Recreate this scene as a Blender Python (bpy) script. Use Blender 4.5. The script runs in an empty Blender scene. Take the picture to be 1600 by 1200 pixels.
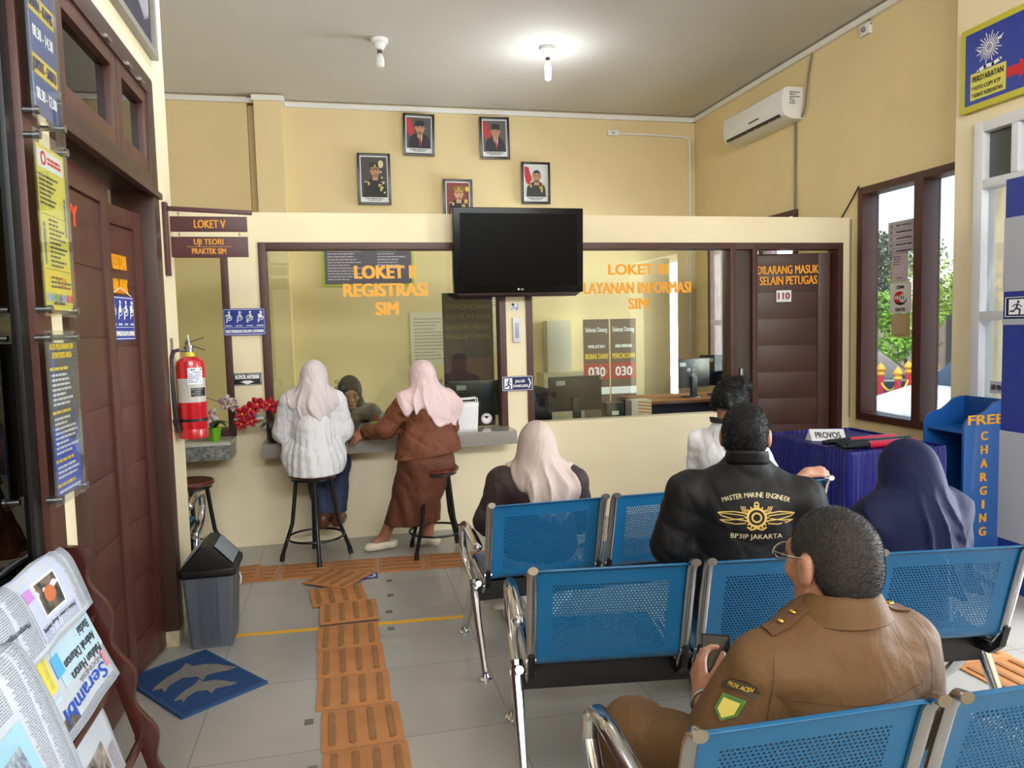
import bpy, bmesh, math, random
import numpy as np
from mathutils import Vector, Matrix, Quaternion
random.seed(7)
rng = np.random.default_rng(11)
S = bpy.context.scene
COL = S.collection
PI = math.pi

# ------------------------------------------------------------------ camera, world, light, exposure
cam_d = bpy.data.cameras.new('camera'); cam = bpy.data.objects.new('camera', cam_d); COL.objects.link(cam)
yaw, pitch, roll = 0.223286, 0.0749057, -0.0251228
fw = Vector((math.sin(yaw)*math.cos(pitch), math.cos(yaw)*math.cos(pitch), -math.sin(pitch)))
rt0 = Vector((math.cos(yaw), -math.sin(yaw), 0)); up0 = rt0.cross(fw)
rt = rt0*math.cos(roll) + up0*math.sin(roll); up = -rt0*math.sin(roll) + up0*math.cos(roll)
cam.matrix_world = Matrix(((rt.x, up.x, -fw.x, 0), (rt.y, up.y, -fw.y, 0), (rt.z, up.z, -fw.z, 1.55), (0, 0, 0, 1)))
cam_d.sensor_width = 36; cam_d.lens = 1170.4/1600*36; cam_d.clip_start = 0.05
S.camera = cam
S.view_settings.view_transform = 'Standard'; S.view_settings.look = 'None'
S.view_settings.exposure = 0.0; S.view_settings.gamma = 1.0
S.cycles.max_bounces = 8; S.cycles.transparent_max_bounces = 24; S.cycles.caustics_reflective = False
S.cycles.caustics_refractive = False; S.cycles.sample_clamp_indirect = 4.0
world = bpy.data.worlds.new('world'); S.world = world; world.use_nodes = True
wn = world.node_tree.nodes; wl = world.node_tree.links
sky = wn.new('ShaderNodeTexSky'); sky.sky_type = 'NISHITA'; sky.sun_disc = False
sky.sun_elevation = math.radians(48); sky.sun_rotation = math.radians(210); sky.air_density = 1.2; sky.dust_density = 2.5
wl.new(sky.outputs[0], wn['Background'].inputs[0]); wn['Background'].inputs[1].default_value = 1.25

def light(kind, name, loc, energy, color=(1, 1, 1), size=None, look=None, **k):
    d = bpy.data.lights.new(name, kind); d.energy = energy; d.color = color
    o = bpy.data.objects.new(name, d); COL.objects.link(o); o.location = loc
    if size: d.shape = 'RECTANGLE'; d.size, d.size_y = size
    if look is not None: o.rotation_euler = (Vector(look) - Vector(loc)).to_track_quat('-Z', 'Y').to_euler()
    for a, b in k.items(): setattr(d, a, b)
    return o
# daylight: sun outdoors, the open entrance on the right, an added fill behind the camera
light('SUN', 'sun', (9, 5, 9), 8.0, (1.0, .95, .86), look=(9-1.8, 5+1.8, 9-6.0), angle=math.radians(1))
light('AREA', 'entrance_daylight', (4.62, 1.97, 1.25), 235, (.88, .94, 1.0), (1.7, 2.3), look=(1.0, 2.3, 1.2))
light('AREA', 'added_rear_fill', (1.0, -3.42, 3.62), 365, (.96, .98, 1.0), (5.6, .68), look=(1.0, 4, 3.0))  # added fill at an unseen high opening, brightens partition and back wall
light('AREA', 'office_window_daylight', (4.75, 7.3, 1.8), 240, (.93, .96, 1.0), (1.7, 1.6), look=(1, 7, 1.6))

# ------------------------------------------------------------------ materials
def lin(c):
    if isinstance(c, str):
        c = c.lstrip('#'); c = [int(c[i:i+2], 16)/255 for i in (0, 2, 4)]
    return tuple(x/12.92 if x <= .04045 else ((x+.055)/1.055)**2.4 for x in c) + (1,)
MATS = {}
def mat(name, c, rough=.5, metal=0, spec=.5, var=0.0, vscale=6, bump=0, bscale=60, c2=None, coat=0, emit=None, estr=0, sheen=0, stretch=None, trans=0, folds=None):
    if name in MATS: return MATS[name]
    m = bpy.data.materials.new(name); MATS[name] = m; m.use_nodes = True
    n = m.node_tree.nodes; l = m.node_tree.links; b = n['Principled BSDF']
    b.inputs['Base Color'].default_value = lin(c); b.inputs['Roughness'].default_value = rough
    b.inputs['Metallic'].default_value = metal; b.inputs['Specular IOR Level'].default_value = spec
    if coat: b.inputs['Coat Weight'].default_value = coat
    if sheen: b.inputs['Sheen Weight'].default_value = sheen
    if trans: b.inputs['Transmission Weight'].default_value = trans
    if emit: b.inputs['Emission Color'].default_value = lin(emit); b.inputs['Emission Strength'].default_value = estr
    tc = None
    def coord(sc, stretch=None):
        t = n.new('ShaderNodeTexCoord'); mp = n.new('ShaderNodeMapping'); l.new(t.outputs['Object'], mp.inputs[0])
        if stretch: mp.inputs['Scale'].default_value = stretch
        nz = n.new('ShaderNodeTexNoise'); nz.inputs['Scale'].default_value = sc; nz.inputs['Detail'].default_value = 5
        l.new(mp.outputs[0], nz.inputs['Vector']); return nz
    if var or c2:
        nz = coord(vscale, stretch); r = n.new('ShaderNodeValToRGB')
        a = lin(c); bb = lin(c2) if c2 else tuple(x*(1-var) for x in a[:3]) + (1,)
        r.color_ramp.elements[0].position = .35; r.color_ramp.elements[1].position = .65
        r.color_ramp.elements[0].color = bb; r.color_ramp.elements[1].color = a
        l.new(nz.outputs['Fac'], r.inputs[0]); l.new(r.outputs[0], b.inputs['Base Color'])
    if bump:
        nz = coord(bscale, stretch); bp = n.new('ShaderNodeBump'); bp.inputs['Strength'].default_value = bump; bp.inputs['Distance'].default_value = .01
        l.new(nz.outputs['Fac'], bp.inputs['Height']); l.new(bp.outputs[0], b.inputs['Normal'])
    if folds:
        fz = coord(folds[0], folds[2] if len(folds) > 2 else (1, 1, .55)); fz.inputs['Detail'].default_value = 2.5; fz.inputs['Distortion'].default_value = 1.6
        b2 = n.new('ShaderNodeBump'); b2.inputs['Strength'].default_value = folds[1]; b2.inputs['Distance'].default_value = .035; l.new(fz.outputs['Fac'], b2.inputs['Height'])
        if bump: l.new(b2.outputs[0], bp.inputs['Normal'])
        else: l.new(b2.outputs[0], b.inputs['Normal'])
    return m
def glass_mat(name, tint=(1, 1, 1), refl=1.0, rough=0.0, haze=0.0, hazecol='#d8dcd8'):
    if name in MATS: return MATS[name]
    m = bpy.data.materials.new(name); MATS[name] = m; m.use_nodes = True
    n = m.node_tree.nodes; l = m.node_tree.links; n.clear()
    o = n.new('ShaderNodeOutputMaterial'); t = n.new('ShaderNodeBsdfTransparent'); g = n.new('ShaderNodeBsdfGlossy')
    t.inputs[0].default_value = (*tint, 1); g.inputs['Roughness'].default_value = rough
    fr = n.new('ShaderNodeFresnel'); fr.inputs[0].default_value = 1.5
    mu = n.new('ShaderNodeMath'); mu.operation = 'MULTIPLY'; mu.inputs[1].default_value = refl; mu.use_clamp = True
    x = n.new('ShaderNodeMixShader'); l.new(fr.outputs[0], mu.inputs[0]); l.new(mu.outputs[0], x.inputs[0])
    src = t
    if haze:
        d = n.new('ShaderNodeBsdfDiffuse'); d.inputs[0].default_value = lin(hazecol); h = n.new('ShaderNodeMixShader'); h.inputs[0].default_value = haze
        l.new(t.outputs[0], h.inputs[1]); l.new(d.outputs[0], h.inputs[2]); src = h
    l.new(src.outputs[0], x.inputs[1]); l.new(g.outputs[0], x.inputs[2]); l.new(x.outputs[0], o.inputs[0])
    return m
def perf_mat(name, c, pitch, rad):
    """painted sheet steel punched with a staggered grid of round holes inside a margin given by UV 0..1 in each axis (UV in metres, region in a face attribute 'hole')"""
    if name in MATS: return MATS[name]
    m = mat(name, c, rough=.36, spec=.5, coat=.15); n = m.node_tree.nodes; l = m.node_tree.links; b = n['Principled BSDF']
    uv = n.new('ShaderNodeUVMap'); uv.uv_map = 'UVMap'; sp = n.new('ShaderNodeSeparateXYZ'); l.new(uv.outputs[0], sp.inputs[0])
    def M(op, a, bb=None):
        k = n.new('ShaderNodeMath'); k.operation = op
        for i, v in enumerate((a, bb)):
            if v is None: continue
            if isinstance(v, (int, float)): k.inputs[i].default_value = v
            else: l.new(v, k.inputs[i])
        return k.outputs[0]
    v = M('DIVIDE', sp.outputs[1], pitch*.87); row = M('FLOOR', v); off = M('MULTIPLY', M('FLOORED_MODULO', row, 2), .5)
    u = M('ADD', M('DIVIDE', sp.outputs[0], pitch), off)
    fu = M('MULTIPLY', M('SUBTRACT', M('FRACT', u), .5), pitch); fv = M('MULTIPLY', M('SUBTRACT', M('FRACT', v), .5), pitch*.87)
    d = M('SQRT', M('ADD', M('MULTIPLY', fu, fu), M('MULTIPLY', fv, fv)))
    at = n.new('ShaderNodeAttribute'); at.attribute_name = 'hole'
    a = M('SUBTRACT', 1, M('MULTIPLY', M('LESS_THAN', d, rad), M('GREATER_THAN', at.outputs['Fac'], .5)))
    l.new(a, b.inputs['Alpha'])
    return m

# ------------------------------------------------------------------ mesh builder
def basis(o, right, upv):
    r = Vector(right).normalized(); u = Vector(upv).normalized(); n = r.cross(u)
    return Matrix(((r.x, u.x, n.x, o[0]), (r.y, u.y, n.y, o[1]), (r.z, u.z, n.z, o[2]), (0, 0, 0, 1)))
def rotz(a, o=(0, 0, 0)): return Matrix.Translation(o) @ Matrix.Rotation(a, 4, 'Z')
class MB:
    def __init__(s, exact=False): s.v = []; s.f = []; s.exact = exact
    def add(s, v, f, M=None):
        k = len(s.v)
        s.v += [tuple(M @ Vector(p)) for p in v] if M is not None else [tuple(p) for p in v]
        s.f += [tuple(i+k for i in q) for q in f]; return s
    def box(s, x0, y0, z0, x1, y1, z1, M=None):
        s.k = (getattr(s, 'k', 0)+1) % 5; e = 0 if s.exact else .00022*s.k      # no two boxes of a mesh share a plane
        x0, x1, y0, y1, z0, z1 = min(x0, x1)+e, max(x0, x1)-e, min(y0, y1)+e, max(y0, y1)-e, min(z0, z1)+e, max(z0, z1)-e
        v = [(x, y, z) for z in (z0, z1) for y in (y0, y1) for x in (x0, x1)]
        return s.add(v, [(0, 2, 3, 1), (4, 5, 7, 6), (0, 1, 5, 4), (2, 6, 7, 3), (0, 4, 6, 2), (1, 3, 7, 5)], M)
    def bar(s, a, b, w, h, upv=(0, 0, 1)):
        a = Vector(a); b = Vector(b); d = (b-a); L = d.length; d.normalize(); u = Vector(upv); r = d.cross(u)
        if r.length < 1e-4: r = d.cross(Vector((1, 0, 0)))
        r.normalize(); u = r.cross(d)
        M = Matrix(((r.x, d.x, u.x, a.x), (r.y, d.y, u.y, a.y), (r.z, d.z, u.z, a.z), (0, 0, 0, 1)))
        return s.box(-w/2, 0, -h/2, w/2, L, h/2, M)
    def tube(s, pts, r, n=10, closed=False, caps=True, flat=None, ref=None):
        P = [Vector(p) for p in pts]; N = len(P); R = r if isinstance(r, (list, tuple)) else [r]*N
        vs = []; fs = []; prev = None
        for i in range(N):
            if closed: t = P[(i+1) % N]-P[i-1]
            else: t = P[min(i+1, N-1)]-P[max(i-1, 0)]
            t.normalize()
            if prev is None:
                a = Vector(ref) if ref else (Vector((0, 0, 1)) if abs(t.z) < .9 else Vector((1, 0, 0)))
                prev = (a - t*a.dot(t)).normalized()
            else:
                prev = (prev - t*prev.dot(t)).normalized()
            b = t.cross(prev)
            for k in range(n):
                q = 2*PI*k/n; ca, sa = math.cos(q), math.sin(q)
                vs.append(P[i] + prev*(ca*R[i]*(flat or 1)) + b*(sa*R[i]))
        for i in range(N if closed else N-1):
            for k in range(n):
                j = (i+1) % N; fs.append((i*n+k, i*n+(k+1) % n, j*n+(k+1) % n, j*n+k))
        if caps and not closed:
            fs.append(tuple(range(n-1, -1, -1))); fs.append(tuple((N-1)*n+k for k in range(n)))
        return s.add(vs, fs)
    def lathe(s, prof, c=(0, 0, 0), n=24, M=None, sx=1, sy=1):
        vs = []; fs = []
        for r, z in prof:
            for k in range(n): vs.append((c[0]+r*sx*math.cos(2*PI*k/n), c[1]+r*sy*math.sin(2*PI*k/n), c[2]+z))
        for i in range(len(prof)-1):
            for k in range(n): fs.append((i*n+k, i*n+(k+1) % n, (i+1)*n+(k+1) % n, (i+1)*n+k))
        if prof[0][0] > 1e-5: fs.append(tuple(range(n-1, -1, -1)))
        if prof[-1][0] > 1e-5: fs.append(tuple((len(prof)-1)*n+k for k in range(n)))
        return s.add(vs, fs, M)
    def prism(s, poly, M, d0, d1):
        """polygon in the XY of M, extruded along M's Z from d0 to d1"""
        k = len(poly); v = [(x, y, d0) for x, y in poly] + [(x, y, d1) for x, y in poly]
        f = [tuple(range(k-1, -1, -1)), tuple(range(k, 2*k))] + [(i, (i+1) % k, k+(i+1) % k, k+i) for i in range(k)]
        return s.add(v, f, M)
    def grid(s, fn, nu, nv, cu=False):
        v = [fn(i/nu, j/nv) for j in range(nv+1) for i in range(nu if cu else nu+1)]; w = nu if cu else nu+1
        f = [(j*w+i, j*w+(i+1) % w, (j+1)*w+(i+1) % w, (j+1)*w+i) for j in range(nv) for i in range(nu)]
        return s.add(v, f)
    def ell(s, c, r, n=16, m=10, M=None):
        v = []; f = []
        for j in range(m+1):
            t = PI*j/m
            for i in range(n): v.append((c[0]+r[0]*math.sin(t)*math.cos(2*PI*i/n), c[1]+r[1]*math.sin(t)*math.sin(2*PI*i/n), c[2]-r[2]*math.cos(t)))
        for j in range(m):
            for i in range(n): f.append((j*n+i, j*n+(i+1) % n, (j+1)*n+(i+1) % n, (j+1)*n+i))
        return s.add(v, f, M)
    def build(s, name, m=None, parent=None, bevel=0, segs=2, smooth=True, ang=.6, loc=None, solid=0):
        return link_mesh(name, np.array(s.v, dtype=float).reshape(-1, 3), s.f, m, parent, bevel, segs, smooth, ang, loc, solid)
def wloc(o):
    l = Vector((0, 0, 0))
    while o is not None: l += o.location; o = o.parent
    return l
def link_mesh(name, v, f, m, parent=None, bevel=0, segs=2, smooth=True, ang=.6, loc=None, solid=0):
    if parent is not None: org = wloc(parent); place = Vector((0, 0, 0))
    else:
        org = Vector(loc) if loc is not None else Vector(((v[:, 0].min()+v[:, 0].max())/2, (v[:, 1].min()+v[:, 1].max())/2, v[:, 2].min())); place = org
    me = bpy.data.meshes.new(name); me.from_pydata((v - np.array(org)).tolist(), [], f)
    bm = bmesh.new(); bm.from_mesh(me)
    bmesh.ops.dissolve_degenerate(bm, dist=1e-6, edges=bm.edges)
    bmesh.ops.recalc_face_normals(bm, faces=bm.faces)
    if bevel:
        es = [e for e in bm.edges if len(e.link_faces) == 2 and e.calc_face_angle(0) > .5]
        bmesh.ops.bevel(bm, geom=es, offset=bevel, segments=segs, profile=.7, affect='EDGES', clamp_overlap=True)
    if smooth:
        for q in bm.faces: q.smooth = True
        for e in bm.edges:
            if len(e.link_faces) == 2 and e.calc_face_angle(0) > ang: e.smooth = False
    bm.to_mesh(me); bm.free()
    if m is not None: me.materials.append(m)
    o = bpy.data.objects.new(name, me); COL.objects.link(o); o.location = place
    if parent is not None: o.parent = parent
    if solid:
        q = o.modifiers.new('thickness', 'SOLIDIFY'); q.thickness = solid; q.offset = 0
    return o
def tag(o, label=None, cat=None, group=None, kind=None):
    if label: o['label'] = label
    if cat: o['category'] = cat
    if group: o['group'] = group
    if kind: o['kind'] = kind
    return o
def empty(name, loc, label=None, cat=None, group=None, kind=None):
    o = bpy.data.objects.new(name, None); COL.objects.link(o); o.location = loc; o.empty_display_size = .1
    return tag(o, label, cat, group, kind)
def copy_tree(o, parent=None):
    c = o.copy(); COL.objects.link(c)
    if parent is not None: c.parent = parent
    for ch in list(o.children): copy_tree(ch, c)
    return c
_tc = {}
def text_raw(s, bold=0.0, spacing=1.0):
    key = (s, bold, spacing)
    if key not in _tc:
        cu = bpy.data.curves.new('txt', 'FONT'); cu.body = s; cu.align_x = 'LEFT'; cu.resolution_u = 3; cu.offset = bold*1.05; cu.space_character = spacing
        ob = bpy.data.objects.new('txt', cu); me = bpy.data.meshes.new_from_object(ob)
        v = np.array([tuple(x.co) for x in me.vertices]).reshape(-1, 3); f = [tuple(p.vertices) for p in me.polygons]
        bpy.data.objects.remove(ob); bpy.data.curves.remove(cu); bpy.data.meshes.remove(me); _tc[key] = (v, f)
    return _tc[key]
def text_on(mb, s, M, x, y, h, w=None, bold=.02, align='c', lift=.0015, spacing=1.0):
    """flat lettering in the XY of M: capital height h, optional total width w, anchor (x, y) = baseline"""
    v, f = text_raw(s, 0, spacing)
    if not len(v): return mb
    hv, _ = text_raw('H', 0); ch = hv[:, 1].max()-hv[:, 1].min()
    k = h/ch; x0, x1 = v[:, 0].min(), v[:, 0].max(); d = bold*1.3*h/ch; kx = (w-2*d)/(x1-x0) if w else k*.9
    ax = {'c': (x0+x1)/2, 'l': x0, 'r': x1}[align]; d += 0 if align == 'c' else 0
    for i, (o, oy) in enumerate(((0, 0), (-d, .35*d), (d, -.35*d), (-d, -.35*d), (d, .35*d)) if d > 0 else ((0, 0),)):
        mb.add([((p[0]-ax)*kx+x+o, p[1]*k+y+oy, lift+.00015*i) for p in v], f, M)
    return mb
def para(mb, M, x0, x1, y, lines, lh, h, r, fill=(.5, 1.0), lift=.0012):
    """rows of small word-long dashes: print too fine to read in the photo"""
    for i in range(lines):
        x = x0; xe = x0+(x1-x0)*r.uniform(*fill); yy = y-i*lh
        while x < xe-.2*h:
            w = min(h*r.uniform(1.2, 4.5), xe-x); mb.add([(x, yy, lift), (x+w, yy, lift), (x+w, yy+h, lift), (x, yy+h, lift)], [(0, 1, 2, 3)], M); x += w+h*.6
    return mb
def flat(mb, poly, M, lift=.001): return mb.add([(x, y, lift) for x, y in poly], [tuple(range(len(poly)))], M)
def rect(mb, x0, y0, x1, y1, M, lift=.001): return flat(mb, [(x0, y0), (x1, y0), (x1, y1), (x0, y1)], M, lift)
def circ(mb, x, y, r, M, lift=.001, n=24, ry=None): return flat(mb, [(x+r*math.cos(2*PI*i/n), y+(ry or r)*math.sin(2*PI*i/n)) for i in range(n)], M, lift)
def ring(mb, x, y, r0, r1, M, lift=.001, n=28, a0=0, a1=2*PI):
    full = abs(a1-a0) > 6.28
    v = []; k = n if full else n+1
    for i in range(k):
        a = a0+(a1-a0)*i/n; v += [(x+r0*math.cos(a), y+r0*math.sin(a), lift), (x+r1*math.cos(a), y+r1*math.sin(a), lift)]
    f = [(2*i, 2*i+1, (2*i+3) % (2*k), (2*i+2) % (2*k)) for i in range(n)]
    return mb.add(v, f, M)
def stroke(mb, pts, w, M, lift=.001):
    for (a, b), (c, d) in zip(pts[:-1], pts[1:]):
        L = math.hypot(c-a, d-b) or 1; nx, ny = -(d-b)/L*w/2, (c-a)/L*w/2
        flat(mb, [(a+nx, b+ny), (a-nx, b-ny), (c-nx, d-ny), (c+nx, d+ny)], M, lift)
        circ(mb, c, d, w/2, M, lift, 8); circ(mb, a, b, w/2, M, lift, 8)
    return mb
XZ = lambda x, y, z: basis((x, y, z), (1, 0, 0), (0, 0, 1))        # faces -Y
LW = lambda x, y, z: basis((x, y, z), (0, 1, 0), (0, 0, 1))        # faces +X
RW = lambda x, y, z: basis((x, y, z), (0, -1, 0), (0, 0, 1))       # faces -X
# ------------------------------------------------------------------ palette
CREAM = mat('cream wall paint', '#eee0bd', .75, var=.07, vscale=1.6, bump=.05, bscale=30)
OCHRE = mat('yellow ochre wall paint', '#e6d2a2', .75, var=.07, vscale=1.2, bump=.05, bscale=30)
CEIL = mat('white ceiling paint', '#d2cec8', .8, var=.04, vscale=.8)
WHITE = mat('white gloss paint', '#e8e8e6', .4)
BROWN = mat('dark brown varnished wood', '#432a22', .42, var=.3, vscale=5, bump=.08, bscale=25, stretch=(1, 1, .12))
BROWN2 = mat('red brown varnished wood', '#553027', .38, var=.28, vscale=4, bump=.06, bscale=25, stretch=(1, 1, .15))
FRAMEB = mat('maroon brown window paint', '#4a2620', .45, var=.15, vscale=6)
ORANGE = mat('orange vinyl', '#f0a000', .45)
WPRINT = mat('white print', '#eef0f2', .5)
BLKPRINT = mat('black print', '#16161a', .5)
REDPRINT = mat('red print', '#c8202a', .5)
YELPRINT = mat('yellow print', '#f2d21c', .5)
NAVYP = mat('navy print', '#1d2a6c', .45)
BLACKPL = mat('black plastic', '#0c0c0e', .4)
CHROME = mat('chrome', '#d8d8da', .12, metal=1)
STEEL = mat('brushed steel', '#9a9a9c', .3, metal=1)
GLASS = glass_mat('window glass', (.92, .94, .88), 1.0)
CLEAR = glass_mat('clear glass', (.96, .98, .98), .8)
DARKGLASS = glass_mat('dark tinted glass', (.03, .03, .03), 1.2)
ACRYL = glass_mat('acrylic', (.95, .96, .95), .30, haze=.03)
GREYTILE = mat('grey counter tile', '#8d8880', .25, var=.08, vscale=8)

def floor_mat():
    m = mat('grey polished floor tile', '#a8a5a0', .22, spec=.5); n = m.node_tree.nodes; l = m.node_tree.links; b = n['Principled BSDF']
    t = n.new('ShaderNodeTexCoord'); mp = n.new('ShaderNodeMapping'); mp.inputs['Location'].default_value = (.6, .215, 0); l.new(t.outputs['Object'], mp.inputs[0])
    br = n.new('ShaderNodeTexBrick'); br.offset = 0; br.inputs['Scale'].default_value = 1; br.inputs['Brick Width'].default_value = .6; br.inputs['Row Height'].default_value = .6
    br.inputs['Mortar Size'].default_value = .0022; br.inputs['Mortar Smooth'].default_value = .3
    br.inputs['Color1'].default_value = lin('#a5a29c'); br.inputs['Color2'].default_value = lin('#9f9c97'); br.inputs['Mortar'].default_value = lin('#7c7974')
    l.new(mp.outputs[0], br.inputs[0])
    nz = n.new('ShaderNodeTexNoise'); nz.inputs['Scale'].default_value = 2.2; nz.inputs['Detail'].default_value = 6; l.new(t.outputs['Object'], nz.inputs[0])
    mx = n.new('ShaderNodeMixRGB'); mx.blend_type = 'MULTIPLY'; mx.inputs[0].default_value = .5
    l.new(br.outputs[0], mx.inputs[1]); r = n.new('ShaderNodeValToRGB'); r.color_ramp.elements[0].position = .3; r.color_ramp.elements[0].color = (.80, .79, .78, 1); r.color_ramp.elements[1].position = .6
    l.new(nz.outputs[0], r.inputs[0]); l.new(r.outputs[0], mx.inputs[2]); l.new(mx.outputs[0], b.inputs['Base Color'])
    rr = n.new('ShaderNodeMapRange'); rr.inputs[3].default_value = .18; rr.inputs[4].default_value = .26; l.new(nz.outputs[0], rr.inputs[0]); l.new(rr.outputs[0], b.inputs['Roughness'])
    return m
def struct(name, mb, m, parent=None, **k):
    o = mb.build(name, m, parent, **k)
    if parent is None: o['kind'] = 'structure'
    return o
H = 4.04
fl = MB().box(-2.6, -3.3, -.12, 4.45, 8.75, 0); struct('floor', fl, floor_mat(), loc=(0, 0, 0))
struct('ceiling', MB().box(-2.6, -3.3, H, 4.6, 8.75, H+.12), CEIL)
# left wall with two door openings
b = MB(True)
for y0, y1, z0, z1 in ((-3.2, 1.35, 0, H), (1.35, 2.47, 2.9, H), (2.47, 2.66, 0, H), (2.66, 4.02, 2.78, H), (4.02, 4.40, 0, H)): b.box(-1.03, y0, z0, -.86, y1, z1)
struct('wall_left', b, CREAM)
struct('baseboard_left', MB().box(-1.0, 3.93, 0, -.845, 4.03, .085).box(-.862, 4.03, 0, -.853, 4.40, .085), mat('stained cream plinth', '#cbbf9d', .7, var=.3, vscale=20), bevel=.004)
struct('wall_side', MB(True).box(-2.6, -3.3, 0, -2.4, 8.75, H).box(-2.4, 4.28, 0, -1.03, 4.40, H), CREAM)
struct('wall_rear', MB(True).box(-2.6, -3.3, 0, 4.6, -3.2, 3.27).box(-2.6, -3.3, 3.98, 4.6, -3.2, H).box(-2.6, -3.3, 3.27, -1.9, -3.2, H).box(3.9, -3.3, 3.27, 4.6, -3.2, H), CREAM)  # high opening is added to let the rear fill in
struct('wall_back', MB(True).box(-2.6, 8.57, 0, 4.5, 8.75, H).box(-2.6, 8.47, 0, -.86, 8.57, H), OCHRE)
struct('trim_pillar', MB().box(-.78, 8.36, 0, -.50, 8.58, H), OCHRE)
b = MB(True)
for y0, y1, z0, z1 in ((5.56, 6.44, 0, H), (4.37, 5.56, 0, .70), (4.37, 5.56, 2.64, H), (6.44, 8.2, 0, .9), (6.44, 8.2, 2.61, H), (8.2, 8.75, 0, H)): b.box(4.30, y0, z0, 4.45, y1, z1)
struct('wall_right', b, OCHRE)
b = MB(True)
for y0, y1, z0, z1 in ((4.19, 4.38, 0, H), (3.10, 4.19, 2.80, H), (2.78, 3.10, 0, H), (1.2, 2.78, 2.42, H), (-3.2, 1.2, 0, H)): b.box(4.12, y0, z0, 4.45, y1, z1)
struct('wall_right_front', b, CREAM)
# white cove strips along the ceiling
b = MB().bar((-.5, 8.55, H-.045), (4.30, 8.55, H-.045), .035, .05).bar((-.80, 8.34, H-.045), (-.48, 8.34, H-.045), .035, .05).bar((-.49, 8.34, H-.045), (-.49, 8.57, H-.045), .035, .05).bar((-2.5, 8.45, H-.045), (-.78, 8.45, H-.045), .035, .05)
struct('trim_1', b, WHITE)
struct('trim_2', MB().bar((4.28, 4.38, H-.045), (4.28, 8.57, H-.045), .035, .05), WHITE)
# counter partition
Y0, Y1 = 5.69, 5.81; ZT = 2.418
b = MB(True)
for x0, x1, z0, z1 in ((-2.4, -.76, 0, .82), (-2.4, -2.1, .82, ZT), (-2.1, -.76, 2.16, ZT), (-.76, -.55, 0, ZT), (-.55, 1.25, 0, .78), (-.55, 1.25, 2.205, ZT), (1.25, 1.425, 0, ZT), (1.425, 3.215, 0, .80), (1.425, 3.215, 2.205, ZT), (3.215, 4.225, 2.205, ZT), (4.225, 4.30, 0, ZT)):
    b.box(x0, Y0, z0, x1, Y1, z1)
struct('wall_counter', b, CREAM)
def frame_xz(x0, x1, z0, z1, w, y0, y1, sides='lrtb'):
    m = MB()
    if 'l' in sides: m.box(x0, y0, z0, x0+w, y1, z1)
    if 'r' in sides: m.box(x1-w, y0, z0, x1, y1, z1)
    if 't' in sides: m.box(x0, y0, z1-w, x1, y1, z1)
    if 'b' in sides: m.box(x0, y0, z0, x1, y1, z0+w)
    return m
def win(name, x0, x1, z0, z1, sides):
    r = empty(name, ((x0+x1)/2, Y0, z0), kind='structure')
    frame_xz(x0, x1, z0, z1, .052, Y0-.015, Y1+.01, sides).build('window_frame', FRAMEB, r, bevel=.004)
    g = MB().box(x0+.03, Y0+.045, z0+.005, x1-.03, Y0+.051, z1-.03).build('pane', GLASS, r, smooth=False)
    return r, g
w1, g1 = win('window_1', -2.1, -.757, .825, 2.16, 'lrtb')
w2, g2 = win('window_2', -.55, 1.255, .782, 2.205, 'lrt')
w3, g3 = win('window_3', 1.415, 3.215, .80, 2.205, 'lrt')
# lettering on the glass
M2 = XZ(0, Y0+.044, 0)
t = MB(); text_on(t, 'LOKET II', M2, .35, 1.945, .092, .46, .035); text_on(t, 'REGISTRASI', M2, .35, 1.812, .092, .63, .035); text_on(t, 'SIM', M2, .352, 1.672, .092, .175, .035); tag(t.build('lettering', ORANGE, g2, smooth=False), 'orange window lettering LOKET II REGISTRASI SIM')
t = MB(); text_on(t, 'LOKET III', M2, 2.375, 1.955, .082, .52, .03); text_on(t, 'LAYANAN INFORMASI', M2, 2.372, 1.805, .086, .93, .026); text_on(t, 'SIM', M2, 2.37, 1.678, .083, .175, .03); tag(t.build('lettering', ORANGE, g3, smooth=False), 'orange window lettering LOKET III LAYANAN INFORMASI SIM')
def speak_holes(g, x, z):
    h = MB()
    for dx, dz in ((0, 0), (-.045, 0), (.045, 0), (0, .045), (0, -.045)): h.tube([(x+dx+.011*math.cos(a*PI/5), Y0+.043, z+dz+.011*math.sin(a*PI/5)) for a in range(10)], .003, 6, closed=True)
    h.build('speak_hole', CHROME, g)
speak_holes(g3, 2.855, 1.165); speak_holes(g3, 2.04, 1.175); speak_holes(g2, .74, 1.11); speak_holes(g2, -.04, 1.135)
# staff door in the partition
d3 = empty('door_3', (3.78, Y0, 0), kind='structure')
frame_xz(3.365, 4.225, 0, 2.205, .05, Y0-.015, Y1+.01, 'lr').box(3.165, Y0-.015, 2.15, 4.225, Y1+.01, 2.205).build('door_frame', FRAMEB, d3, bevel=.004)
MB().box(3.215, Y0+.03, 0, 3.365, Y0+.09, 2.15).build('side_panel', mat('grey brown wood panel', '#4a3d36', .5, var=.2), d3)
MB().box(3.262, Y0+.0, 1.05, 3.285, Y0+.03, 1.16).build('door_handle', STEEL, d3, bevel=.003)
a3 = math.radians(13)
def door_leaf(name, M, w, h, parent, m, planks=7, th=.045, stile=.11, z0=.02):
    """planked leaf: local X along the leaf from the hinge, Y through, Z up"""
    b = MB()
    b.box(0, 0, z0, stile, th, h, M).box(w-stile, 0, z0, w, th, h, M).box(stile, 0, h-stile, w-stile, th, h, M).box(stile, 0, z0, w-stile, th, z0+.16, M)
    b.box(stile-.006, .017, z0+.1, w-stile+.006, th-.017, h-stile+.02, M); zz = z0+.16; hh = (h-stile-zz)/planks
    for i in range(planks): b.box(stile-.005, .012, zz+i*hh+.003, w-stile+.005, th-.012, zz+(i+1)*hh-.003, M)
    return b.build(name, m, parent, bevel=.004)
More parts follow.
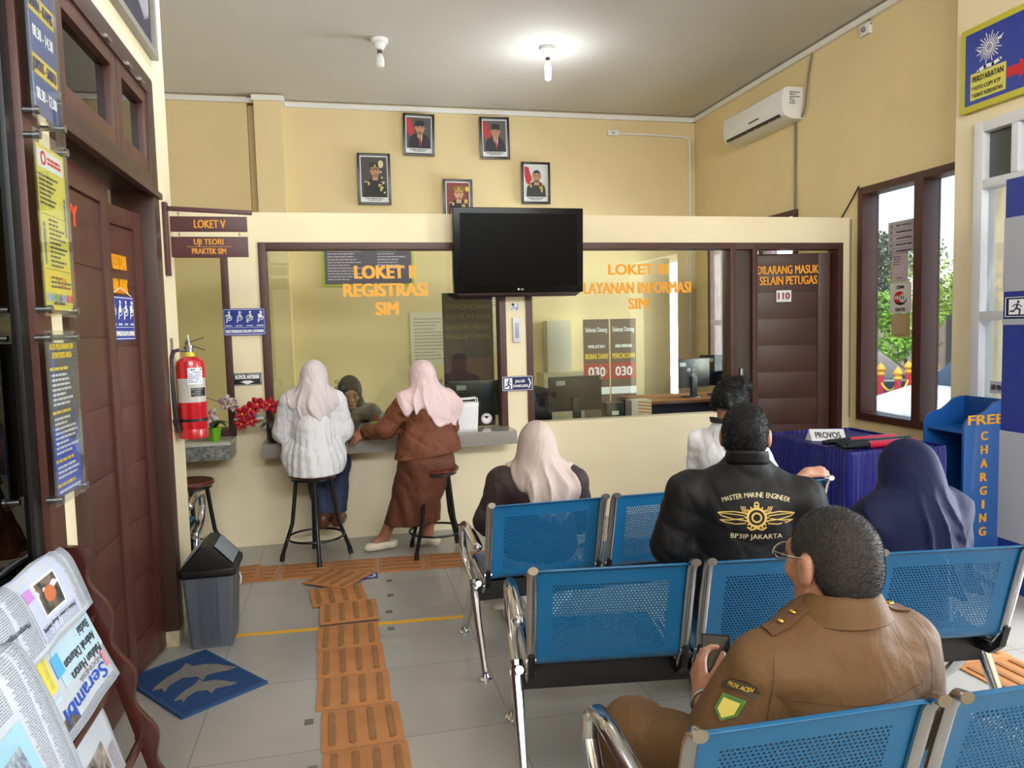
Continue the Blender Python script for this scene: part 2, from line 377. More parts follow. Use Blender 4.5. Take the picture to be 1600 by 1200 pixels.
Mleaf = Matrix.Translation((4.17, Y1+.0, 0)) @ Matrix.Rotation(PI-a3, 4, 'Z') @ Matrix.Translation((0, -.0, 0))
leaf3 = door_leaf('leaf', Mleaf, .80, 2.13, d3, mat('staff door brown', '#4f2f27', .42, var=.2, vscale=3), 8, stile=.10)
ML = basis((4.17-.4*math.cos(a3), Y1+.4*math.sin(a3), 0), (math.cos(a3), -math.sin(a3), 0), (0, 0, 1)) @ Matrix.Translation((0, 0, .047))
t = MB(); text_on(t, 'DILARANG MASUK', ML, .035, 1.958, .07, .535, .02); text_on(t, 'SELAIN PETUGAS', ML, .04, 1.865, .07, .50, .02); tag(t.build('lettering', ORANGE, leaf3, smooth=False), 'orange lettering DILARANG MASUK SELAIN PETUGAS')
s = MB(); rect(s, -.065, 1.715, .065, 1.815, ML, .002); s = s.build('sticker', WPRINT, leaf3, smooth=False)
t = MB(); text_on(t, '110', ML, 0, 1.74, .055, .105, .03, lift=.004); t.build('sticker_print', mat('dark red print', '#a01020', .5), leaf3, smooth=False)
# right wall windows
def rwin(name, y0, y1, z0, z1, mull, x=4.30):
    r = empty(name, (x, (y0+y1)/2, z0), kind='structure'); b = MB()
    b.box(x-.03, y0, z0, x+.13, y0+.05, z1).box(x-.03, y1-.06, z0, x+.13, y1, z1).box(x-.03, y0, z1-.06, x+.13, y1, z1).box(x-.03, y0, z0, x+.13, y1, z0+.06)
    for m in mull: b.box(x-.03, m-.045, z0, x+.13, m+.045, z1)
    b.build('window_frame', FRAMEB, r, bevel=.004)
    p = MB().box(x+.10, y0+.02, z0+.02, x+.106, y1-.02, z1-.02).build('pane', CLEAR, r, smooth=False)
    return r, p
w4, g4 = rwin('window_4', 4.36, 5.56, .70, 2.64, [4.88])
w5, g5 = rwin('window_5', 6.44, 8.2, .9, 2.61, [7.05, 7.65])
# white framed sidelight window beside the entrance
r = empty('window_6', (4.12, 3.65, 0), kind='structure'); b = MB(); x = 4.12
for y0, y1, z0, z1 in ((4.12, 4.19, 0, 2.8), (3.10, 3.17, 0, 2.8), (3.17, 4.12, 2.73, 2.8), (3.17, 4.12, 2.37, 2.43), (3.17, 4.12, 1.52, 1.58), (3.17, 4.12, 0, .1), (3.86, 3.91, 2.43, 2.73)): b.box(x-.035, y0, z0, x+.07, y1, z1)
b.build('window_frame', mat('white aluminium', '#dcdee2', .4), r, bevel=.004)
p6 = MB().box(x+.02, 3.15, .1, x+.026, 4.14, 2.38).build('pane', CLEAR, r, smooth=False)
MB().box(x+.02, 3.15, 2.42, x+.026, 4.14, 2.74).build('transom_pane', glass_mat('frosted glass', (.35, .38, .38), 1, haze=.4, hazecol='#7c8484'), r, smooth=False)
t = MB(); Mx = RW(x+.017, 4.075, 0); rect(t, 0, 1.045, .22, 1.125, Mx, .0); lab = t.build('label', mat('grey label', '#b9b9c0', .5), p6, smooth=False)
t = MB(); text_on(t, 'AIR MINUM GRATIS', Mx, .11, 1.068, .034, .205, .015); t.build('lettering', BLKPRINT, lab, smooth=False)

# double door on the left wall
d2 = empty('door_2', (-.95, 3.3, 0), kind='structure'); b = MB()
b.box(-1.03, 3.92, 0.085, -.84, 4.03, 2.78).box(-1.03, 2.65, 0, -.84, 2.74, 2.78).box(-1.03, 2.65, 2.70, -.84, 4.03, 2.79).box(-1.03, 2.65, 2.24, -.84, 4.03, 2.32).box(-.86, 2.63, 2.22, -.825, 4.04, 2.25)
b.build('door_frame', BROWN, d2, bevel=.005)
for y0, y1 in ((2.74, 3.43), (3.44, 3.94)):
    s = MB()
    for a, bb, c, d in ((y0, y0+.07, 2.32, 2.71), (y1-.07, y1, 2.32, 2.71), (y0, y1, 2.64, 2.71), (y0, y1, 2.32, 2.39)): s.box(-.90, a, c, -.85, bb, d)
    s = s.build('transom_sash', BROWN2, d2, bevel=.006)
    MB().box(-.885, y0+.06, 2.38, -.880, y1-.06, 2.65).build('pane', DARKGLASS, s, smooth=False)
    h = MB()
    for yy in (y0+.15, y1-.15): h.tube([(-.835, yy-.03, 2.715), (-.835, yy+.03, 2.715)], .008, 8)
    h.build('hinge', STEEL, s)
Ml = basis((-.97, 2.74, 0), (0, 1, 0), (0, 0, 1)) @ Matrix(((1, 0, 0, 0), (0, 0, 1, 0), (0, 1, 0, 0), (0, 0, 0, 1)))
lf = door_leaf('leaf', Ml, .745, 2.2, d2, BROWN2, 7, stile=.10)
MB().box(-.985, 3.44, .02, -.93, 3.495, 2.2).build('meeting_stile', BROWN, d2, bevel=.004)
t = MB(); text_on(t, 'FOTO COPY', LW(-.918, 3.05, 0), 0, 1.955, .075, .62, .03, 'r'); tag(t.build('lettering', mat('red orange vinyl', '#e8481c', .45), lf, smooth=False), 'red orange lettering ending in PY')
u = Vector((-.06, -.40, 0)).normalized()
Mr = Matrix(((u.x, -u.y, 0, -.945), (u.y, u.x, 0, 3.91), (0, 0, 1, 0), (0, 0, 0, 1)))
lr = door_leaf('leaf', Mr, .41, 2.13, d2, BROWN2, 7, stile=.085)
Mrt = basis(Vector((-.945, 3.91, 0))+u*.205, -u, (0, 0, 1)) @ Matrix.Translation((0, 0, .047))
t = MB(); text_on(t, 'MENYUSUI DAN', Mrt, -.10, 1.85, .062, .215, .03); text_on(t, 'BERMAIN ANAK', Mrt, -.10, 1.745, .062, .22, .03); tag(t.build('lettering', ORANGE, lr, smooth=False), 'orange lettering MENYUSUI DAN BERMAIN ANAK')
# dark glazed door at the far left
d1 = empty('door_1', (-.95, 1.9, 0), kind='structure'); b = MB()
b.box(-1.03, 2.36, 0, -.83, 2.475, 2.9).box(-1.03, 1.30, 0, -.83, 1.4, 2.9).box(-1.03, 1.3, 2.8, -.83, 2.475, 2.9); b.build('door_frame', BROWN2, d1, bevel=.005)
p = MB().box(-.868, 1.4, .02, -.862, 2.36, 2.8).build('pane', DARKGLASS, d1, smooth=False)
MB().box(-.872, 2.30, 0, -.85, 2.36, 2.8).box(-.872, 1.4, 0, -.85, 1.5, 2.8).box(-.872, 1.4, 0, -.85, 2.36, .12).build('leaf_frame', mat('black aluminium', '#141414', .4), d1, bevel=.003)

# ------------------------------------------------------------------ outdoors beyond the windows
struct('ground_outside', MB().box(4.45, -12, -.75, 45, 45, -.55).box(-14, -14, -.75, 4.45, -3.31, -.3), mat('pale concrete yard', '#b9b4a8', .8, var=.15))
struct('added_sun_shade', MB().box(4.45, -3.3, 3.15, 7.6, 2.9, 3.27), CEIL)  # unseen slab added to keep sun off the floor inside the entrance
struct('porch_column', MB().box(6.1, 4.75, -.55, 6.45, 5.05, 3.4).box(4.6, 3.2, -.55, 4.75, 3.75, 3.2), mat('cream outdoor paint', '#eee0a8', .7))
struct('boundary_wall', MB().box(16.6, 9, -.55, 16.9, 30, 1.45), mat('weathered pink wall', '#b9a79a', .85, var=.2))
# ------------------------------------------------------------------ waiting benches
BLUE = perf_mat('blue perforated steel', '#125e8d', .0118, .0036)
RAILM = mat('dull chrome rail', '#b9b9bb', .22, metal=1)
def bench_sheet(name, x0, prof, region, parent, w=.492):
    """bent sheet: prof = (y, z) outline, region = (s0, s1) arc range that is punched"""
    P = [Vector((0, y, z)) for y, z in prof]; s = [0]
    for a, b in zip(P[:-1], P[1:]): s.append(s[-1]+(b-a).length)
    # densify with Catmull-Rom
    Q = []; SS = []
    for i in range(len(P)-1):
        p0, p1, p2, p3 = P[max(i-1, 0)], P[i], P[i+1], P[min(i+2, len(P)-1)]
        for k in range(6):
            t = k/6; Q.append(.5*((2*p1)+(p2-p0)*t+(2*p0-5*p1+4*p2-p3)*t*t+(3*p1-p0-3*p2+p3)*t**3))
    Q.append(P[-1]); L = 0
    SS = [0]
    for a, b in zip(Q[:-1], Q[1:]): L += (b-a).length; SS.append(L)
    cut = [region[0]*L, region[1]*L]
    rows = sorted(set([round(v, 5) for v in SS]+[round(c, 5) for c in cut])); cols = [0, .008, .055, w/2, w-.055, w-.008, w]
    def at(v):
        for i in range(len(SS)-1):
            if v <= SS[i+1]+1e-6: return Q[i].lerp(Q[i+1], (v-SS[i])/max(SS[i+1]-SS[i], 1e-9))
        return Q[-1]
    vs = []; uv = []
    for r in rows:
        q = at(r)
        for c in cols: vs.append((x0+c, q.y, q.z - (.006 if c in (0, w) else 0))); uv.append((c, r))
    n = len(cols); fs = []; hole = []
    for j in range(len(rows)-1):
        for i in range(n-1):
            fs.append((j*n+i, j*n+i+1, (j+1)*n+i+1, (j+1)*n+i)); m = (rows[j]+rows[j+1])/2
            hole.append(1.0 if cut[0] < m < cut[1] and i in (2, 3) else 0.0)
    me = bpy.data.meshes.new(name); org = wloc(parent); me.from_pydata([tuple(Vector(v)-org) for v in vs], [], fs)
    ul = me.uv_layers.new(name='UVMap'); ul.data.foreach_set('uv', [c for p in me.polygons for vi in p.vertices for c in uv[vi]])
    at_ = me.attributes.new('hole', 'FLOAT', 'FACE'); at_.data.foreach_set('value', hole)
    me.polygons.foreach_set('use_smooth', [True]*len(fs)); me.materials.append(BLUE)
    o = bpy.data.objects.new(name, me); COL.objects.link(o); o.parent = parent
    q = o.modifiers.new('thickness', 'SOLIDIFY'); q.thickness = .0025; q.offset = 0
    return o
def bench():
    t = empty('waiting_bench', (0, 0, 0))
    for sx in (-.572, 0, .572):
        x0 = sx-.246
        bench_sheet('seat', x0, [(.238, .372), (.255, .395), (.235, .418), (.12, .42), (-.05, .408), (-.15, .412)], (.18, .93), t)
        bench_sheet('backrest', x0, [(-.165, .418), (-.193, .445), (-.215, .52), (-.248, .64), (-.282, .755), (-.298, .782), (-.316, .784)], (.16, .80), t)
        for e in (x0-.014, x0+.506):
            MB().tube([(e, .16, .402), (e, -.08, .385), (e, -.165, .40), (e, -.20, .45), (e, -.228, .54), (e, -.262, .66), (e, -.292, .76), (e, -.312, .79), (e, -.335, .794)], .017, 10, flat=.75).build('chrome_rail', RAILM, t)
            b = MB().prism([(-.20, .47), (-.165, .40), (-.06, .375), (-.06, .335), (-.15, .345), (-.20, .39), (-.225, .47)], basis((e, 0, 0), (0, 1, 0), (0, 0, 1)), -.012, .012); b.build('bracket', BLACKPL, t, bevel=.003)
            for y, z in ((-.205, .45), (-.16, .385)): MB().tube([(e-.016, y, z), (e+.016, y, z)], .008, 8).build('bolt', CHROME, t)
    MB().box(-.855, -.075, .285, .855, -.02, .375).build('beam', mat('black steel beam', '#121214', .45), t, bevel=.004)
    for e in (-.868, .868):
        a = MB()
        a.tube([(e, -.03, .375), (e, -.06, .31), (e, -.13, .20), (e, -.21, .10), (e, -.265, .025)], [.026, .028, .024, .02, .018], 10, flat=.8)
        a.tube([(e, -.05, .34), (e, .02, .285), (e, .11, .17), (e, .2, .08), (e, .27, .025)], [.026, .028, .024, .02, .018], 10, flat=.8)
        a.build('leg', CHROME, t)
        for y in (-.268, .275): MB().lathe([(0, 0), (.03, 0), (.03, .006), (.018, .014), (.012, .03), (0, .03)], (e, y, 0), 14).build('foot', CHROME, t)
        m = MB().tube([(e, -.05, .36), (e, .09, .38), (e, .19, .42), (e, .235, .485), (e, .225, .55), (e, .17, .588), (e, .05, .592), (e, -.08, .583), (e, -.165, .572)], [.02, .02, .02, .021, .022, .023, .024, .024, .023], 12, flat=.8)
        m.ell((e, -.168, .571), (.021, .024, .021), 12, 8); m.build('armrest', CHROME, t)
        MB().tube([(e, -.165, .40), (e, -.11, .372), (e, -.03, .352)], .014, 8).build('link_bar', CHROME, t)
    return t
B = bench(); GB = 'blue perforated waiting benches'
tag(B, 'blue perforated steel three-seat bench in the first row, where the beige hijab sits', 'bench', GB)
bb = copy_tree(B); tag(bb, 'blue perforated steel bench in the middle row, behind the man in the black jacket', 'bench', GB)
bc = copy_tree(B); tag(bc, 'blue perforated steel bench in the last row, under the man in brown uniform', 'bench', GB)
B.location = (1.43, 3.442, 0); B.rotation_euler.z = .012
bb.location = (1.425, 2.425, 0); bb.rotation_euler.z = -.14
bc.location = (1.452, 1.533, 0); bc.rotation_euler.z = -.019
bd = copy_tree(B); tag(bd, 'blue bench standing behind the end of the left wall, only its chrome arm showing', 'bench', GB); bd.location = (-1.755, 4.72, 0)

# ------------------------------------------------------------------ bar stools
def stool():
    t = empty('bar_stool', (0, 0, 0)); wood = mat('red brown stool wood', '#5c2418', .3, var=.25, vscale=9, coat=.3)
    MB().lathe([(0, .565), (.155, .565), (.166, .575), (.166, .588), (.155, .598), (0, .60)], n=32).build('seat', wood, t)
    MB().lathe([(.10, .548), (.150, .548), (.150, .566), (.10, .566), (.10, .548)], n=32).build('seat_rim', BLACKPL, t)
    for k in range(4):
        a = k*PI/2; c, s = math.cos(a), math.sin(a)
        l = MB().tube([(.115*c, .115*s, .555), (.135*c, .135*s, .38), (.152*c, .152*s, .25), (.228*c, .228*s, .03), (.23*c, .23*s, .012)], .0135, 10)
        l = l.build('leg', mat('black painted steel', '#0e0e10', .3), t)
        MB().tube([(.222*c, .222*s, .045), (.231*c, .231*s, 0)], .0165, 10).build('rubber_foot', BLACKPL, l)
    MB().tube([(.188*math.cos(2*PI*i/36), .188*math.sin(2*PI*i/36), .15) for i in range(36)], .008, 8, closed=True).build('foot_ring', mat('black painted steel', '#0e0e10', .3), t)
    return t
s1 = stool(); GS = 'bar stools at the counters'
tag(s1, 'round wooden bar stool under the woman in white blouse', 'stool', GS)
s2 = copy_tree(s1); tag(s2, 'round wooden bar stool beside the woman in brown uniform', 'stool', GS)
s3 = copy_tree(s1); tag(s3, 'bar stool half hidden behind the wall end with the extinguisher', 'stool', GS)
s1.location = (-.218, 5.233, .0105); s1.rotation_euler.z = math.radians(6)
s2.location = (.60, 5.12, .0105); s2.rotation_euler.z = math.radians(45)
s3.location = (-1.02, 5.24, 0); s3.rotation_euler.z = math.radians(20)

# ------------------------------------------------------------------ counters and what stands on them
c = MB().box(-.56, 5.375, .69, 1.25, 5.69, .785).build('counter_shelf', GREYTILE, bevel=.003); tag(c, 'long grey tiled counter shelf under the LOKET II window', 'counter')
MB().box(-.562, 5.40, .784, 1.252, 5.688, .788).build('top_tile', mat('polished grey tile', '#9b968e', .12, spec=.6), c)
gr = MB().box(-2.1, 5.37, .70, -.765, 5.69, .80).build('counter_shelf', mat('speckled granite', '#8f9290', .3, c2='#565a58', vscale=40), bevel=.003); tag(gr, 'short speckled granite counter shelf behind the fire extinguisher', 'counter')
MB().box(-2.1, 5.36, .80, -.76, 5.69, .822).build('top_tile', mat('pale granite top', '#bdbbb0', .2, var=.2, vscale=30), gr, bevel=.002)
def petal_flower(mb, c, r, d, rs):
    """five broad petals around direction d"""
    d = Vector(d).normalized(); a = d.orthogonal().normalized(); b = d.cross(a)
    for k in range(5):
        q = 2*PI*k/5+rs; u = a*math.cos(q)+b*math.sin(q); w = d.cross(u); c0 = Vector(c)
        rows = [(0, .1), (.35, .55), (.7, .62), (.95, .35), (1.08, .05)]
        vs = []
        for t, wd in rows:
            for sgn in (-1, 0, 1): vs.append(c0+u*r*t+w*sgn*wd*r*.62+d*(r*(.12+.25*t*t) - abs(sgn)*r*.08))
        fs = [(i*3+j, i*3+j+1, i*3+j+4, i*3+j+3) for i in range(4) for j in (0, 1)]
        mb.add(vs, fs)
def orchid(name, x, y, z, potw, poth, potm, flm, label, stems, leaves, lower=False):
    t = empty(name, (x, y, z), label, 'plant')
    MB().lathe([(0, 0), (potw*.36, 0), (potw*.5, poth), (potw*.44, poth), (potw*.42, poth*.85), (0, poth*.85)], (x, y, z), 20 if not lower else 4).build('pot', potm, t, ang=.4)
    g = MB()
    for k in range(leaves):
        a = 2*PI*k/leaves+.3; u = Vector((math.cos(a), math.sin(a), 0)); w = Vector((-u.y, u.x, 0)); L = .11
        vs = []
        for t_, wd, h in ((0, .01, 0), (.35, .022, .04), (.7, .02, .05), (1, .002, .02)):
            q = Vector((x, y, z+poth*.9))+u*L*t_+Vector((0, 0, h)); vs += [q-w*wd, q+Vector((0, 0, -.004)), q+w*wd]
        g.add(vs, [(i*3+j, i*3+j+1, i*3+j+4, i*3+j+3) for i in range(3) for j in (0, 1)])
    g.build('leaves', mat('dark green leaf', '#1f3a22', .4), t, solid=.002)
    sm = MB()
    for pts, fl in stems:
        sm.tube([(x+p[0], y+p[1], z+poth*.85+p[2]) for p in pts], .003, 6)
        for k, (fx, fy, fz, r, d) in enumerate(fl):
            q = MB(); petal_flower(q, (x+fx, y+fy, z+fz), r*1.25, d, k*.7); q = q.build('flower', flm, t, solid=.0015); MB().ell((x+fx+d[0]*.012, y+fy+d[1]*.012, z+fz+d[2]*.012), (.007, .007, .007), 8, 6).build('flower_heart', YELPRINT, q)
    sm.build('stem', mat('green stem', '#5c6a3a', .5), t)
    return t
orchid('potted_orchid', -.475, 5.47, .788, .115, .10, mat('black pot', '#1a1412', .5), mat('red petal', '#c01830', .5, var=.3, vscale=30), 'potted red orchid at the left end of the LOKET II counter',
       [([(0, 0, 0), (0, -.02, .1), (-.06, -.03, .2), (-.14, -.03, .2), (-.22, -.02, .1)], [(-.02, -.05, .27, .042, (0, -1, .2)), (-.10, -.05, .28, .042, (-.2, -1, 0)), (-.15, -.06, .25, .044, (0, -1, -.1)), (-.20, -.06, .22, .042, (-.2, -1, -.2)), (-.215, -.04, .15, .034, (0, -1, -.3)), (-.145, -.06, .17, .034, (.2, -1, -.3))]),
        ([(0, 0, 0), (.02, -.02, .1), (.05, -.04, .16)], [(.03, -.05, .25, .04, (.2, -1, .1)), (.075, -.05, .21, .036, (.3, -1, -.1)), (.065, -.05, .155, .03, (.2, -1, -.4))])], 9)
orchid('potted_orchid', -.875, 5.46, .822, .10, .095, mat('lime green pot', '#6fae28', .4), mat('white petal', '#d9cdc8', .5, c2='#7a4a58', vscale=40), 'white orchid in a green pot behind the fire extinguisher',
       [([(0, 0, 0), (-.03, -.02, .12), (-.10, -.02, .21), (-.07, -.02, .24), (.05, -.03, .19)], [(-.105, -.04, .33, .045, (-.1, -1, .1)), (-.02, -.05, .18, .05, (0, -1, .1)), (.10, -.05, .27, .045, (.2, -1, -.1)), (.135, -.05, .25, .035, (.3, -1, -.2))])], 7, True)
sh = MB().box(-.755, 5.56, .945, -.555, 5.69, .957).build('wall_shelf', mat('white acrylic shelf', '#dcdcd4', .3), bevel=.002); tag(sh, 'small white shelf on the wall below the NOMOR ANTRIAN sign', 'shelf')
k = MB().box(-.70, 5.59, .957, -.60, 5.66, .975).box(-.69, 5.60, .975, -.61, 5.65, .99).build('mask_pack', mat('pale blue paper', '#5fa8d8', .6), bevel=.006); tag(k, 'pale blue packet lying on the small white wall shelf', 'packet')
# white woven bag
bx, by, bz = .88, 5.48, .788
t = empty('woven_bag', (bx, by, bz), 'white woven shopping bag standing on the counter beside the brown uniform', 'bag')
MB().grid(lambda u, v: (bx+(.085+.012*v)*math.copysign(min(abs(math.cos(2*PI*u))*1.3, 1), math.cos(2*PI*u)), by+.05*math.copysign(min(abs(math.sin(2*PI*u))*1.4, 1), math.sin(2*PI*u)), bz+.22*v), 32, 6, True).box(bx-.08, by-.045, bz, bx+.08, by+.045, bz+.004).build('bag_body', mat('white woven plastic', '#e4e2e4', .5, bump=.6, bscale=90), t, solid=.003)
for yy in (-.045, .045): MB().tube([(bx-.06, by+yy, bz+.215), (bx-.03, by+yy, bz+.245), (bx+.03, by+yy, bz+.245), (bx+.088, by+yy, bz+.25), (bx+.09, by+yy, bz+.215)], .005, 8).build('handle', mat('white woven plastic', '#e4e2e4'), t)
# clutter on the counter around the officer's hands
g = MB().box(.20, 5.70, .785, .29, 5.78, .865).build('tissue_box', mat('bright green card', '#5aa63a', .5, c2='#d2c83a', vscale=25), bevel=.003); tag(g, 'small green box on the counter between the two women', 'box')
q = MB().ell((.345, 5.83, .885), (.085, .06, .05), 18, 12).box(.28, 5.80, .79, .41, 5.86, .86).build('plastic_bag', mat('thin white plastic', '#d5e0dd', .3, bump=.5, bscale=25)); tag(q, 'crumpled white plastic bag on the counter behind the green box', 'bag')
q = MB().ell((.44, 5.50, .845), (.10, .05, .055), 20, 12).tube([(.38, 5.50, .88), (.40, 5.50, .96), (.46, 5.50, 1.0), (.5, 5.50, .93), (.5, 5.5, .88)], .004, 6); q = q.build('black_handbag', mat('black leather', '#141214', .4)); tag(q, 'black handbag on the counter in front of the brown uniform', 'bag')
q = MB().box(.05, 5.42, .788, .20, 5.52, .792).build('paper_sheet', WPRINT); tag(q, 'sheet of paper on the counter near the outstretched hand', 'paper')

# ------------------------------------------------------------------ television and wall signs on the partition
t = empty('television', (1.337, 5.55, 1.80), 'black flat television mounted over the post between the two counter windows', 'television')
Rt = Matrix.Translation((1.337, 5.545, 2.128)) @ Matrix.Rotation(math.radians(3), 4, 'X')
MB().box(-.50, -.03, -.315, .50, .06, .315, Rt).build('housing', mat('glossy black', '#040405', .2, spec=.12), t, bevel=.012, segs=3)
MB().box(-.45, -.033, -.262, .45, -.029, .272, Rt).build('screen', mat('dark screen', '#020203', .3, spec=.06), t, smooth=False)
MB().prism([(-.49, -.31), (.49, -.31), (.44, -.345), (-.44, -.345)], Rt @ Matrix(((1, 0, 0, 0), (0, 0, -1, 0), (0, 1, 0, 0), (0, 0, 0, 1))), -.045, .025).build('speaker_bar', mat('dark plum black', '#1a0d12', .2), t, bevel=.006)
MB().box(-.2, .06, -.2, .2, .135, .2, Rt).build('wall_mount', BLACKPL, t)
Mt = Rt @ basis((0, -.031, 0), (1, 0, 0), (0, 0, 1)); l = MB(); text_on(l, 'LG', Mt, .016, -.295, .014, .022, .02); circ(l, -.012, -.288, .008, Mt); l.build('logo', mat('silver print', '#b8b8bc', .4), t, smooth=False)

def sign(name, label, cat, M, w, h, m, th=.004, bevel=.0):
    """board of size w x h centred on M's origin, front on +Z of M"""
    b = MB().box(-w/2, -h/2, 0, w/2, h/2, th, M); o = b.build(name, m, bevel=bevel); tag(o, label, cat); return o
def seated(mb, M, x, y, s, kind, L):
    """pictogram of a seated person"""
    circ(mb, x+.02*s, y+.42*s, .085*s, M, L, 14); flat(mb, [(x-.06*s, y+.30*s), (x+.10*s, y+.30*s), (x+.14*s, y-.05*s), (x-.04*s, y-.05*s)], M, L)
    stroke(mb, [(x+.06*s, y-.05*s), (x-.14*s, y-.06*s), (x-.18*s, y-.38*s)], .09*s, M, L); ring(mb, x-.0*s, y-.02*s, .19*s, .24*s, M, L, 12, -1.9, .6)
    if kind == 0: stroke(mb, [(x, y+.2*s), (x-.2*s, y+.14*s)], .06*s, M, L); rect(mb, x-.26*s, y+.06*s, x-.1*s, y+.22*s, M, L)
    if kind == 1: circ(mb, x-.06*s, y+.06*s, .11*s, M, L, 14); flat(mb, [(x+.05*s, y+.46*s), (x+.2*s, y+.38*s), (x+.1*s, y+.36*s)], M, L)
    if kind == 2: stroke(mb, [(x, y+.2*s), (x-.22*s, y+.1*s)], .06*s, M, L); stroke(mb, [(x-.24*s, y+.14*s), (x-.26*s, y-.42*s)], .04*s, M, L)
    if kind == 3: circ(mb, x-.14*s, y+.2*s, .06*s, M, L, 12); flat(mb, [(x-.2*s, y+.14*s), (x-.06*s, y+.16*s), (x-.02*s, y-.02*s), (x-.18*s, y)], M, L); flat(mb, [(x+.05*s, y+.46*s), (x+.22*s, y+.38*s), (x+.1*s, y+.34*s)], M, L)
def priority(o, M, w, h, kinds, L=.006):
    t = MB(); n = len(kinds)
    for i, k in enumerate(kinds): seated(t, M, -w/2+w*(i+.5)/n+.004, h*.17, h*.46, k, L)
    for i, s in enumerate(['DISABILITAS', 'IBU HAMIL', 'LANSIA', 'IBU MENYUSUI'][4-n:]): text_on(t, s, M, -w/2+w*(i+.5)/n, -h*.16, h*.045, w/n*.62, .02, lift=L)
    text_on(t, 'DIUTAMAKAN DALAM LAYANAN', M, 0, -h*.40, h*.11, w*.90, .025, lift=L)
    for r in ((-w*.48, h*.455, w*.48, h*.47), (-w*.48, -h*.47, w*.48, -h*.455), (-w*.48, -h*.21, w*.48, -h*.2), (-w*.48, -h*.47, -w*.475, h*.47), (w*.475, -h*.47, w*.48, h*.47)): rect(t, *r, M, L)
    t.build('print', WPRINT, o, smooth=False)
BSIGN = mat('navy blue sign', '#1f3490', .35)
M = XZ(-.664, 5.674, 1.64); o = sign('priority_sign', 'blue priority seating sign between the LOKET I and LOKET II windows', 'sign', M, .285, .192, BSIGN); priority(o, M, .285, .192, (0, 1, 2, 3))
M = XZ(-.667, 5.69, 1.228); o = sign('queue_sign', 'black NOMOR ANTRIAN sign with a white down arrow', 'sign', M, .198, .09, mat('near black sign', '#15151f', .35), bevel=.002)
t = MB(); text_on(t, 'NOMOR ANTRIAN', M, 0, .002, .03, .165, .025, lift=.006); flat(t, [(-.03, -.010), (.03, -.010), (.03, -.018), (.052, -.018), (0, -.038), (-.052, -.018), (-.03, -.018)], M, .006)
for r in ((-.092, .038, .092, .040), (-.092, -.040, .092, -.038), (-.094, -.03, -.092, .03), (.092, -.03, .094, .03)): rect(t, *r, M, .006)
t.build('print', WPRINT, o, smooth=False)
def evac(o, M, w, h, L=.006):
    t = MB(); rect(t, -w*.42, -h*.36, -w*.17, h*.36, M, L)
    for r in ((-w*.48, h*.44, w*.48, h*.47), (-w*.48, -h*.47, w*.48, -h*.44), (-w*.48, -h*.47, -w*.465, h*.47), (w*.465, -h*.47, w*.48, h*.47)): rect(t, *r, M, L)
    text_on(t, 'JALUR', M, w*.08, h*.06, h*.17, w*.32, .025, lift=L); text_on(t, 'EVAKUASI', M, w*.09, -h*.26, h*.17, w*.46, .025, lift=L)
    stroke(t, [(w*.36, h*.3), (w*.42, 0), (w*.36, -h*.3)], h*.09, M, L); t.build('print', WPRINT, o, smooth=False)
    t = MB(); x = -w*.29; circ(t, x+w*.02, h*.24, h*.07, M, L+.001, 12); stroke(t, [(x+w*.01, h*.14), (x-w*.01, -h*.05), (x+w*.05, -h*.14), (x+w*.04, -h*.34)], h*.09, M, L+.001)
    stroke(t, [(x-w*.01, -h*.05), (x-w*.05, -h*.2), (x-w*.1, -h*.2)], h*.08, M, L+.001); stroke(t, [(x-w*.07, h*.02), (x-w*.03, h*.12), (x+w*.04, h*.08), (x+w*.08, 0)], h*.05, M, L+.001)
    t.build('running_figure', NAVYP, o, smooth=False)
M = XZ(1.332, 5.674, 1.117); o = sign('evacuation_sign', 'dark blue JALUR EVAKUASI sign on the post between the counter windows', 'sign', M, .25, .115, mat('indigo sign', '#1c1a55', .35)); evac(o, M, .25, .115)
o = MB().box(1.305, 5.662, 1.435, 1.368, 5.69, 1.625).build('wall_dispenser', mat('grey white plastic', '#cfd0d6', .35), bevel=.006); tag(o, 'slim white plastic holder on the post under the television', 'holder')
MB().box(1.322, 5.656, 1.47, 1.351, 5.664, 1.59).build('front_slot', mat('lilac grey plastic', '#9a9cb4', .3), o, bevel=.003)
M = XZ(1.327, 5.69, 1.71); o = sign('round_sticker', 'small blue and white sticker on the post above the white holder', 'sticker', M, .06, .05, mat('sticker blue', '#8fb4dc', .4), .002); t = MB(); circ(t, -.006, .006, .026, M, .003); t.build('print', WPRINT, o, smooth=False); t = MB(); circ(t, -.012, .018, .012, M, .0045, 12); text_on(t, 'POLRI', M, .0, -.012, .012, .04, .02, lift=.0045); t.build('print', NAVYP, o, smooth=False)
M = XZ(1.091, 5.734, .846); o = MB(); circ(o, 0, 0, .042, M, .0); o.prism([(.042*math.cos(a*PI/16), .042*math.sin(a*PI/16)) for a in range(32)], M, -.001, .0005); o = o.build('glass_sticker', mat('white sticker', '#e6e2e6', .5)); tag(o, 'round white sticker low on the LOKET II glass', 'sticker')
t = MB(); circ(t, 0, .012, .012, M, .002, 10); stroke(t, [(-.022, .02), (0, .008), (.022, .018)], .006, M, .002); ring(t, 0, 0, .034, .037, M, .002); t.build('print', mat('dark maroon print', '#4a2030', .5), o, smooth=False)

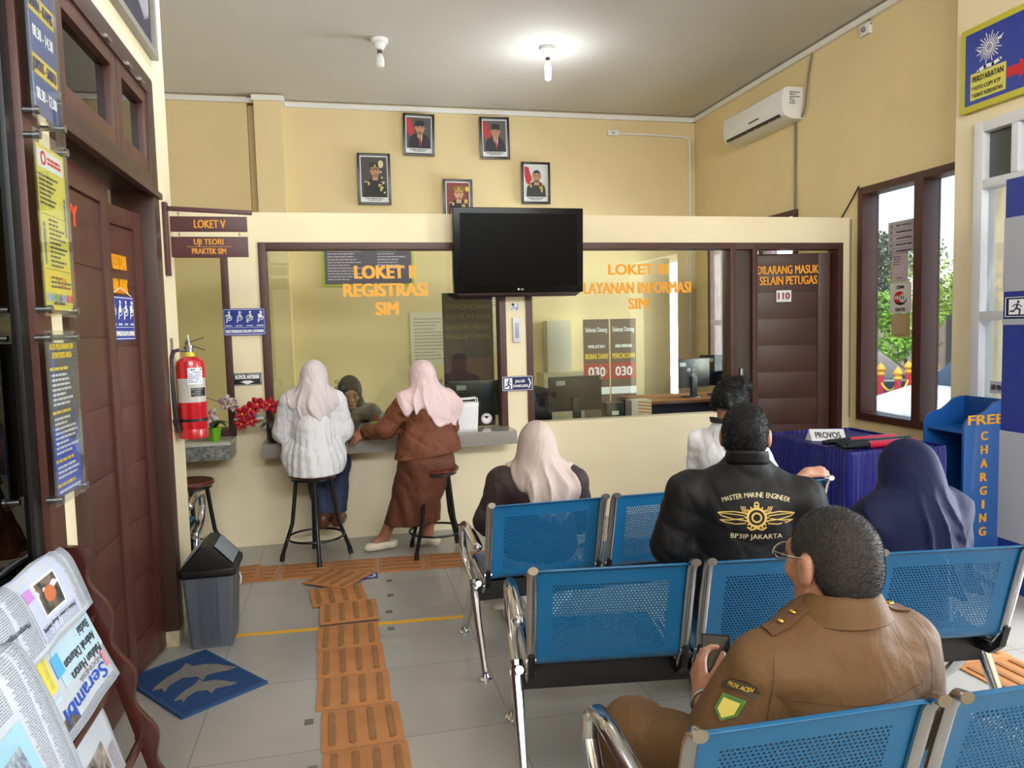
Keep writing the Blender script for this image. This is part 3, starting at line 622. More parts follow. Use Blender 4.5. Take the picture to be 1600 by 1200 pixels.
# hanging boards of LOKET V
t = empty('hanging_sign', (-.847, 4.15, 1.86), 'maroon wooden bracket with hanging boards LOKET V and UJI TEORI PRAKTEK SIM', 'sign'); MAR = mat('maroon board', '#4a2024', .45)
MB().bar((-.848, 4.19, 1.86), (-.848, 4.19, 2.235), .05, .02, (1, 0, 0)).bar((-.855, 4.19, 2.205), (-.425, 4.19, 2.185), .022, .024).build('bracket', MAR, t, bevel=.004)
for zc, hh, nm in ((2.125, .078, 'board'), (2.008, .105, 'board')):
    o = MB().box(-.828, 4.18, zc-hh/2, -.452, 4.196, zc+hh/2).build(nm, MAR, t, bevel=.002); Mb = XZ(-.64, 4.18, zc)
    l = MB()
    if zc > 2.1: text_on(l, 'LOKET V', Mb, .005, -.020, .040, .155, .02)
    else: text_on(l, 'UJI TEORI', Mb, -.005, .012, .028, .145, .02); text_on(l, 'PRAKTEK SIM', Mb, -.005, -.036, .028, .168, .02); rect(l, -.11, 0, .105, .002, Mb)
    l.build('lettering', mat('dull orange paint', '#d8931c', .5), o, smooth=False)
h = MB()
for x in (-.787, -.493):
    for z0, z1 in ((2.164, 2.196), (2.060, 2.086)): h.tube([(x, 4.188, z0+.001), (x, 4.188, z1)], .0025, 6).ell((x, 4.188, (z0+z1)/2), (.006, .003, .006), 8, 6)
h.build('hook', STEEL, t)

# fire extinguisher
ex, ey = -.772, 4.2; RED = mat('red enamel', '#b80f1e', .25, coat=.4)
t = empty('fire_extinguisher', (ex, ey, 1.01), 'red fire extinguisher hung on the cream wall end', 'fire extinguisher')
MB().lathe([(0, 1.012), (.06, 1.01), (.071, 1.016), (.072, 1.06), (.070, 1.065), (.072, 1.07), (.072, 1.39), (.066, 1.42), (.045, 1.438), (.028, 1.443), (0, 1.443)], (ex, ey, 0), 36).build('cylinder', RED, t)
MB().lathe([(.026, 1.438), (.026, 1.458), (.018, 1.465), (0, 1.465)], (ex, ey, 0), 20).build('yellow_collar', mat('yellow plastic', '#cfc23a', .4), t)
MB().lathe([(.016, 1.46), (.016, 1.485), (.02, 1.487), (.02, 1.50), (0, 1.50)], (ex, ey, 0), 16).tube([(ex, ey, 1.475), (ex-.05, ey, 1.478)], .010, 10).build('valve', STEEL, t)
MB().bar((ex-.025, ey, 1.49), (ex+.02, ey, 1.495), .022, .012).bar((ex+.02, ey, 1.495), (ex+.075, ey-.005, 1.475), .018, .006).bar((ex-.02, ey, 1.51), (ex+.075, ey-.005, 1.54), .018, .006).bar((ex-.015, ey, 1.488), (ex-.01, ey, 1.53), .016, .012).build('lever', mat('dark grey steel', '#3c3c40', .35), t, bevel=.002)
MB().tube([(ex+.005, ey-.012, 1.49), (ex-.002, ey-.012, 1.555)], .003, 6).build('pull_pin', mat('white plastic', '#e6e6e6'), t)
MB().tube([(ex-.05, ey, 1.478), (ex-.072, ey-.02, 1.472), (ex-.083, ey-.05, 1.43), (ex-.083, ey-.06, 1.34), (ex-.076, ey-.055, 1.2), (ex-.066, ey-.05, 1.1), (ex-.062, ey-.05, 1.05)], [.009, .010, .011, .011, .011, .013, .013], 10).build('hose', BLACKPL, t)
MB().lathe([(.0735, 1.105), (.0735, 1.118), (.0725, 1.119), (.0725, 1.104), (.0735, 1.105)], (ex, ey, 0), 36).box(ex-.09, ey-.07, 1.1, ex-.055, ey-.03, 1.122).build('strap', BLACKPL, t)
MB().box(-.862, ey-.02, 1.46, -.855, ey+.02, 1.54).bar((-.858, ey, 1.475), (ex-.02, ey, 1.475), .02, .006).build('wall_bracket', STEEL, t)
def cyl_label(name, r, a0, a1, z0, z1, m, parent):
    return MB().grid(lambda u, v: (ex+r*math.cos(a0+(a1-a0)*u), ey+r*math.sin(a0+(a1-a0)*u), z0+(z1-z0)*v), 18, 1).build(name, m, parent)
lb = cyl_label('label', .0726, -2.55, -.2, 1.205, 1.33, mat('aluminium label', '#b8b4ae', .4), t)
cyl_label('label', .0730, -1.6, -.55, 1.30, 1.385, mat('white paper label', '#e0e2ea', .5), t); l2 = cyl_label('label', .0729, -1.45, -.3, 1.235, 1.28, BLACKPL, t)
def cyl_dashes(name, r, rows, m, parent):
    b = MB()
    for a0, a1, z, h in rows:
        n = 6
        for i in range(n):
            if rng.random() < .2: continue
            p0 = a0+(a1-a0)*i/n; p1 = a0+(a1-a0)*(i+.8)/n
            b.add([(ex+r*math.cos(p), ey+r*math.sin(p), zz) for p, zz in ((p0, z), (p1, z), (p1, z+h), (p0, z+h))], [(0, 1, 2, 3)])
    b.build(name, m, parent, smooth=False)
cyl_dashes('print', .0734, [(-1.55, -.6, 1.372, .007)]+[(-1.55, -.65, 1.36-.010*k, .004) for k in range(6)], NAVYP, t)
cyl_dashes('print', .0732, [(-1.4, -.4, 1.27-.011*k, .004) for k in range(4)]+[(-2.4, -1.6, 1.32-.012*k, .003) for k in range(8)], mat('grey print', '#8c8c90', .5), t)

# swing lid bin
bx, by = -.685, 3.985; t = empty('swing_lid_bin', (bx, by, 0), 'grey plastic swing lid bin with black top beside the double door', 'bin')
GREYPL = mat('slate grey plastic', '#575d66', .45); nb = MB()
def rr(w, d, r, z, n=5):
    o = []
    for cx, cy, a in ((w-r, d-r, 0), (-w+r, d-r, PI/2), (-w+r, -d+r, PI), (w-r, -d+r, 3*PI/2)):
        for k in range(n): o.append((bx+cx+r*math.cos(a+k*PI/2/(n-1)), by+cy+r*math.sin(a+k*PI/2/(n-1)), z))
    return o
def stack(mb, rings, cap=True):
    n = len(rings[0]); v = [p for r in rings for p in r]
    f = [(i*n+k, i*n+(k+1) % n, (i+1)*n+(k+1) % n, (i+1)*n+k) for i in range(len(rings)-1) for k in range(n)]
    if cap: f += [tuple(range(n-1, -1, -1)), tuple((len(rings)-1)*n+k for k in range(n))]
    return mb.add(v, f)
stack(nb, [rr(.098, .115, .02, 0), rr(.10, .117, .02, .01), rr(.122, .14, .022, .385)]).build('bin_body', GREYPL, t)
r = MB()
for k in range(9):
    x = bx-.028+k*.007; r.bar((x*1.0, by-.1165, .015), (x, by-.139, .37), .003, .006, (0, -1, 0))
r.bar((bx-.04, by-.118, .02), (bx-.042, by-.140, .375), .004, .012, (0, -1, 0)).bar((bx+.04, by-.118, .02), (bx+.042, by-.140, .375), .004, .012, (0, -1, 0)).build('ribbed_panel', mat('dark slate plastic', '#4a4f58', .5), t)
ld = MB(); stack(ld, [rr(.13, .148, .022, .365), rr(.135, .153, .024, .375), rr(.135, .153, .024, .398), rr(.125, .143, .02, .405)])
ld.prism([(bx-.125, .404), (bx+.125, .404), (bx+.02, .52), (bx-.02, .52)], basis((0, by, 0), (1, 0, 0), (0, 0, 1)), -.135, .135); ld.build('lid', BLACKPL, t, bevel=.004)
for s_ in (-1, 1):
    u = Vector((s_*.105, 0, -.116)).normalized(); o_ = Vector((bx+s_*.072, by, .462)); MB().box(-.11, -.062, 0, .11, .062, .006, basis(o_ + Vector((.116*s_, 0, .105))*.03, (0, 1, 0) if s_ > 0 else (0, -1, 0), -u)).build('swing_flap', mat('grey flap plastic', '#7c848c', .4), t, bevel=.003)
MB().tube([(bx+.129, by+.02, .33), (bx+.135, by+.02, .30), (bx+.13, by+.02, .27)], .004, 6).build('bag_edge', WPRINT, t)

# dolphin mat
Mm = rotz(math.atan2(.239, .319), (-.699, 3.495, 0)); mt = MB().box(-.195, -.275, 0, .195, .275, .010, Mm).build('door_mat', mat('blue loop mat', '#123f73', .9, bump=.8, bscale=180, var=.35, vscale=90), bevel=.004); tag(mt, 'blue door mat with two grey dolphins in front of the double door', 'mat')
MB().box(-.197, -.277, 0, .197, -.255, .012, Mm).box(-.197, .255, 0, .197, .277, .012, Mm).box(-.197, -.277, 0, -.178, .277, .012, Mm).box(.178, -.277, 0, .197, .277, .012, Mm).build('mat_border', mat('navy vinyl border', '#17406e', .6), mt, bevel=.003)
Md = Matrix.Translation((-.695, 3.50, 0)) @ Matrix.Rotation(math.radians(20), 4, 'Z')
def dolphin(mb, x, y, s, fl=1):
    pts = [(-.5, -.10), (-.42, -.02), (-.30, .07), (-.12, .16), (-.02, .27), (.03, .17), (.18, .15), (.32, .08), (.42, -.01), (.50, -.06), (.40, -.08), (.26, -.06), (.14, -.06), (.06, -.16), (.02, -.05), (-.14, 0), (-.30, -.08), (-.38, -.18), (-.40, -.10)]
    mb.prism([(x+fl*p[0]*s, y+p[1]*s*1.55) for p in (pts if fl > 0 else pts[::-1])], Md, .0098, .0135)
dl = MB(); dolphin(dl, 0, .055, .36); dolphin(dl, .015, -.12, .26)
dl.build('dolphin_motif', mat('grey loop mat', '#807c74', .95, bump=.9, bscale=160, var=.3, vscale=80), mt)

# ------------------------------------------------------------------ tactile paving
TACT = mat('orange rubber paving', '#b97c4a', .55, var=.18, vscale=7); ORD = 'first second third fourth fifth sixth seventh eighth ninth tenth eleventh twelfth'.split()
TBAR = mat('worn orange bar', '#97683f', .55, var=.2, vscale=15)
def tactile():
    o = MB().box(-.155, -.15, 0, .155, .15, .007).build('tactile_tile', TACT, bevel=.002, loc=(0, 0, 0))
    for k in range(4):
        x = -.114+.076*k; n = 6; pl = [(x+.014*math.cos(a), s_*.112+.014*math.sin(a)) for s_, a0 in ((1, 0), (-1, PI)) for a in [a0+PI*i/n for i in range(n+1)]]
        MB().prism(pl, Matrix.Identity(4), .006, .0115).build('raised_bar', TBAR, o, bevel=.002)
    return o
T0 = tactile(); GT = 'orange tactile paving tiles'; used = [0]
def tile(x, y, a, label, z=0):
    o = T0 if used[0] == 0 else copy_tree(T0); used[0] = 1; o.location = (x, y, z); o.rotation_euler = (0, 0, a); tag(o, label, 'floor tile', GT)
for k in range(11): tile(-.60+.312*k, 4.995-.020*k, PI/2-.06, f'orange tactile tile, {ORD[k]} from the left in the row by the bar stools')
tile(-.72, 5.01, PI/2+.05, 'loose orange tactile tile overlapping the left end of the stool row', .008)
for k, (x, y, a) in enumerate([(-.015, 4.125, .02), (-.02, 3.82, -.01), (-.012, 3.52, .01), (-.005, 3.22, -.01), (.02, 2.91, .02), (.03, 2.60, 0), (.03, 2.29, 0)]): tile(x, y, a, f'orange tactile tile, {ORD[k]} of the straight path counted from the yellow tape', .0125 if k == 0 else 0)
tile(-.075, 4.43, .10, 'orange tactile tile lying slightly turned behind the straight path', .006)
tile(-.08, 4.72, -.62, 'orange tactile tile lying skewed in front of the stool row', .0125)
for k in range(4): tile(2.76, 3.18-.31*k, .03, f'orange tactile tile, {ORD[k]} from the table in the aisle right of the benches')
o = MB().bar((-.60, 3.992, .0012), (.66, 3.905, .0012), .035, .002, (0, 0, 1)).build('floor_tape', mat('yellow floor tape', '#e0a81c', .5)); tag(o, 'yellow tape line stuck across the floor in front of the counter', 'tape')
o = MB().box(.05, 4.69, 0, .17, 4.83, .002).build('floor_sticker', BSIGN); tag(o, 'blue floor sticker with a white curve by the stool row', 'sticker'); t = MB(); ring(t, .12, 4.75, .025, .038, Matrix.Identity(4), .0028, 16, -2.2, .8); t.build('print', WPRINT, o, smooth=False)
for k, (x, y, lb) in enumerate([(.235, 4.62, 'grey tape scrap on the floor nearest the blue floor sticker'), (.225, 4.36, 'grey tape scrap on the floor below the one by the blue sticker'), (.20, 4.10, 'grey tape scrap at the right edge of the first path tile'), (.195, 3.86, 'grey tape scrap at the right edge of the second path tile'), (-.185, 3.0, 'grey tape scrap at the left edge of the fifth path tile'), (-.16, 2.66, 'grey tape scrap at the left edge of the sixth path tile')]):
    o = MB().box(x-.018, y-.022, 0, x+.018, y+.022, .0015).build('tape_scrap', mat('grey cloth tape', '#63625e', .6)); tag(o, lb, 'tape')
# ------------------------------------------------------------------ portraits on the back wall
FRB = mat('black picture frame', '#101012', .3)
def portrait(x0, z0, w, h, label, bg, suit, flag, cap, medals, tilt=0, capt=True, skin='#b98a6c'):
    t = empty('framed_portrait', (x0+w/2, 8.55, z0), label, 'picture', 'framed portraits on the back wall')
    R = Matrix.Translation((x0+w/2, 8.545, z0)) @ Matrix.Rotation(math.radians(2.5), 4, 'X') @ Matrix.Rotation(math.radians(tilt), 4, 'Y')
    b = MB(); f = .028
    for a, c, d, e in ((-w/2, 0, -w/2+f, h), (w/2-f, 0, w/2, h), (-w/2, 0, w/2, f), (-w/2, h-f, w/2, h)): b.box(a, -.022, c, d, .0, e, R)
    b.build('frame', FRB, t, bevel=.004)
    M = R @ basis((0, -.004, 0), (1, 0, 0), (0, 0, 1)); n = [0]
    def layer(name, m, fn):
        n[0] += 1; q = MB(); fn(q, .0006*n[0]); q.build(name, m, pp, smooth=False)
    pp = MB().box(-w/2+f-.002, -.004, f-.002, w/2-f+.002, -.001, h-f+.002, R).build('print', WPRINT, t, smooth=False)
    x1 = w/2-f-.012; y0 = f+(.055 if capt else .012); y1 = h-f-.012; H_ = y1-y0
    layer('backdrop', mat('backdrop '+bg, bg, .5), lambda q, L: rect(q, -x1, y0, x1, y1, M, L))
    if flag: layer('flag', mat('flag red', '#b8242c', .5), lambda q, L: flat(q, [(-x1, y1-.01), (-x1+.05, y1-.02), (-x1+.09, y1-H_*.45), (-x1+.05, y1-H_*.62), (-x1+.02, y1-H_*.55), (-x1, y1-H_*.3)], M, L))
    if flag == 2: layer('flag_white', WPRINT, lambda q, L: flat(q, [(-x1, y1-H_*.3), (-x1+.02, y1-H_*.55), (-x1+.05, y1-H_*.62), (-x1+.06, y1-H_*.75), (-x1, y1-H_*.6)], M, L))
    cx = .012; s = x1
    layer('jacket', mat('jacket '+suit, suit, .6), lambda q, L: flat(q, [(-s*.84, y0), (-s*.80, y0+H_*.28), (-s*.62, y0+H_*.40), (cx-.03, y0+H_*.50), (cx+.03, y0+H_*.50), (s*.70, y0+H_*.40), (s*.86, y0+H_*.27), (s*.9, y0)], M, L))
    if not medals:
        layer('shirt', WPRINT, lambda q, L: flat(q, [(cx-.032, y0+H_*.50), (cx+.032, y0+H_*.50), (cx+.012, y0+H_*.12)], M, L))
        layer('tie', mat('tie red', '#9c2030', .5), lambda q, L: flat(q, [(cx-.008, y0+H_*.47), (cx+.010, y0+H_*.47), (cx+.016, y0+H_*.12), (cx+.006, y0+H_*.06), (cx-.004, y0+H_*.14)], M, L))
    sk = mat('portrait skin '+skin, skin, .6); hy = y0+H_*.65; K = 1.32; e = lambda q, x, y, r, L, ry: circ(q, cx+x*K, hy+y*K, r*K, M, L, 20, ry*K); F = lambda q, pts, L: flat(q, [(cx+x*K, hy+y*K) for x, y in pts], M, L)
    layer('face', sk, lambda q, L: (e(q, 0, 0, .036, L, .05), F(q, [(-.02, -.03), (.02, -.03), (.024, -.075), (-.024, -.075)], L), e(q, -.036, 0, .007, L, .012), e(q, .036, 0, .007, L, .012)))
    layer('features', mat('portrait dark', '#3a241c', .6), lambda q, L: (F(q, [(-.026, .010), (-.008, .010), (-.008, .014), (-.026, .015)], L), F(q, [(.008, .010), (.026, .010), (.026, .015), (.008, .014)], L), F(q, [(-.020, .002), (-.010, .002), (-.010, .006), (-.020, .006)], L), F(q, [(.010, .002), (.020, .002), (.020, .006), (.010, .006)], L), F(q, [(-.004, -.012), (.004, -.012), (.006, -.016), (-.006, -.016)], L)))
    layer('mouth', mat('portrait lips', '#96584c', .6), lambda q, L: F(q, [(-.009, -.0265), (.009, -.0265), (.005, -.0295), (-.005, -.0295)], L))
    capm = mat('cap '+cap, cap, .6)
    if medals == 2: layer('hair', capm, lambda q, L: F(q, [(.038*math.cos(a), .008+.047*math.sin(a)) for a in [PI*i/12 for i in range(13)]]+[(-.030, .026), (0, .032), (.030, .026)], L))
    elif medals: layer('peaked_cap', capm, lambda q, L: F(q, [(-.038, .022), (-.052, .050), (-.03, .070), (.03, .070), (.052, .050), (.038, .022), (0, .014)], L))
    else: layer('cap', capm, lambda q, L: F(q, [(-.037, .018), (-.034, .058), (0, .064), (.034, .058), (.037, .018)], L))
    if medals:
        layer('medals', mat('medal gold', '#c9ae62', .4), lambda q, L: [rect(q, x, y, x+a, y+c, M, L) for x, y, a, c in ((cx+.03, y0+H_*.30, .04, .012), (cx+.03, y0+H_*.26, .045, .010), (-s*.5, y0+H_*.30, .02, .03), (-s*.78, y0+H_*.37, .05, .01), (s*.5, y0+H_*.37, .05, .01), (cx+.05, y0+H_*.15, .02, .04))])
        if medals == 1: layer('cap_badge', mat('medal gold', '#c9ae62', .4), lambda q, L: (F(q, [(-.036, .024), (.036, .024), (.036, .030), (-.036, .030)], L), e(q, 0, .045, .008, L, .010)))
    if capt: layer('caption', BLKPRINT, lambda q, L: (para(q, M, -s*.75, s*.75, f+.036, 1, .01, .009, random, (.98, 1), L), para(q, M, -s*.5, s*.55, f+.02, 1, .01, .007, random, (.98, 1), L)))
    return t, M, x1, y0, y1
t, M, s, a, b = portrait(.256, 2.945, .36, .555, 'leftmost framed portrait, officer with cap before a dark backdrop with emblem', '#3c3636', '#232225', 0, '#2b2620', 1)
q = MB(); circ(q, .075, b-.075, .028, M, .004, 16, .042); [circ(q, x, y, .011, M, .004, 5) for x, y in ((.075, b-.16), (.085, b-.22), (.10, b-.28), (.09, b-.33), (.11, b-.38))]; q.build('emblem', mat('pale gold print', '#d8cfa8', .5), t, smooth=False)
portrait(.765, 3.49, .35, .455, 'upper left framed portrait, man in dark suit and black cap with a red flag', '#4a4648', '#26262b', 1, '#1c1c1e', 0, 1)
portrait(1.637, 3.475, .345, .465, 'upper right framed portrait, younger man in dark suit and cap with a red flag', '#5a5654', '#2a2a30', 1, '#1e1e20', 0, -1)
t, M, s, a, b = portrait(1.195, 2.80, .335, .44, 'lowest framed portrait half hidden by the television, officer on a red backdrop', '#7c2c22', '#1d1d22', 0, '#8a6a2c', 1, 0, False, '#c99a78')
q = MB(); [flat(q, [(x+(r if i % 2 == 0 else r*.42)*math.cos(PI/2+i*PI/5), y+(r if i % 2 == 0 else r*.42)*math.sin(PI/2+i*PI/5)) for i in range(10)], M, .006) for x, y, r in ((.09, b-.20, .028), (.11, b-.29, .026))]; circ(q, .105, b-.07, .022, M, .006, 14, .03); q.build('gold_star', mat('star gold', '#e8c428', .5), t, smooth=False)
portrait(2.105, 2.975, .345, .475, 'rightmost framed portrait, bareheaded officer with medals on a pale backdrop', '#cfd2d2', '#33372e', 1, '#2a2624', 2)

# ------------------------------------------------------------------ services on the walls and ceiling
CABLE = mat('grey cable', '#7a7468', .6); PLW = mat('white plastic', '#dfdeda', .35)
t = empty('air_conditioner', (4.19, 6.9, 3.43), 'white split air conditioner high on the right wall', 'air conditioner')
prof = [(4.30, 3.715), (4.12, 3.715), (4.085, 3.69), (4.07, 3.60), (4.075, 3.50), (4.10, 3.455), (4.17, 3.43), (4.30, 3.425)]
Ma = Matrix(((1, 0, 0, 0), (0, 0, 1, 0), (0, 1, 0, 0), (0, 0, 0, 1)))
MB().prism(prof, Ma, 6.36, 7.45).build('housing', PLW, t, bevel=.006)
MB().box(4.082, 6.42, 3.452, 4.16, 7.39, 3.475, Matrix.Translation((-.006, 0, 0))).build('air_outlet', BLACKPL, t)
for k in range(8): MB().box(4.078, 6.47+.125*k, 3.45, 4.10, 6.475+.125*k, 3.475).build('louver', PLW, t)
MB().box(4.068, 6.76, 3.52, 4.075, 6.94, 3.535).build('display_slot', mat('grey plastic', '#4a4a4a', .3), t)
q = MB(); para(q, XZ(4.2, 6.3588, 3.6), -.05, .06, .06, 6, .02, .010, random); q.build('label_print', mat('dark green print', '#5a6a58', .5), t, smooth=False)
def cable(name, pts, r, label, m=CABLE):
    o = MB().tube(pts, r, 8).build(name, m); tag(o, label, 'cable'); return o
cable('power_cable', [(4.28, 6.36, 3.44), (4.275, 6.30, 3.52), (4.285, 6.27, 3.8), (4.285, 6.21, 3.99), (4.285, 5.9, 4.01), (4.285, 5.72, 3.985), (4.285, 5.60, 4.01), (4.285, 5.47, 4.0), (4.285, 5.44, 3.93), (4.28, 5.52, 3.91)], .009, 'dark cable looping from the air conditioner up to the wall socket')
cable('drain_pipe', [(4.285, 6.47, 3.43), (4.285, 6.47, 3.2), (4.285, 6.47, 2.55)], .011, 'thin dark drain pipe running straight down below the air conditioner')
o = MB().box(4.27, 5.44, 3.86, 4.30, 5.56, 3.95).build('wall_socket', PLW, bevel=.006); tag(o, 'white wall socket with a plug near the ceiling on the right wall', 'socket'); MB().ell((4.262, 5.50, 3.905), (.02, .022, .022), 12, 8).build('plug', mat('grey plug', '#8a867e', .4), o)
o = MB().box(3.172, 8.53, 3.785, 3.31, 8.57, 3.845).build('junction_box', PLW, bevel=.006); tag(o, 'small white junction box high on the back wall', 'junction box'); MB().box(3.225, 8.525, 3.80, 3.255, 8.532, 3.83).build('switch', mat('grey switch', '#b8b4a8'), o)
cable('conduit', [(3.31, 8.555, 3.815), (3.7, 8.555, 3.812), (4.1, 8.555, 3.80), (4.20, 8.555, 3.79), (4.225, 8.555, 3.75), (4.225, 8.555, 1.2)], .013, 'white conduit running along and down the back wall to the corner', PLW)
cable('window_cable', [(4.29, 5.57, 2.66), (4.288, 5.68, 2.54), (4.288, 5.80, 2.42)], .006, 'thin dark cable from the window corner to the partition top', BLACKPL)
cable('wall_cable', [(4.292, 5.67, 2.40), (4.292, 5.67, 1.6), (4.292, 5.67, .7)], .0045, 'thin grey cable running down beside the staff door')
def bulb(x, y, lit, label, L=.16, r=.026, e=0):
    t = empty('ceiling_lamp', (x, y, H), label, 'lamp', 'bulb lamps on the ceiling')
    MB().lathe([(0, H), (.075, H), (.072, H-.03), (.055, H-.04), (.05, H-.055), (.035, H-.085), (.024, H-.09), (0, H-.09)], (x, y, 0), 24).build('lamp_holder', PLW, t)
    MB().lathe([(.019, H-.09), (.019, H-.115), (.017, H-.12), (.017, H-.09)], (x, y, 0), 16).build('socket_collar', mat('dark brown ring', '#4a3c30', .5), t)
    m = mat('lit bulb', '#ffffff', .5, emit='#e8f4ff', estr=14) if lit else mat('opal bulb', '#dfe2e0', .35)
    z = H-.118; MB().lathe([(.015, z), (r*.75, z-.02), (r, z-.045), (r, z-L+.02), (r*.8, z-L+.006), (0, z-L)], (x, y, 0), 24).build('bulb', m, t)
    if lit: light('POINT', 'bulb_light', (x, y, z-L-.05), e, (.90, .96, 1.0), shadow_soft_size=.05)
bulb(1.91, 6.64, True, 'lit white tube bulb on the ceiling right of the unlit one', .17, .027, 13)
bulb(.43, 6.69, False, 'unlit round-ended bulb on the ceiling left of the lit one', .12, .036)
for x, y, e, lb in ((-.25, 4.35, 30, 'lit bulb on the ceiling above the double door'), (2.0, 2.0, 30, 'added lit bulb on the ceiling above the benches, out of view')): bulb(x, y, True, lb, .17, .027, e)  # the bulb over the benches is added to brighten the hall

# ------------------------------------------------------------------ boards and acrylic signs on the side walls
t = empty('information_board', (4.12, 3.85, 2.88), 'blue PERSYARATAN board with yellow rim above the white window', 'sign'); Mb = RW(4.085, 4.31, 2.885)
MB().box(4.085, 3.05, 2.885, 4.118, 4.31, 3.42).build('rim', mat('yellow green rim', '#c8c23a', .4), t, bevel=.004)
q = MB(); rect(q, .04, .04, 1.22, .495, Mb, .0015); q.build('panel', mat('royal blue print', '#243a9c', .4), t, smooth=False)
q = MB(); cx, cy = .225, .365
for a in range(24): stroke(q, [(cx+.035*math.cos(a*PI/12), cy+.035*math.sin(a*PI/12)), (cx+(.075+.02*(a % 2))*math.cos(a*PI/12), cy+(.075+.02*(a % 2))*math.sin(a*PI/12))], .006, Mb, .003)
ring(q, cx, cy, .020, .030, Mb, .003); ring(q, cx, cy, .008, .013, Mb, .003); flat(q, [(cx-.11, cy+.02), (cx-.06, cy), (cx-.06, cy-.02)], Mb, .003); flat(q, [(cx+.11, cy+.05), (cx+.06, cy+.03), (cx+.06, cy)], Mb, .003)
stroke(q, [(cx-.08, cy-.125), (cx-.03, cy-.11), (cx+.03, cy-.115), (cx+.085, cy-.10)], .022, Mb, .003); q.build('emblem', WPRINT, t, smooth=False)
q = MB(); rect(q, .085, .065, .355, .235, Mb, .003); q.build('yellow_panel', mat('pale yellow print', '#d8d060', .5), t, smooth=False)
for a in (('PERSYARATAN', Mb, .103, .178, .035, .235), ('* FOTO COPY KTP', Mb, .098, .125, .024, .22), ('* SURAT KESEHATAN', Mb, .098, .08, .024, .235)): q = MB(); text_on(q, *a, .018, 'l', .0045); q.build('lettering', BLKPRINT, t, smooth=False)
q = MB(); flat(q, [(.36, .13), (.45, .13), (.45, .10), (.53, .16), (.45, .22), (.45, .19), (.36, .19)], Mb, .003); q.build('arrow', REDPRINT, t, smooth=False)
t = empty('framed_picture', (-.85, 3.75, 2.92), 'framed dark blue picture with a white emblem high over the double door', 'picture'); b = MB()
for y0, y1, z0, z1 in ((3.35, 4.14, 2.92, 2.955), (3.35, 4.14, 3.56, 3.6), (4.105, 4.14, 2.92, 3.6), (3.35, 3.385, 2.92, 3.6)): b.box(-.86, y0, z0, -.825, y1, z1)
b.build('frame', mat('silver grey frame', '#8e8a84', .35), t, bevel=.004); Mp = LW(-.848, 3.75, 3.25)
MB().box(-.86, 3.37, 2.94, -.848, 4.12, 3.58).build('print', mat('deep indigo print', '#221e3c', .35), t); q = MB()
for cx_ in (-.1, .22):
    for k in range(9): stroke(q, [(cx_-.09+.022*k, -.19+.01*abs(k-4)), (cx_-.09+.022*k+.006, -.02-.01*abs(k-4))], .011, Mp, .002)
q.build('emblem', mat('pale silver print', '#c8c8d4', .4), t, smooth=False)
def acrylic(label, y0, y1, z0, z1, paper, extra, x=-.80):
    t = empty('acrylic_sign', (x, (y0+y1)/2, z0), label, 'sign')
    MB().box(x, y0, z0, x+.004, y1, z1).build('acrylic_plate', ACRYL, t, smooth=False)
    px = MB().box(x-.004, y0+.025, z0+.02, x-.001, y1-.02, z1-.035).build('paper', paper, t, smooth=False); extra(LW(x-.001, (y0+y1)/2, (z0+z1)/2), y1-y0, z1-z0, px)
    for y in (y0+.02, y1-.02):
        for z in (z0+.02, z1-.02): MB().tube([(-.855 if y > 2.475 else -.828, y, z), (x+.012, y, z)], .009, 12).tube([(x+.004, y, z), (x+.014, y, z)], .012, 12).build('standoff', STEEL, t)
def ex1(M, w, h, p):
    q = MB()
    for z in (.02, -.15): rect(q, -.095, z-.027, .10, z+.027, M, .001)
    q.build('yellow_band', YELPRINT, p, smooth=False)
    q = MB(); text_on(q, 'SENIN - KAMIS', M, .0, .005, .030, .175, .02, lift=.002); text_on(q, "JUM'AT - SABTU", M, .0, -.165, .030, .175, .02, lift=.002); q.build('lettering', NAVYP, p, smooth=False)
    q = MB(); text_on(q, '08.30 - 14.30', M, 0, -.075, .032, .155, .02); text_on(q, '08.30 - 12.00', M, 0, -.245, .032, .155, .02); q.build('lettering', WPRINT, p, smooth=False)
    q = MB(); text_on(q, 'PELAYANAN', M, 0, .12, .036, .17, .02); q.build('lettering', YELPRINT, p, smooth=False)
    q = MB(); flat(q, [(-.10, .2), (-.085, .2), (-.092, -.05), (-.085, -.27), (-.098, -.27)], M); q.build('light_swash', mat('light blue print', '#6aa0dc', .4), p, smooth=False)
acrylic('acrylic sign with opening hours on dark blue, topmost by the double door', 2.345, 2.585, 2.165, 2.78, mat('blue hours print', '#2c4a9a', .35), ex1)
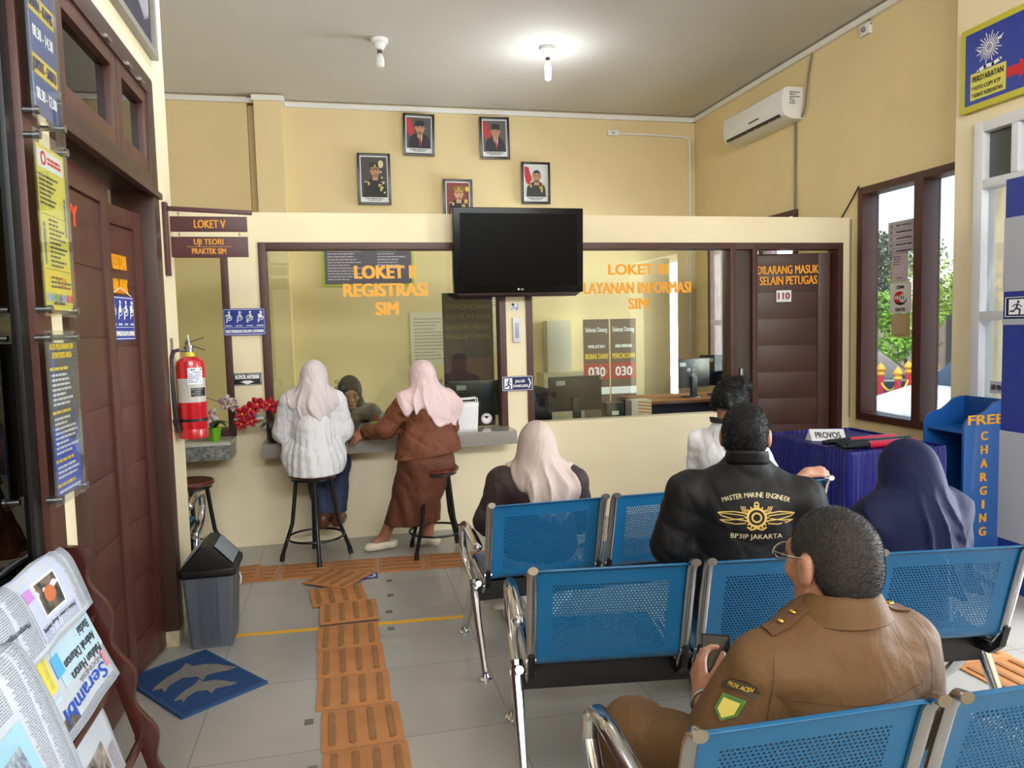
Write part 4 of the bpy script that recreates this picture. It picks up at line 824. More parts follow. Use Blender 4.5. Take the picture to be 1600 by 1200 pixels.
def ex2(M, w, h, p):
    q = MB(); rect(q, -.105, .16, .09, .212, M, .001); q.build('white_header', WPRINT, p, smooth=False)
    q = MB(); ring(q, -.06, .188, .012, .02, M, .002); q.build('header_logo', REDPRINT, p, smooth=False); q = MB(); para(q, M, -.03, .08, .188, 2, .012, .008, random, (.9, 1), .002); q.build('print', REDPRINT, p, smooth=False)
    q = MB(); para(q, M, -.10, .05, .135, 7, .013, .006, random); para(q, M, -.05, .09, .015, 11, .013, .006, random); para(q, M, -.06, .10, -.15, 3, .013, .006, random); para(q, M, -.05, .09, -.225, 1, .02, .008, random)
    for a, b in ((.03, .0305), (-.125, -.1245)): rect(q, -.1, a, .1, a+.0015, M, .001)
    q.build('print', BLKPRINT, p, smooth=False)
    q = MB(); text_on(q, '1 3 7', M, .03, -.17-.0, .024, .06, .02); q.build('lettering', mat('orange print', '#e07818', .5), p, smooth=False)
    for k, c in enumerate(('#7ab8e8', '#3aa8d0', '#3aa03a', '#2c60c0', '#38a0e8', '#c83a98', '#d83030')): q = MB(); circ(q, -.085+.03*k, -.205, .013, M, .001, 12); q.build('round_icon', mat('icon '+c, c, .5), p, smooth=False)
    for x, y in ((.09, .06), (-.085, -.03)): q = MB(); circ(q, x, y+.03, .009, M, .001, 10); rect(q, x-.009, y-.03, x+.009, y+.02, M, .001); rect(q, x-.006, y-.08, x+.006, y-.03, M, .001); q.build('figure_print', mat('grey blue print', '#5c6a80', .5), p, smooth=False)
acrylic('acrylic sign with a yellow printed sheet, beside the double door', 2.335, 2.592, 1.615, 2.135, mat('yellow sheet', '#e4d83a', .4), ex2)
def ex3(M, w, h, p):
    q = MB(); text_on(q, 'ALUR PELAYANAN SIM', M, .0, .195, .017, .19, .02); text_on(q, 'SATPAS POLRES LANGSA', M, 0, .17, .017, .16, .02)
    for z in (.135, .01, -.13, -.20): para(q, M, -.10, .05, z, 1, .01, .009, random, (.9, 1))
    q.build('print', YELPRINT, p, smooth=False)
    q = MB(); para(q, M, -.09, .10, .118, 7, .014, .007, random); para(q, M, -.09, .10, -.008, 8, .014, .007, random); para(q, M, -.09, .10, -.148, 3, .014, .007, random); para(q, M, -.09, .1, -.218, 1, .012, .007, random); q.build('print', WPRINT, p, smooth=False)
    q = MB(); flat(q, [(-.085, .215), (-.06, .215), (-.065, 0), (-.05, -.22), (-.075, -.22)], M, .0006); flat(q, [(.07, .06), (.085, .0), (.10, -.19), (.085, -.19)], M, .0006); flat(q, [(-.105, -.02), (.105, -.1), (.105, -.225), (-.105, -.225)], M, .0003); q.build('blue_swash', mat('vivid blue print', '#2c50c8', .4), p, smooth=False)
acrylic('acrylic sign with small print on dark blue and grey, lowest by the double door', 2.315, 2.57, 1.075, 1.575, mat('dark grey blue print', '#343a4c', .35), ex3)
M = Mrt @ Matrix.Translation((-.075, 1.635, .002)); o = sign('priority_sign', 'blue priority seating sign hung on the right leaf of the double door', 'sign', M, .235, .195, BSIGN, .004); priority(o, M, .235, .195, (0, 1, 2, 3)); MB().tube([tuple(M @ Vector(p)) for p in ((-.1, .10, .003), (0, .135, .002), (.1, .10, .003))], .002, 6).build('cord', WPRINT, o)

# ------------------------------------------------------------------ table with wands, charging stand, blue panel
t = empty('skirted_table', (3.22, 4.25, 0), 'table with navy blue cloth top and pleated skirt by the window', 'table'); CL = mat('navy satin cloth', '#0f1568', .42)
TX0, TX1, TY0, TY1, TZ = 2.905, 3.56, 3.83, 4.70, .755
MB().box(TX0, TY0, TZ-.02, TX1, TY1, TZ).build('tabletop', CL, t, bevel=.006)
per = [(TX0, TY0), (TX1, TY0), (TX1, TY1), (TX0, TY1)]
def skirt(z0, z1, amp, n, out):
    pts = []
    for (ax, ay), (bx_, by_) in zip(per, per[1:]+per[:1]):
        L = math.hypot(bx_-ax, by_-ay); k = int(L/.006); nx, ny = (by_-ay)/L, -(bx_-ax)/L
        for i in range(k): u = i/k; pts.append((ax+(bx_-ax)*u, ay+(by_-ay)*u, nx, ny))
    N = len(pts)
    def fn(u, v):
        i = int(round(u*N)) % N; x, y, nx, ny = pts[i]; z = z0+(z1-z0)*v
        d = out+amp*(.35+.65*(1-v))*(math.sin(i*.006*2*PI/.032+1.3*math.sin(i*.11))+.4*math.sin(i*.21+v*2))*.5
        return (x+nx*d, y+ny*d, z)
    return MB().grid(fn, N, 5, True)
skirt(.012, TZ-.012, .022, 0, .018).build('skirt', CL, t); skirt(TZ-.03, TZ+.014, .012, 0, .012).build('ruffle', CL, t)
for x in (TX0+.05, TX1-.05):
    for y in (TY0+.05, TY1-.05): MB().box(x-.02, y-.02, 0, x+.02, y+.02, TZ-.02).build('leg', BROWN, t)
v = MB(); a_, b_ = Vector((3.0, 4.33, TZ+.002)), Vector((3.2, 4.25, TZ+.002)); d_ = Vector((.0, .075, 0)); u_ = Vector((0, .035, .075))
o = MB().add([a_, b_, b_+u_, a_+u_, a_+d_, b_+d_], [(0, 1, 2, 3), (4, 3, 2, 5), (0, 3, 4), (1, 5, 2)]).build('name_plate', mat('white card', '#d8dada', .5), smooth=False); tag(o, 'white PROVOS name plate standing on the navy table', 'name plate')
q = MB(); text_on(q, 'PROVOS', basis(a_+(b_-a_)*.5+u_*.25, b_-a_, u_), 0, 0, .04, .16, .02); q.build('lettering', BLKPRINT, o, smooth=False)
for k, (y, lb, c) in enumerate(((3.95, 'nearest red traffic wand on the navy table', '#c81e3c'), (4.04, 'dark wand between the two red traffic wands', '#26262c'), (4.13, 'farthest red traffic wand on the navy table', '#c8283c'))):
    x = 2.97+.03*(k % 2); t = empty('traffic_wand', (x, y, TZ), lb, 'traffic wand', 'traffic wands on the table'); z = TZ+.0235
    MB().tube([(x, y, z), (x+.17, y+.012, z)], [.019, .0225], 14).build('grip', BLACKPL, t); MB().tube([(x+.165, y+.012, z), (x+.52, y+.035, z)], .023, 14).build('wand_tube', mat('wand '+c, c, .3, coat=.4), t); MB().tube([(x-.03, y-.002, z), (x, y, z)], .015, 12).build('end_cap', BLACKPL, t)
    MB().tube([(x-.03+.0*i, y-.01, z-.012) for i in range(2)], .002, 6).tube([(x-.028, y, z), (x-.06, y-.03, TZ+.004), (x-.03, y-.05, TZ+.004), (x+.02, y-.03, TZ+.004)], .003, 6).build('wrist_cord', BLACKPL, t)
SB = mat('charging stand blue', '#1b5aa6', .35, coat=.2); X0, X1, YN, YF = 3.775, 4.10, 3.90, 4.24
t = empty('charging_stand', (3.94, 4.07, 0), 'blue FREE CHARGING stand with open shelf against the right wall', 'charging stand')
side = [(X0, 0), (X1, 0), (X1, 1.015), (X1-.03, 1.02), (X1-.10, 1.005), (X1-.15, .965), (X1-.20, .935), (X0+.06, .925), (X0+.02, .90), (X0, .86)]
for y in (YN, YF-.02): MB().prism(side, basis((0, y, 0), (1, 0, 0), (0, 0, 1)), -.02, .0).build('side_panel', SB, t, bevel=.004)
for z in (.18, .83): MB().box(X0+.012, YN+.018, z-.018, X1, YF-.018, z).build('shelf', SB, t, bevel=.002)
MB().box(X1-.02, YN+.018, 0, X1, YF-.018, 1.02).build('back_panel', mat('deep stand blue', '#164a8c', .4), t); MB().box(X0+.03, YN+.018, 0, X0+.05, YF-.018, .16).build('plinth', SB, t)
q = MB(); Ms = XZ(0, YN, 0); text_on(q, 'FREE', Ms, 3.935, .872, .058, .27, .035)
AMB = mat('amber vinyl', '#f0a81c', .45); q.build('lettering', AMB, t, smooth=False)
for k, c in enumerate('CHARGING'): q = MB(); text_on(q, c, Ms, 3.925, .772-.0875*k, .052, .022 if c == 'I' else .055, .04); q.build('lettering', AMB, t, smooth=False)
t = empty('blue_panel', (3.66, 3.1, 0), 'tall blue and pale grey upright panel at the right edge near the entrance', 'panel'); PB = mat('panel royal blue', '#1c3490', .4)
MB().box(3.614, 2.90, 0, 3.69, 3.485, 2.296).build('panel_body', PB, t, bevel=.004)
for z0, z1 in ((1.68, 2.085), (.29, .905), (1.497, 1.53)): MB().box(3.610, 2.90, z0, 3.616, 3.486, z1).build('white_field', mat('pale grey laminate', '#a7adba', .35), t, bevel=.001)
M = RW(3.606, 3.27, 1.595); o = sign('evacuation_sign', 'dark blue JALUR EVAKUASI sign on the tall blue panel', 'sign', M, .40, .115, mat('indigo sign', '#1c1a55', .35), .0); evac(o, M, .40, .115, .003)

# stickers on the window pane beside the table
def wsign(label, y0, y1, z0, z1, m, cat='sign'):
    M = RW(4.398, (y0+y1)/2, (z0+z1)/2); o = MB().box(4.3985, y1, z0, 4.3998, y0, z1).build('window_sign', m); tag(o, label, cat); return o, M
o, M = wsign('contact list sheet on the window, topmost of the four', 5.055, 5.35, 2.07, 2.325, mat('lilac paper', '#b9aebc', .6)); q = MB()
for k, s_ in enumerate(('0821 6230 8121', 'SatlantasPolres Langsa', 'satlantaspolreslangsa', 'Satlantas polres langsa', 'satlantaslangsa.com')): text_on(q, s_, M, .03, .085-.05*k, .015, .17, .02, lift=.001); rect(q, -.145, .062-.05*k, .145, .0635-.05*k, M); ring(q, -.11, .09-.05*k, .008, .013, M, .001, 12)
q.build('print', BLKPRINT, o, smooth=False)
o, M = wsign('pale lilac notice on the window, second from the top', 5.125, 5.305, 1.84, 2.075, mat('pale lilac paper', '#c2b4bc', .6)); q = MB(); para(q, M, -.07, .07, .08, 4, .02, .008, random, (.5, .9), .001); para(q, M, -.04, .04, -.09, 1, .01, .008, random, (.9, 1), .001); q.build('print', mat('grey maroon print', '#6a4a58', .5), o, smooth=False)
o, M = wsign('ZONA WiFi GRATIS sign on the window', 5.085, 5.32, 1.59, 1.83, mat('white paper', '#e8e6e2', .6)); q = MB(); text_on(q, 'ZONA', M, 0, .075, .026, .09, .04, lift=.001); q.build('print', BLKPRINT, o, smooth=False); q = MB(); text_on(q, 'GRATIS', M, 0, -.105, .026, .11, .04, lift=.001); q.build('print', BLKPRINT, o, smooth=False); q = MB(); flat(q, [(.07*math.cos(a), -.005+.052*math.sin(a)) for a in [PI+PI*i/12 for i in range(13)]], M, .0008); q.build('print', BLKPRINT, o, smooth=False)
q = MB(); circ(q, -.012, .008, .058, M, .0015, 24, .046); q.build('print', mat('wifi red', '#d8282c', .5), o, smooth=False); q = MB(); flat(q, [(.026+.036*math.cos(a), -.002+.034*math.sin(a)) for a in [2*PI*i/20 for i in range(20)]], M, .002); q.build('print', WPRINT, o, smooth=False)
q = MB(); text_on(q, 'Wi', M, -.038, -.012, .032, .045, .03, lift=.0028); q.build('print', WPRINT, o, smooth=False); q = MB(); text_on(q, 'Fi', M, .026, -.014, .032, .036, .03, lift=.0028); q.build('print', BLKPRINT, o, smooth=False)
o, M = wsign('blank tan card on the window, lowest of the four', 5.095, 5.30, 1.395, 1.585, mat('tan card', '#c4ae84', .6)); q = MB(); para(q, M, -.06, .06, -.078, 1, .01, .005, random, (.9, 1), .001); q.build('print', BLKPRINT, o, smooth=False)
# ------------------------------------------------------------------ newspaper rack
t = empty('newspaper_rack', (-.72, 1.7, 0), 'dark wooden newspaper rack leaning by the left wall in the corner', 'rack'); RW_ = mat('dark red varnished rack', '#4a1f18', .3, var=.25, vscale=8, coat=.3)
def rackp(z): return -.818+(.92-z)*.275          # x of the sloping post at height z
for y in (2.46, 1.05):
    out = []; N = 40
    for i in range(N+1):
        z = .0+.92*i/N; out.append((rackp(z)+.030+.016*math.cos(z*2*PI/.20+2.6), z))
    back = [(rackp(z)-.020, z) for z in (.90, .6, .3, 0)]
    MB().prism(out+[(rackp(.92)-.015, .93)]+back, basis((0, y, 0), (1, 0, 0), (0, 0, 1)), -.014, .014).build('side_post', RW_, t, bevel=.004)
dz = (.895, .70, .50, .29)
for z in dz:
    x = rackp(z)-.017; d = MB().tube([(x, 1.0, z), (x, 2.50, z)], .014, 10).build('dowel', RW_, t)
    MB().lathe([(0, 0), (.018, .002), (.024, .016), (.020, .032), (.01, .042), (0, .044)], n=14, M=basis((x, 2.474, z), (1, 0, 0), (0, 0, -1))).build('knob', RW_, d)
PAPER = mat('newsprint', '#c3cad3', .8, var=.05, vscale=9)
class Sheet:
    def __init__(s, label, y0, y1, prof, wav=.006, seed=1):
        s.y0, s.y1 = y0, y1; P = [Vector((x, 0, z)) for x, z in prof]; Q = []
        for i in range(len(P)-1):
            p0, p1, p2, p3 = P[max(i-1, 0)], P[i], P[i+1], P[min(i+2, len(P)-1)]
            for k in range(8):
                q = k/8; Q.append(.5*((2*p1)+(p2-p0)*q+(2*p0-5*p1+4*p2-p3)*q*q+(3*p1-p0-3*p2+p3)*q**3))
        Q.append(P[-1]); s.Q = Q; s.S = [0]; s.w = wav; s.seed = seed
        for a, b in zip(Q[:-1], Q[1:]): s.S.append(s.S[-1]+(b-a).length)
        s.L = s.S[-1]
        s.o = MB().grid(lambda u, v: s.pt(u*(y1-y0), v*s.L, 0), 16, 24).build('newspaper', PAPER, solid=.003); tag(s.o, label, 'newspaper', 'newspapers on the wooden rack')
    def pt(s, u, v, lift):
        """u runs from the far end toward the camera, v down the slope"""
        v = min(max(v, 0), s.L-1e-6)
        i = max(k for k in range(len(s.S)-1) if s.S[k] <= v); q = (v-s.S[i])/(s.S[i+1]-s.S[i]); p = s.Q[i].lerp(s.Q[i+1], q); d = s.Q[i+1]-s.Q[i]; n = Vector((-d.z, 0, d.x)).normalized()
        if n.x < 0 and n.z < 0: n = -n
        if n.z < -.5: n = -n
        w = s.w*math.sin(u*9+s.seed)*math.sin(v*7+s.seed*2)+s.w*.8*math.sin(u*23+v*9+s.seed)
        p = p+n*(lift+w); return (p.x, s.y1-u, p.z)
    def put(s, mb, v, f, lift=.003): return mb.add([s.pt(p[0], p[1], lift) for p in v], f)
    def rect(s, mb, u0, v0, u1, v1, lift=.003):
        nu = max(1, int((u1-u0)/.03)); nv = max(1, int((v1-v0)/.03))
        return mb.add([s.pt(u0+(u1-u0)*i/nu, v0+(v1-v0)*j/nv, lift) for j in range(nv+1) for i in range(nu+1)], [(j*(nu+1)+i, j*(nu+1)+i+1, (j+1)*(nu+1)+i+1, (j+1)*(nu+1)+i) for j in range(nv) for i in range(nu)])
    def text(s, mb, st, u, v, h, w, bold=.02, lift=.0035):
        """upside down print: baseline at v, letters rise down the slope"""
        tv, tf = text_raw(st, 0); hv, _ = text_raw('H', 0); k = h/(hv[:, 1].max()-hv[:, 1].min()); x0, x1 = tv[:, 0].min(), tv[:, 0].max(); kx = w/(x1-x0)
        for i, o in enumerate((-bold*k, bold*k, 0)): s.put(mb, [(u+(p[0]-x0)*kx+o, v+p[1]*k) for p in tv], tf, lift+.0002*i)
        return mb
    def col(s, mb, u0, v0, u1, v1, lh=.0058):
        v = v0
        while v < v1:
            u = u0
            while u < u1:
                w = random.uniform(.004, .014); 
                if u+w > u1: break
                mb.add([s.pt(a, b, .003) for a, b in ((u, v), (u+w, v), (u+w, v+.0021), (u, v+.0021))], [(0, 1, 2, 3)]); u += w+.0025
            v += lh
    def part(s, mb, nm, m): return mb.build(nm, m, s.o, smooth=False)
SKYB = mat('pale blue print', '#9cc6dc', .7); GRP = mat('grey newsprint ink', '#7c808c', .8); INK = mat('dark newsprint ink', '#262a36', .8); SBLUE = mat('masthead blue', '#2452c0', .6); PHOTO = mat('colour photo print', '#7c6a5c', .6, c2='#2e3430', vscale=30)
A = Sheet('newspaper over the top of the rack, with an upside-down Serambi masthead', 1.90, 2.40, [(-.852, .60), (-.853, .80), (-.851, .90), (-.838, .925), (-.815, .905), (-.775, .76), (-.72, .60), (-.695, .54)], .004, 1)
b0 = A.L-.40
q = MB(); A.text(q, 'Puluhan Huntara', .03, b0+.275, .026, .21, .03); A.text(q, 'Ambruk Dihantam', .03, b0+.235, .026, .22, .03); A.text(q, 'Badai', .03, b0+.195, .026, .08, .03); A.part(q, 'headline', INK)
q = MB(); A.text(q, 'Serambi', .06, b0+.325, .042, .30, .035); A.part(q, 'masthead', SBLUE); q = MB(); A.text(q, 'INDONESIA', .05, b0+.305, .014, .16, .0); A.part(q, 'masthead', GRP)
q = MB(); A.rect(q, .34, b0+.16, .44, b0+.27, .0032); A.part(q, 'yellow_box', mat('newsprint yellow', '#e2d24a', .7)); q = MB(); A.rect(q, .45, b0+.14, .495, b0+.33, .0032); A.part(q, 'red_strip', mat('newsprint maroon', '#8a2a34', .7)); q = MB(); A.rect(q, .0, b0+.185, .30, b0+.29, .0025); A.rect(q, .34, b0+.285, .42, b0+.30, .003); A.part(q, 'blue_tint', mat('ice blue print', '#b9d4e2', .8))
q = MB(); A.rect(q, .26, b0+.20, .32, b0+.255, .0036); A.part(q, 'cartoon_blue', mat('cyan print', '#5ab0e0', .7)); q = MB(); A.rect(q, .03, b0+.30, .05, b0+.35, .0036); A.part(q, 'stamp', mat('pink print', '#e08a94', .7))
q = MB(); A.col(q, .35, b0+.17, .43, b0+.26); A.col(q, .03, b0+.375, .45, b0+.395); A.part(q, 'print', GRP); q = MB(); A.rect(q, .30, b0+.345, .48, b0+.375); A.part(q, 'photo', PHOTO)
Bs = Sheet('newspaper page folded over the rack top, with a framed colour photo', 1.42, 2.405, [(-.856, .86), (-.853, .925), (-.835, .945), (-.800, .915), (-.772, .84), (-.750, .765)], .005, 3)
c0 = Bs.L-.22
q = MB(); Bs.rect(q, .10, c0+.02, .36, c0+.20, .0028); Bs.part(q, 'lilac_tint', mat('lilac newsprint', '#bfc6de', .8)); q = MB(); Bs.rect(q, .155, c0+.055, .285, c0+.155, .0034); Bs.part(q, 'photo_mount', WPRINT); q = MB(); Bs.rect(q, .162, c0+.062, .278, c0+.148, .004); Bs.part(q, 'photo', PHOTO)
q = MB(); Bs.put(q, [(.22+.03*math.cos(a), c0+.105+.022*math.sin(a)) for a in [2*PI*i/16 for i in range(16)]], [tuple(range(16))], .0046); Bs.part(q, 'photo_figure', mat('orange brown print', '#c06a40', .7))
q = MB(); Bs.rect(q, .0, c0-.03, .30, c0+.0); Bs.part(q, 'black_band', INK); q = MB(); Bs.rect(q, .06, c0-.028, .13, c0-.004, .0036); Bs.part(q, 'red_box', mat('newsprint red', '#d8482c', .7)); q = MB(); Bs.rect(q, .30, c0+.06, .36, c0+.09, .0036); Bs.part(q, 'magenta_print', mat('magenta print', '#c48ad0', .7))
q = MB()
for u in (.37, .47, .57, .67, .77, .87): Bs.col(q, u, c0-.01, u+.085, c0+.20)
for u in (.01, .055): Bs.col(q, u, c0+.02, u+.038, c0+.20)
Bs.col(q, .11, c0+.165, .35, c0+.205); Bs.part(q, 'print', GRP); q = MB(); Bs.text(q, 'Pukat Lawan Banjir Bandang', .12, c0+.17, .011, .22, .02); Bs.text(q, 'Memperingati', .40, c0+.12, .014, .12, .02); Bs.part(q, 'headline', INK)
Cs = Sheet('newspaper hanging in front of the rack, with a pale blue framed crowd photo', 1.18, 1.845, [(-.80, .80), (-.775, .862), (-.748, .872), (-.722, .84), (-.67, .70), (-.62, .56), (-.60, .50)], .006, 5)
d0 = Cs.L-.40
q = MB(); Cs.rect(q, .13, d0+.13, .42, d0+.37, .0028); Cs.part(q, 'blue_frame', SKYB); q = MB(); Cs.rect(q, .17, d0+.17, .38, d0+.34, .0036); Cs.part(q, 'photo', mat('crowd photo print', '#6a7890', .6, c2='#b8c4c8', vscale=45))
q = MB(); Cs.rect(q, .20, d0+.21, .25, d0+.24, .0042); Cs.rect(q, .28, d0+.19, .31, d0+.22, .0042); Cs.part(q, 'green_banner', mat('green print', '#3fb04a', .7)); q = MB()
for u in (.02, .075): Cs.col(q, u, d0+.0, u+.048, d0+.36)
for u in (.14, .22, .30, .38, .46, .54): Cs.col(q, u, d0-.02, u+.07, d0+.11)
Cs.part(q, 'print', GRP); q = MB(); Cs.text(q, 'Tirta Tunas', .30, d0-.0, .02, .16, .01); Cs.text(q, 'Keluarga', .45, d0+.16, .018, .12, .02); Cs.part(q, 'headline', INK)
Ds = Sheet('newspaper low on the rack at its far end, with a round corner caption', 1.92, 2.31, [(-.80, .40), (-.765, .492), (-.738, .505), (-.708, .48), (-.665, .33), (-.63, .19)], .005, 8)
q = MB(); Ds.rect(q, .10, .22, .25, .30); Ds.part(q, 'photo', mat('dark portrait print', '#4a4440', .7, c2='#b0a49c', vscale=25)); q = MB(); RBI = mat('red brown ink', '#8a5a60', .8); Ds.col(q, .02, .13, .12, .17); Ds.part(q, 'print', RBI); q = MB(); Ds.col(q, .02, .26, .09, .42); Ds.part(q, 'print', RBI); q = MB(); Ds.col(q, .26, .14, .37, .42); Ds.part(q, 'print', RBI); q = MB(); Ds.rect(q, .10, .31, .25, .42); Ds.part(q, 'blue_disc', SKYB)
Es = Sheet('newspaper low on the rack toward the camera, with a small round portrait', 1.22, 1.87, [(-.79, .52), (-.735, .66), (-.710, .645), (-.655, .50), (-.61, .36), (-.575, .22)], .006, 11)
q = MB()
for u in (.03, .14, .25, .36, .47): Es.col(q, u, .16, u+.095, .5)
Es.part(q, 'print', GRP); q = MB(); Es.put(q, [(.10+.045*math.cos(a), .30+.03*math.sin(a)) for a in [2*PI*i/20 for i in range(20)]], [tuple(range(20))], .0042); Es.part(q, 'round_photo', PHOTO)

# ------------------------------------------------------------------ office behind the counter glass
o = MB().box(-.9, 5.83, .70, 3.1, 6.20, .735).box(-.9, 6.12, .0, -.86, 6.20, .70).box(3.06, 6.12, 0, 3.1, 6.20, .70).box(1.1, 6.12, 0, 1.14, 6.20, .70).build('office_counter', mat('dark office laminate', '#3a2f2a', .35), bevel=.004); tag(o, 'long dark desk running behind the counter glass', 'desk')
def monitor(x, y, z, w, h, a, label, stand=True):
    t = empty('computer_monitor', (0, 0, 0), label, 'monitor', 'monitors behind the counter glass'); zb = .10
    MB().box(-w/2, -.02, zb, w/2, .02, zb+h).build('housing', mat('monitor black', '#15181a', .3), t, bevel=.008); MB().box(-w/2+.015, .019, zb+.02, w/2-.015, .022, zb+h-.015).build('screen', mat('dark screen', '#030305', .2), t)
    MB().box(-w/2+.06, -.0215, zb+h-.075, -w/2+.14, -.019, zb+h-.035).build('label', mat('grey label sticker', '#a8acb0', .5), t)
    if stand: MB().box(-.035, -.05, .01, .035, -.015, zb+.12).build('stand', BLACKPL, t, bevel=.004)
    MB().lathe([(0, 0), (.12, 0), (.115, .012), (0, .016)], n=24, sy=.8).build('foot', BLACKPL, t)
    t.location = (x, y, z); t.rotation_euler.z = a; return t
monitor(1.92, 6.05, .735, .47, .295, .05, 'black monitor behind the LOKET III glass, back turned to the hall'); monitor(1.07, 6.06, .735, .44, .29, -.1, 'black monitor at the right end of the LOKET II glass')
monitor(3.57, 7.22, .78, .46, .30, .25, 'larger black monitor on the wooden desk behind the LOKET III glass'); monitor(3.93, 7.32, .78, .40, .33, -.2, 'grey sided monitor on the right of the wooden desk')
o = MB().box(1.60, 5.86, .735, 2.02, 6.0, .752).build('keyboard', BLACKPL, bevel=.004); tag(o, 'black keyboard lying behind the LOKET III glass', 'keyboard')
o = MB().box(2.15, 5.90, .735, 2.30, 6.05, .90).box(2.17, 5.895, .80, 2.28, 5.90, .86).build('receipt_printer', mat('blue black plastic', '#16222e', .35), bevel=.012); tag(o, 'small dark printer right of the monitor behind the glass', 'printer'); MB().box(2.19, 5.89, .80, 2.25, 5.894, .835).build('label', WPRINT, o)
o = MB().box(2.36, 5.88, .735, 2.54, 6.02, .915).build('striped_box', mat('white striped card', '#e0dcd8', .5), bevel=.002); tag(o, 'white box with orange stripes and a blue foot behind the glass', 'box'); q = MB(); M = XZ(2.45, 5.879, .735)
for k in range(5): flat(q, [(-.03+.0*k, .05+.028*k), (.09, .035+.028*k), (.09, .047+.028*k), (-.03, .062+.028*k)], M)
q.build('stripes', mat('orange stripe', '#d88a3c', .5), o, smooth=False); q = MB(); rect(q, -.09, 0, .02, .045, M, .0012); q.build('blue_foot', BSIGN, o, smooth=False)
t = empty('office_desk', (3.6, 7.3, 0), 'wooden desk with dark navy skirt at the right of the office', 'desk'); MB().box(2.95, 6.95, .75, 4.2, 7.65, .78).build('desktop', mat('warm desk wood', '#9a6238', .35, var=.2), t, bevel=.003); MB().box(2.97, 6.97, 0, 4.18, 7.63, .75).build('skirt', mat('dark navy skirt', '#14142e', .7), t)
def ochair(x, y, label):
    t = empty('office_chair', (x, y, 0), label, 'chair'); MB().grid(lambda u, v: (x-.22+.44*u, y+.06*math.cos((u-.5)*PI), .58+.42*v-.05*(2*u-1)**2*v), 10, 6).build('backrest', mat('blue black mesh', '#1a2230', .7), t, solid=.03); MB().box(x-.23, y-.42, .45, x+.23, y-.02, .52).build('seat', mat('blue black mesh', '#1a2230'), t, bevel=.02); MB().tube([(x, y-.2, .05), (x, y-.2, .46)], .03, 10).build('column', BLACKPL, t)
    for k in range(5): MB().tube([(x, y-.2, .10), (x+.28*math.cos(k*1.257), y-.2+.28*math.sin(k*1.257), .05)], .02, 8).ell((x+.28*math.cos(k*1.257), y-.2+.28*math.sin(k*1.257), .03), (.03, .03, .03), 8, 6).build('castor', BLACKPL, t)
ochair(1.72, 6.85, 'dark office chair behind the monitor of LOKET III')
o = MB().box(-.165, 8.54, 2.05, .84, 8.566, 2.60).build('notice_board', mat('lime rim', '#a8bc2c', .5), bevel=.003); tag(o, 'dark violet notice board with lime rim on the office back wall', 'notice board'); M = XZ(.3375, 8.539, 2.325)
q = MB(); rect(q, -.475, -.25, .475, .25, M); q.build('panel', mat('dark violet print', '#2c2a5c', .5), o, smooth=False); q = MB(); para(q, M, -.44, .02, .2, 14, .031, .012, random, (.5, .95), .0025); para(q, M, .1, .44, .2, 10, .031, .012, random, (.5, .95), .0025); q.build('print', mat('pale lilac ink', '#b8b4d0', .6), o, smooth=False)
def paper_on_back(x0, x1, z0, z1, label, nm='wall_notice'):
    o = MB().box(x0, 8.56, z0, x1, 8.57, z1).build(nm, mat('cream paper', '#dcd8c0', .7)); tag(o, label, 'notice'); M = XZ((x0+x1)/2, 8.558, z1); w = (x1-x0)/2; q = MB(); para(q, M, -w*.8, w*.8, -.08, int((z1-z0)/.04)-2, .038, .010, random, (.6, 1)); q.build('print', mat('grey print', '#8c8c90', .6), o, smooth=False)
paper_on_back(.775, 1.235, 1.15, 1.75, 'large pale printed notice behind the LOKET II glass'); paper_on_back(1.45, 2.05, 1.75, 2.12, 'wide pale notice behind the LOKET III glass, below the television'); paper_on_back(1.50, 1.78, 1.28, 1.55, 'small framed notice low on the office back wall'); paper_on_back(1.98, 2.2, 1.25, 1.55, 'small pale sheet right of the framed notice on the office wall')
for bx_, lb, l1, l2 in ((2.78, 'left one of two dark roll-up banners standing in the office, with white script', 'WILAYAH', 'BEBAS DARI'), (3.10, 'right one of two dark roll-up banners standing in the office, reading PERCALOAN', 'ANDA MEMASUKI', 'PERCALOAN')):
    t = empty('roll_up_banner', (bx_, 7.95, 0), lb, 'banner', 'roll-up banners in the office'); MB().box(bx_-.15, 7.945, .08, bx_+.15, 7.955, 1.62).build('banner_cloth', mat('banner brown', '#5c4a3a', .6), t); MB().box(bx_-.16, 7.9, 0, bx_+.16, 8.0, .08).build('base', STEEL, t, bevel=.01); M = XZ(bx_, 7.944, 0)
    q = MB(); text_on(q, 'Selamat Datang', M, 0, 1.48, .05, .26, .01); text_on(q, l1, M, 0, 1.30, .035, .2, .02); q.build('lettering', WPRINT, t, smooth=False); q = MB(); text_on(q, l2, M, 0, 1.18, .055, .27, .03); q.build('lettering', mat('banner yellow', '#d8b83c', .5), t, smooth=False); q = MB(); rect(q, -.15, .95, .15, 1.13, M); q.build('red_field', mat('banner red', '#a03428', .5), t, smooth=False); q = MB(); text_on(q, '030', M, 0, .985, .10, .2, .02, lift=.003); rect(q, -.15, .78, .15, .86, M); q.build('lettering', WPRINT, t, smooth=False)
t = empty('roll_up_banner', (1.08, 6.42, 0), 'dark navy banner added for a reflection at the right end of the LOKET II glass', 'banner'); MB().box(.86, 6.415, .06, 1.30, 6.425, 1.86).build('banner_cloth', mat('navy reflection stand-in', '#10101e', .5), t); MB().box(.85, 6.36, 0, 1.31, 6.48, .06).build('base', STEEL, t, bevel=.01); M = XZ(1.08, 6.414, 0)  # solid banner added in place of a mirrored one in the glass
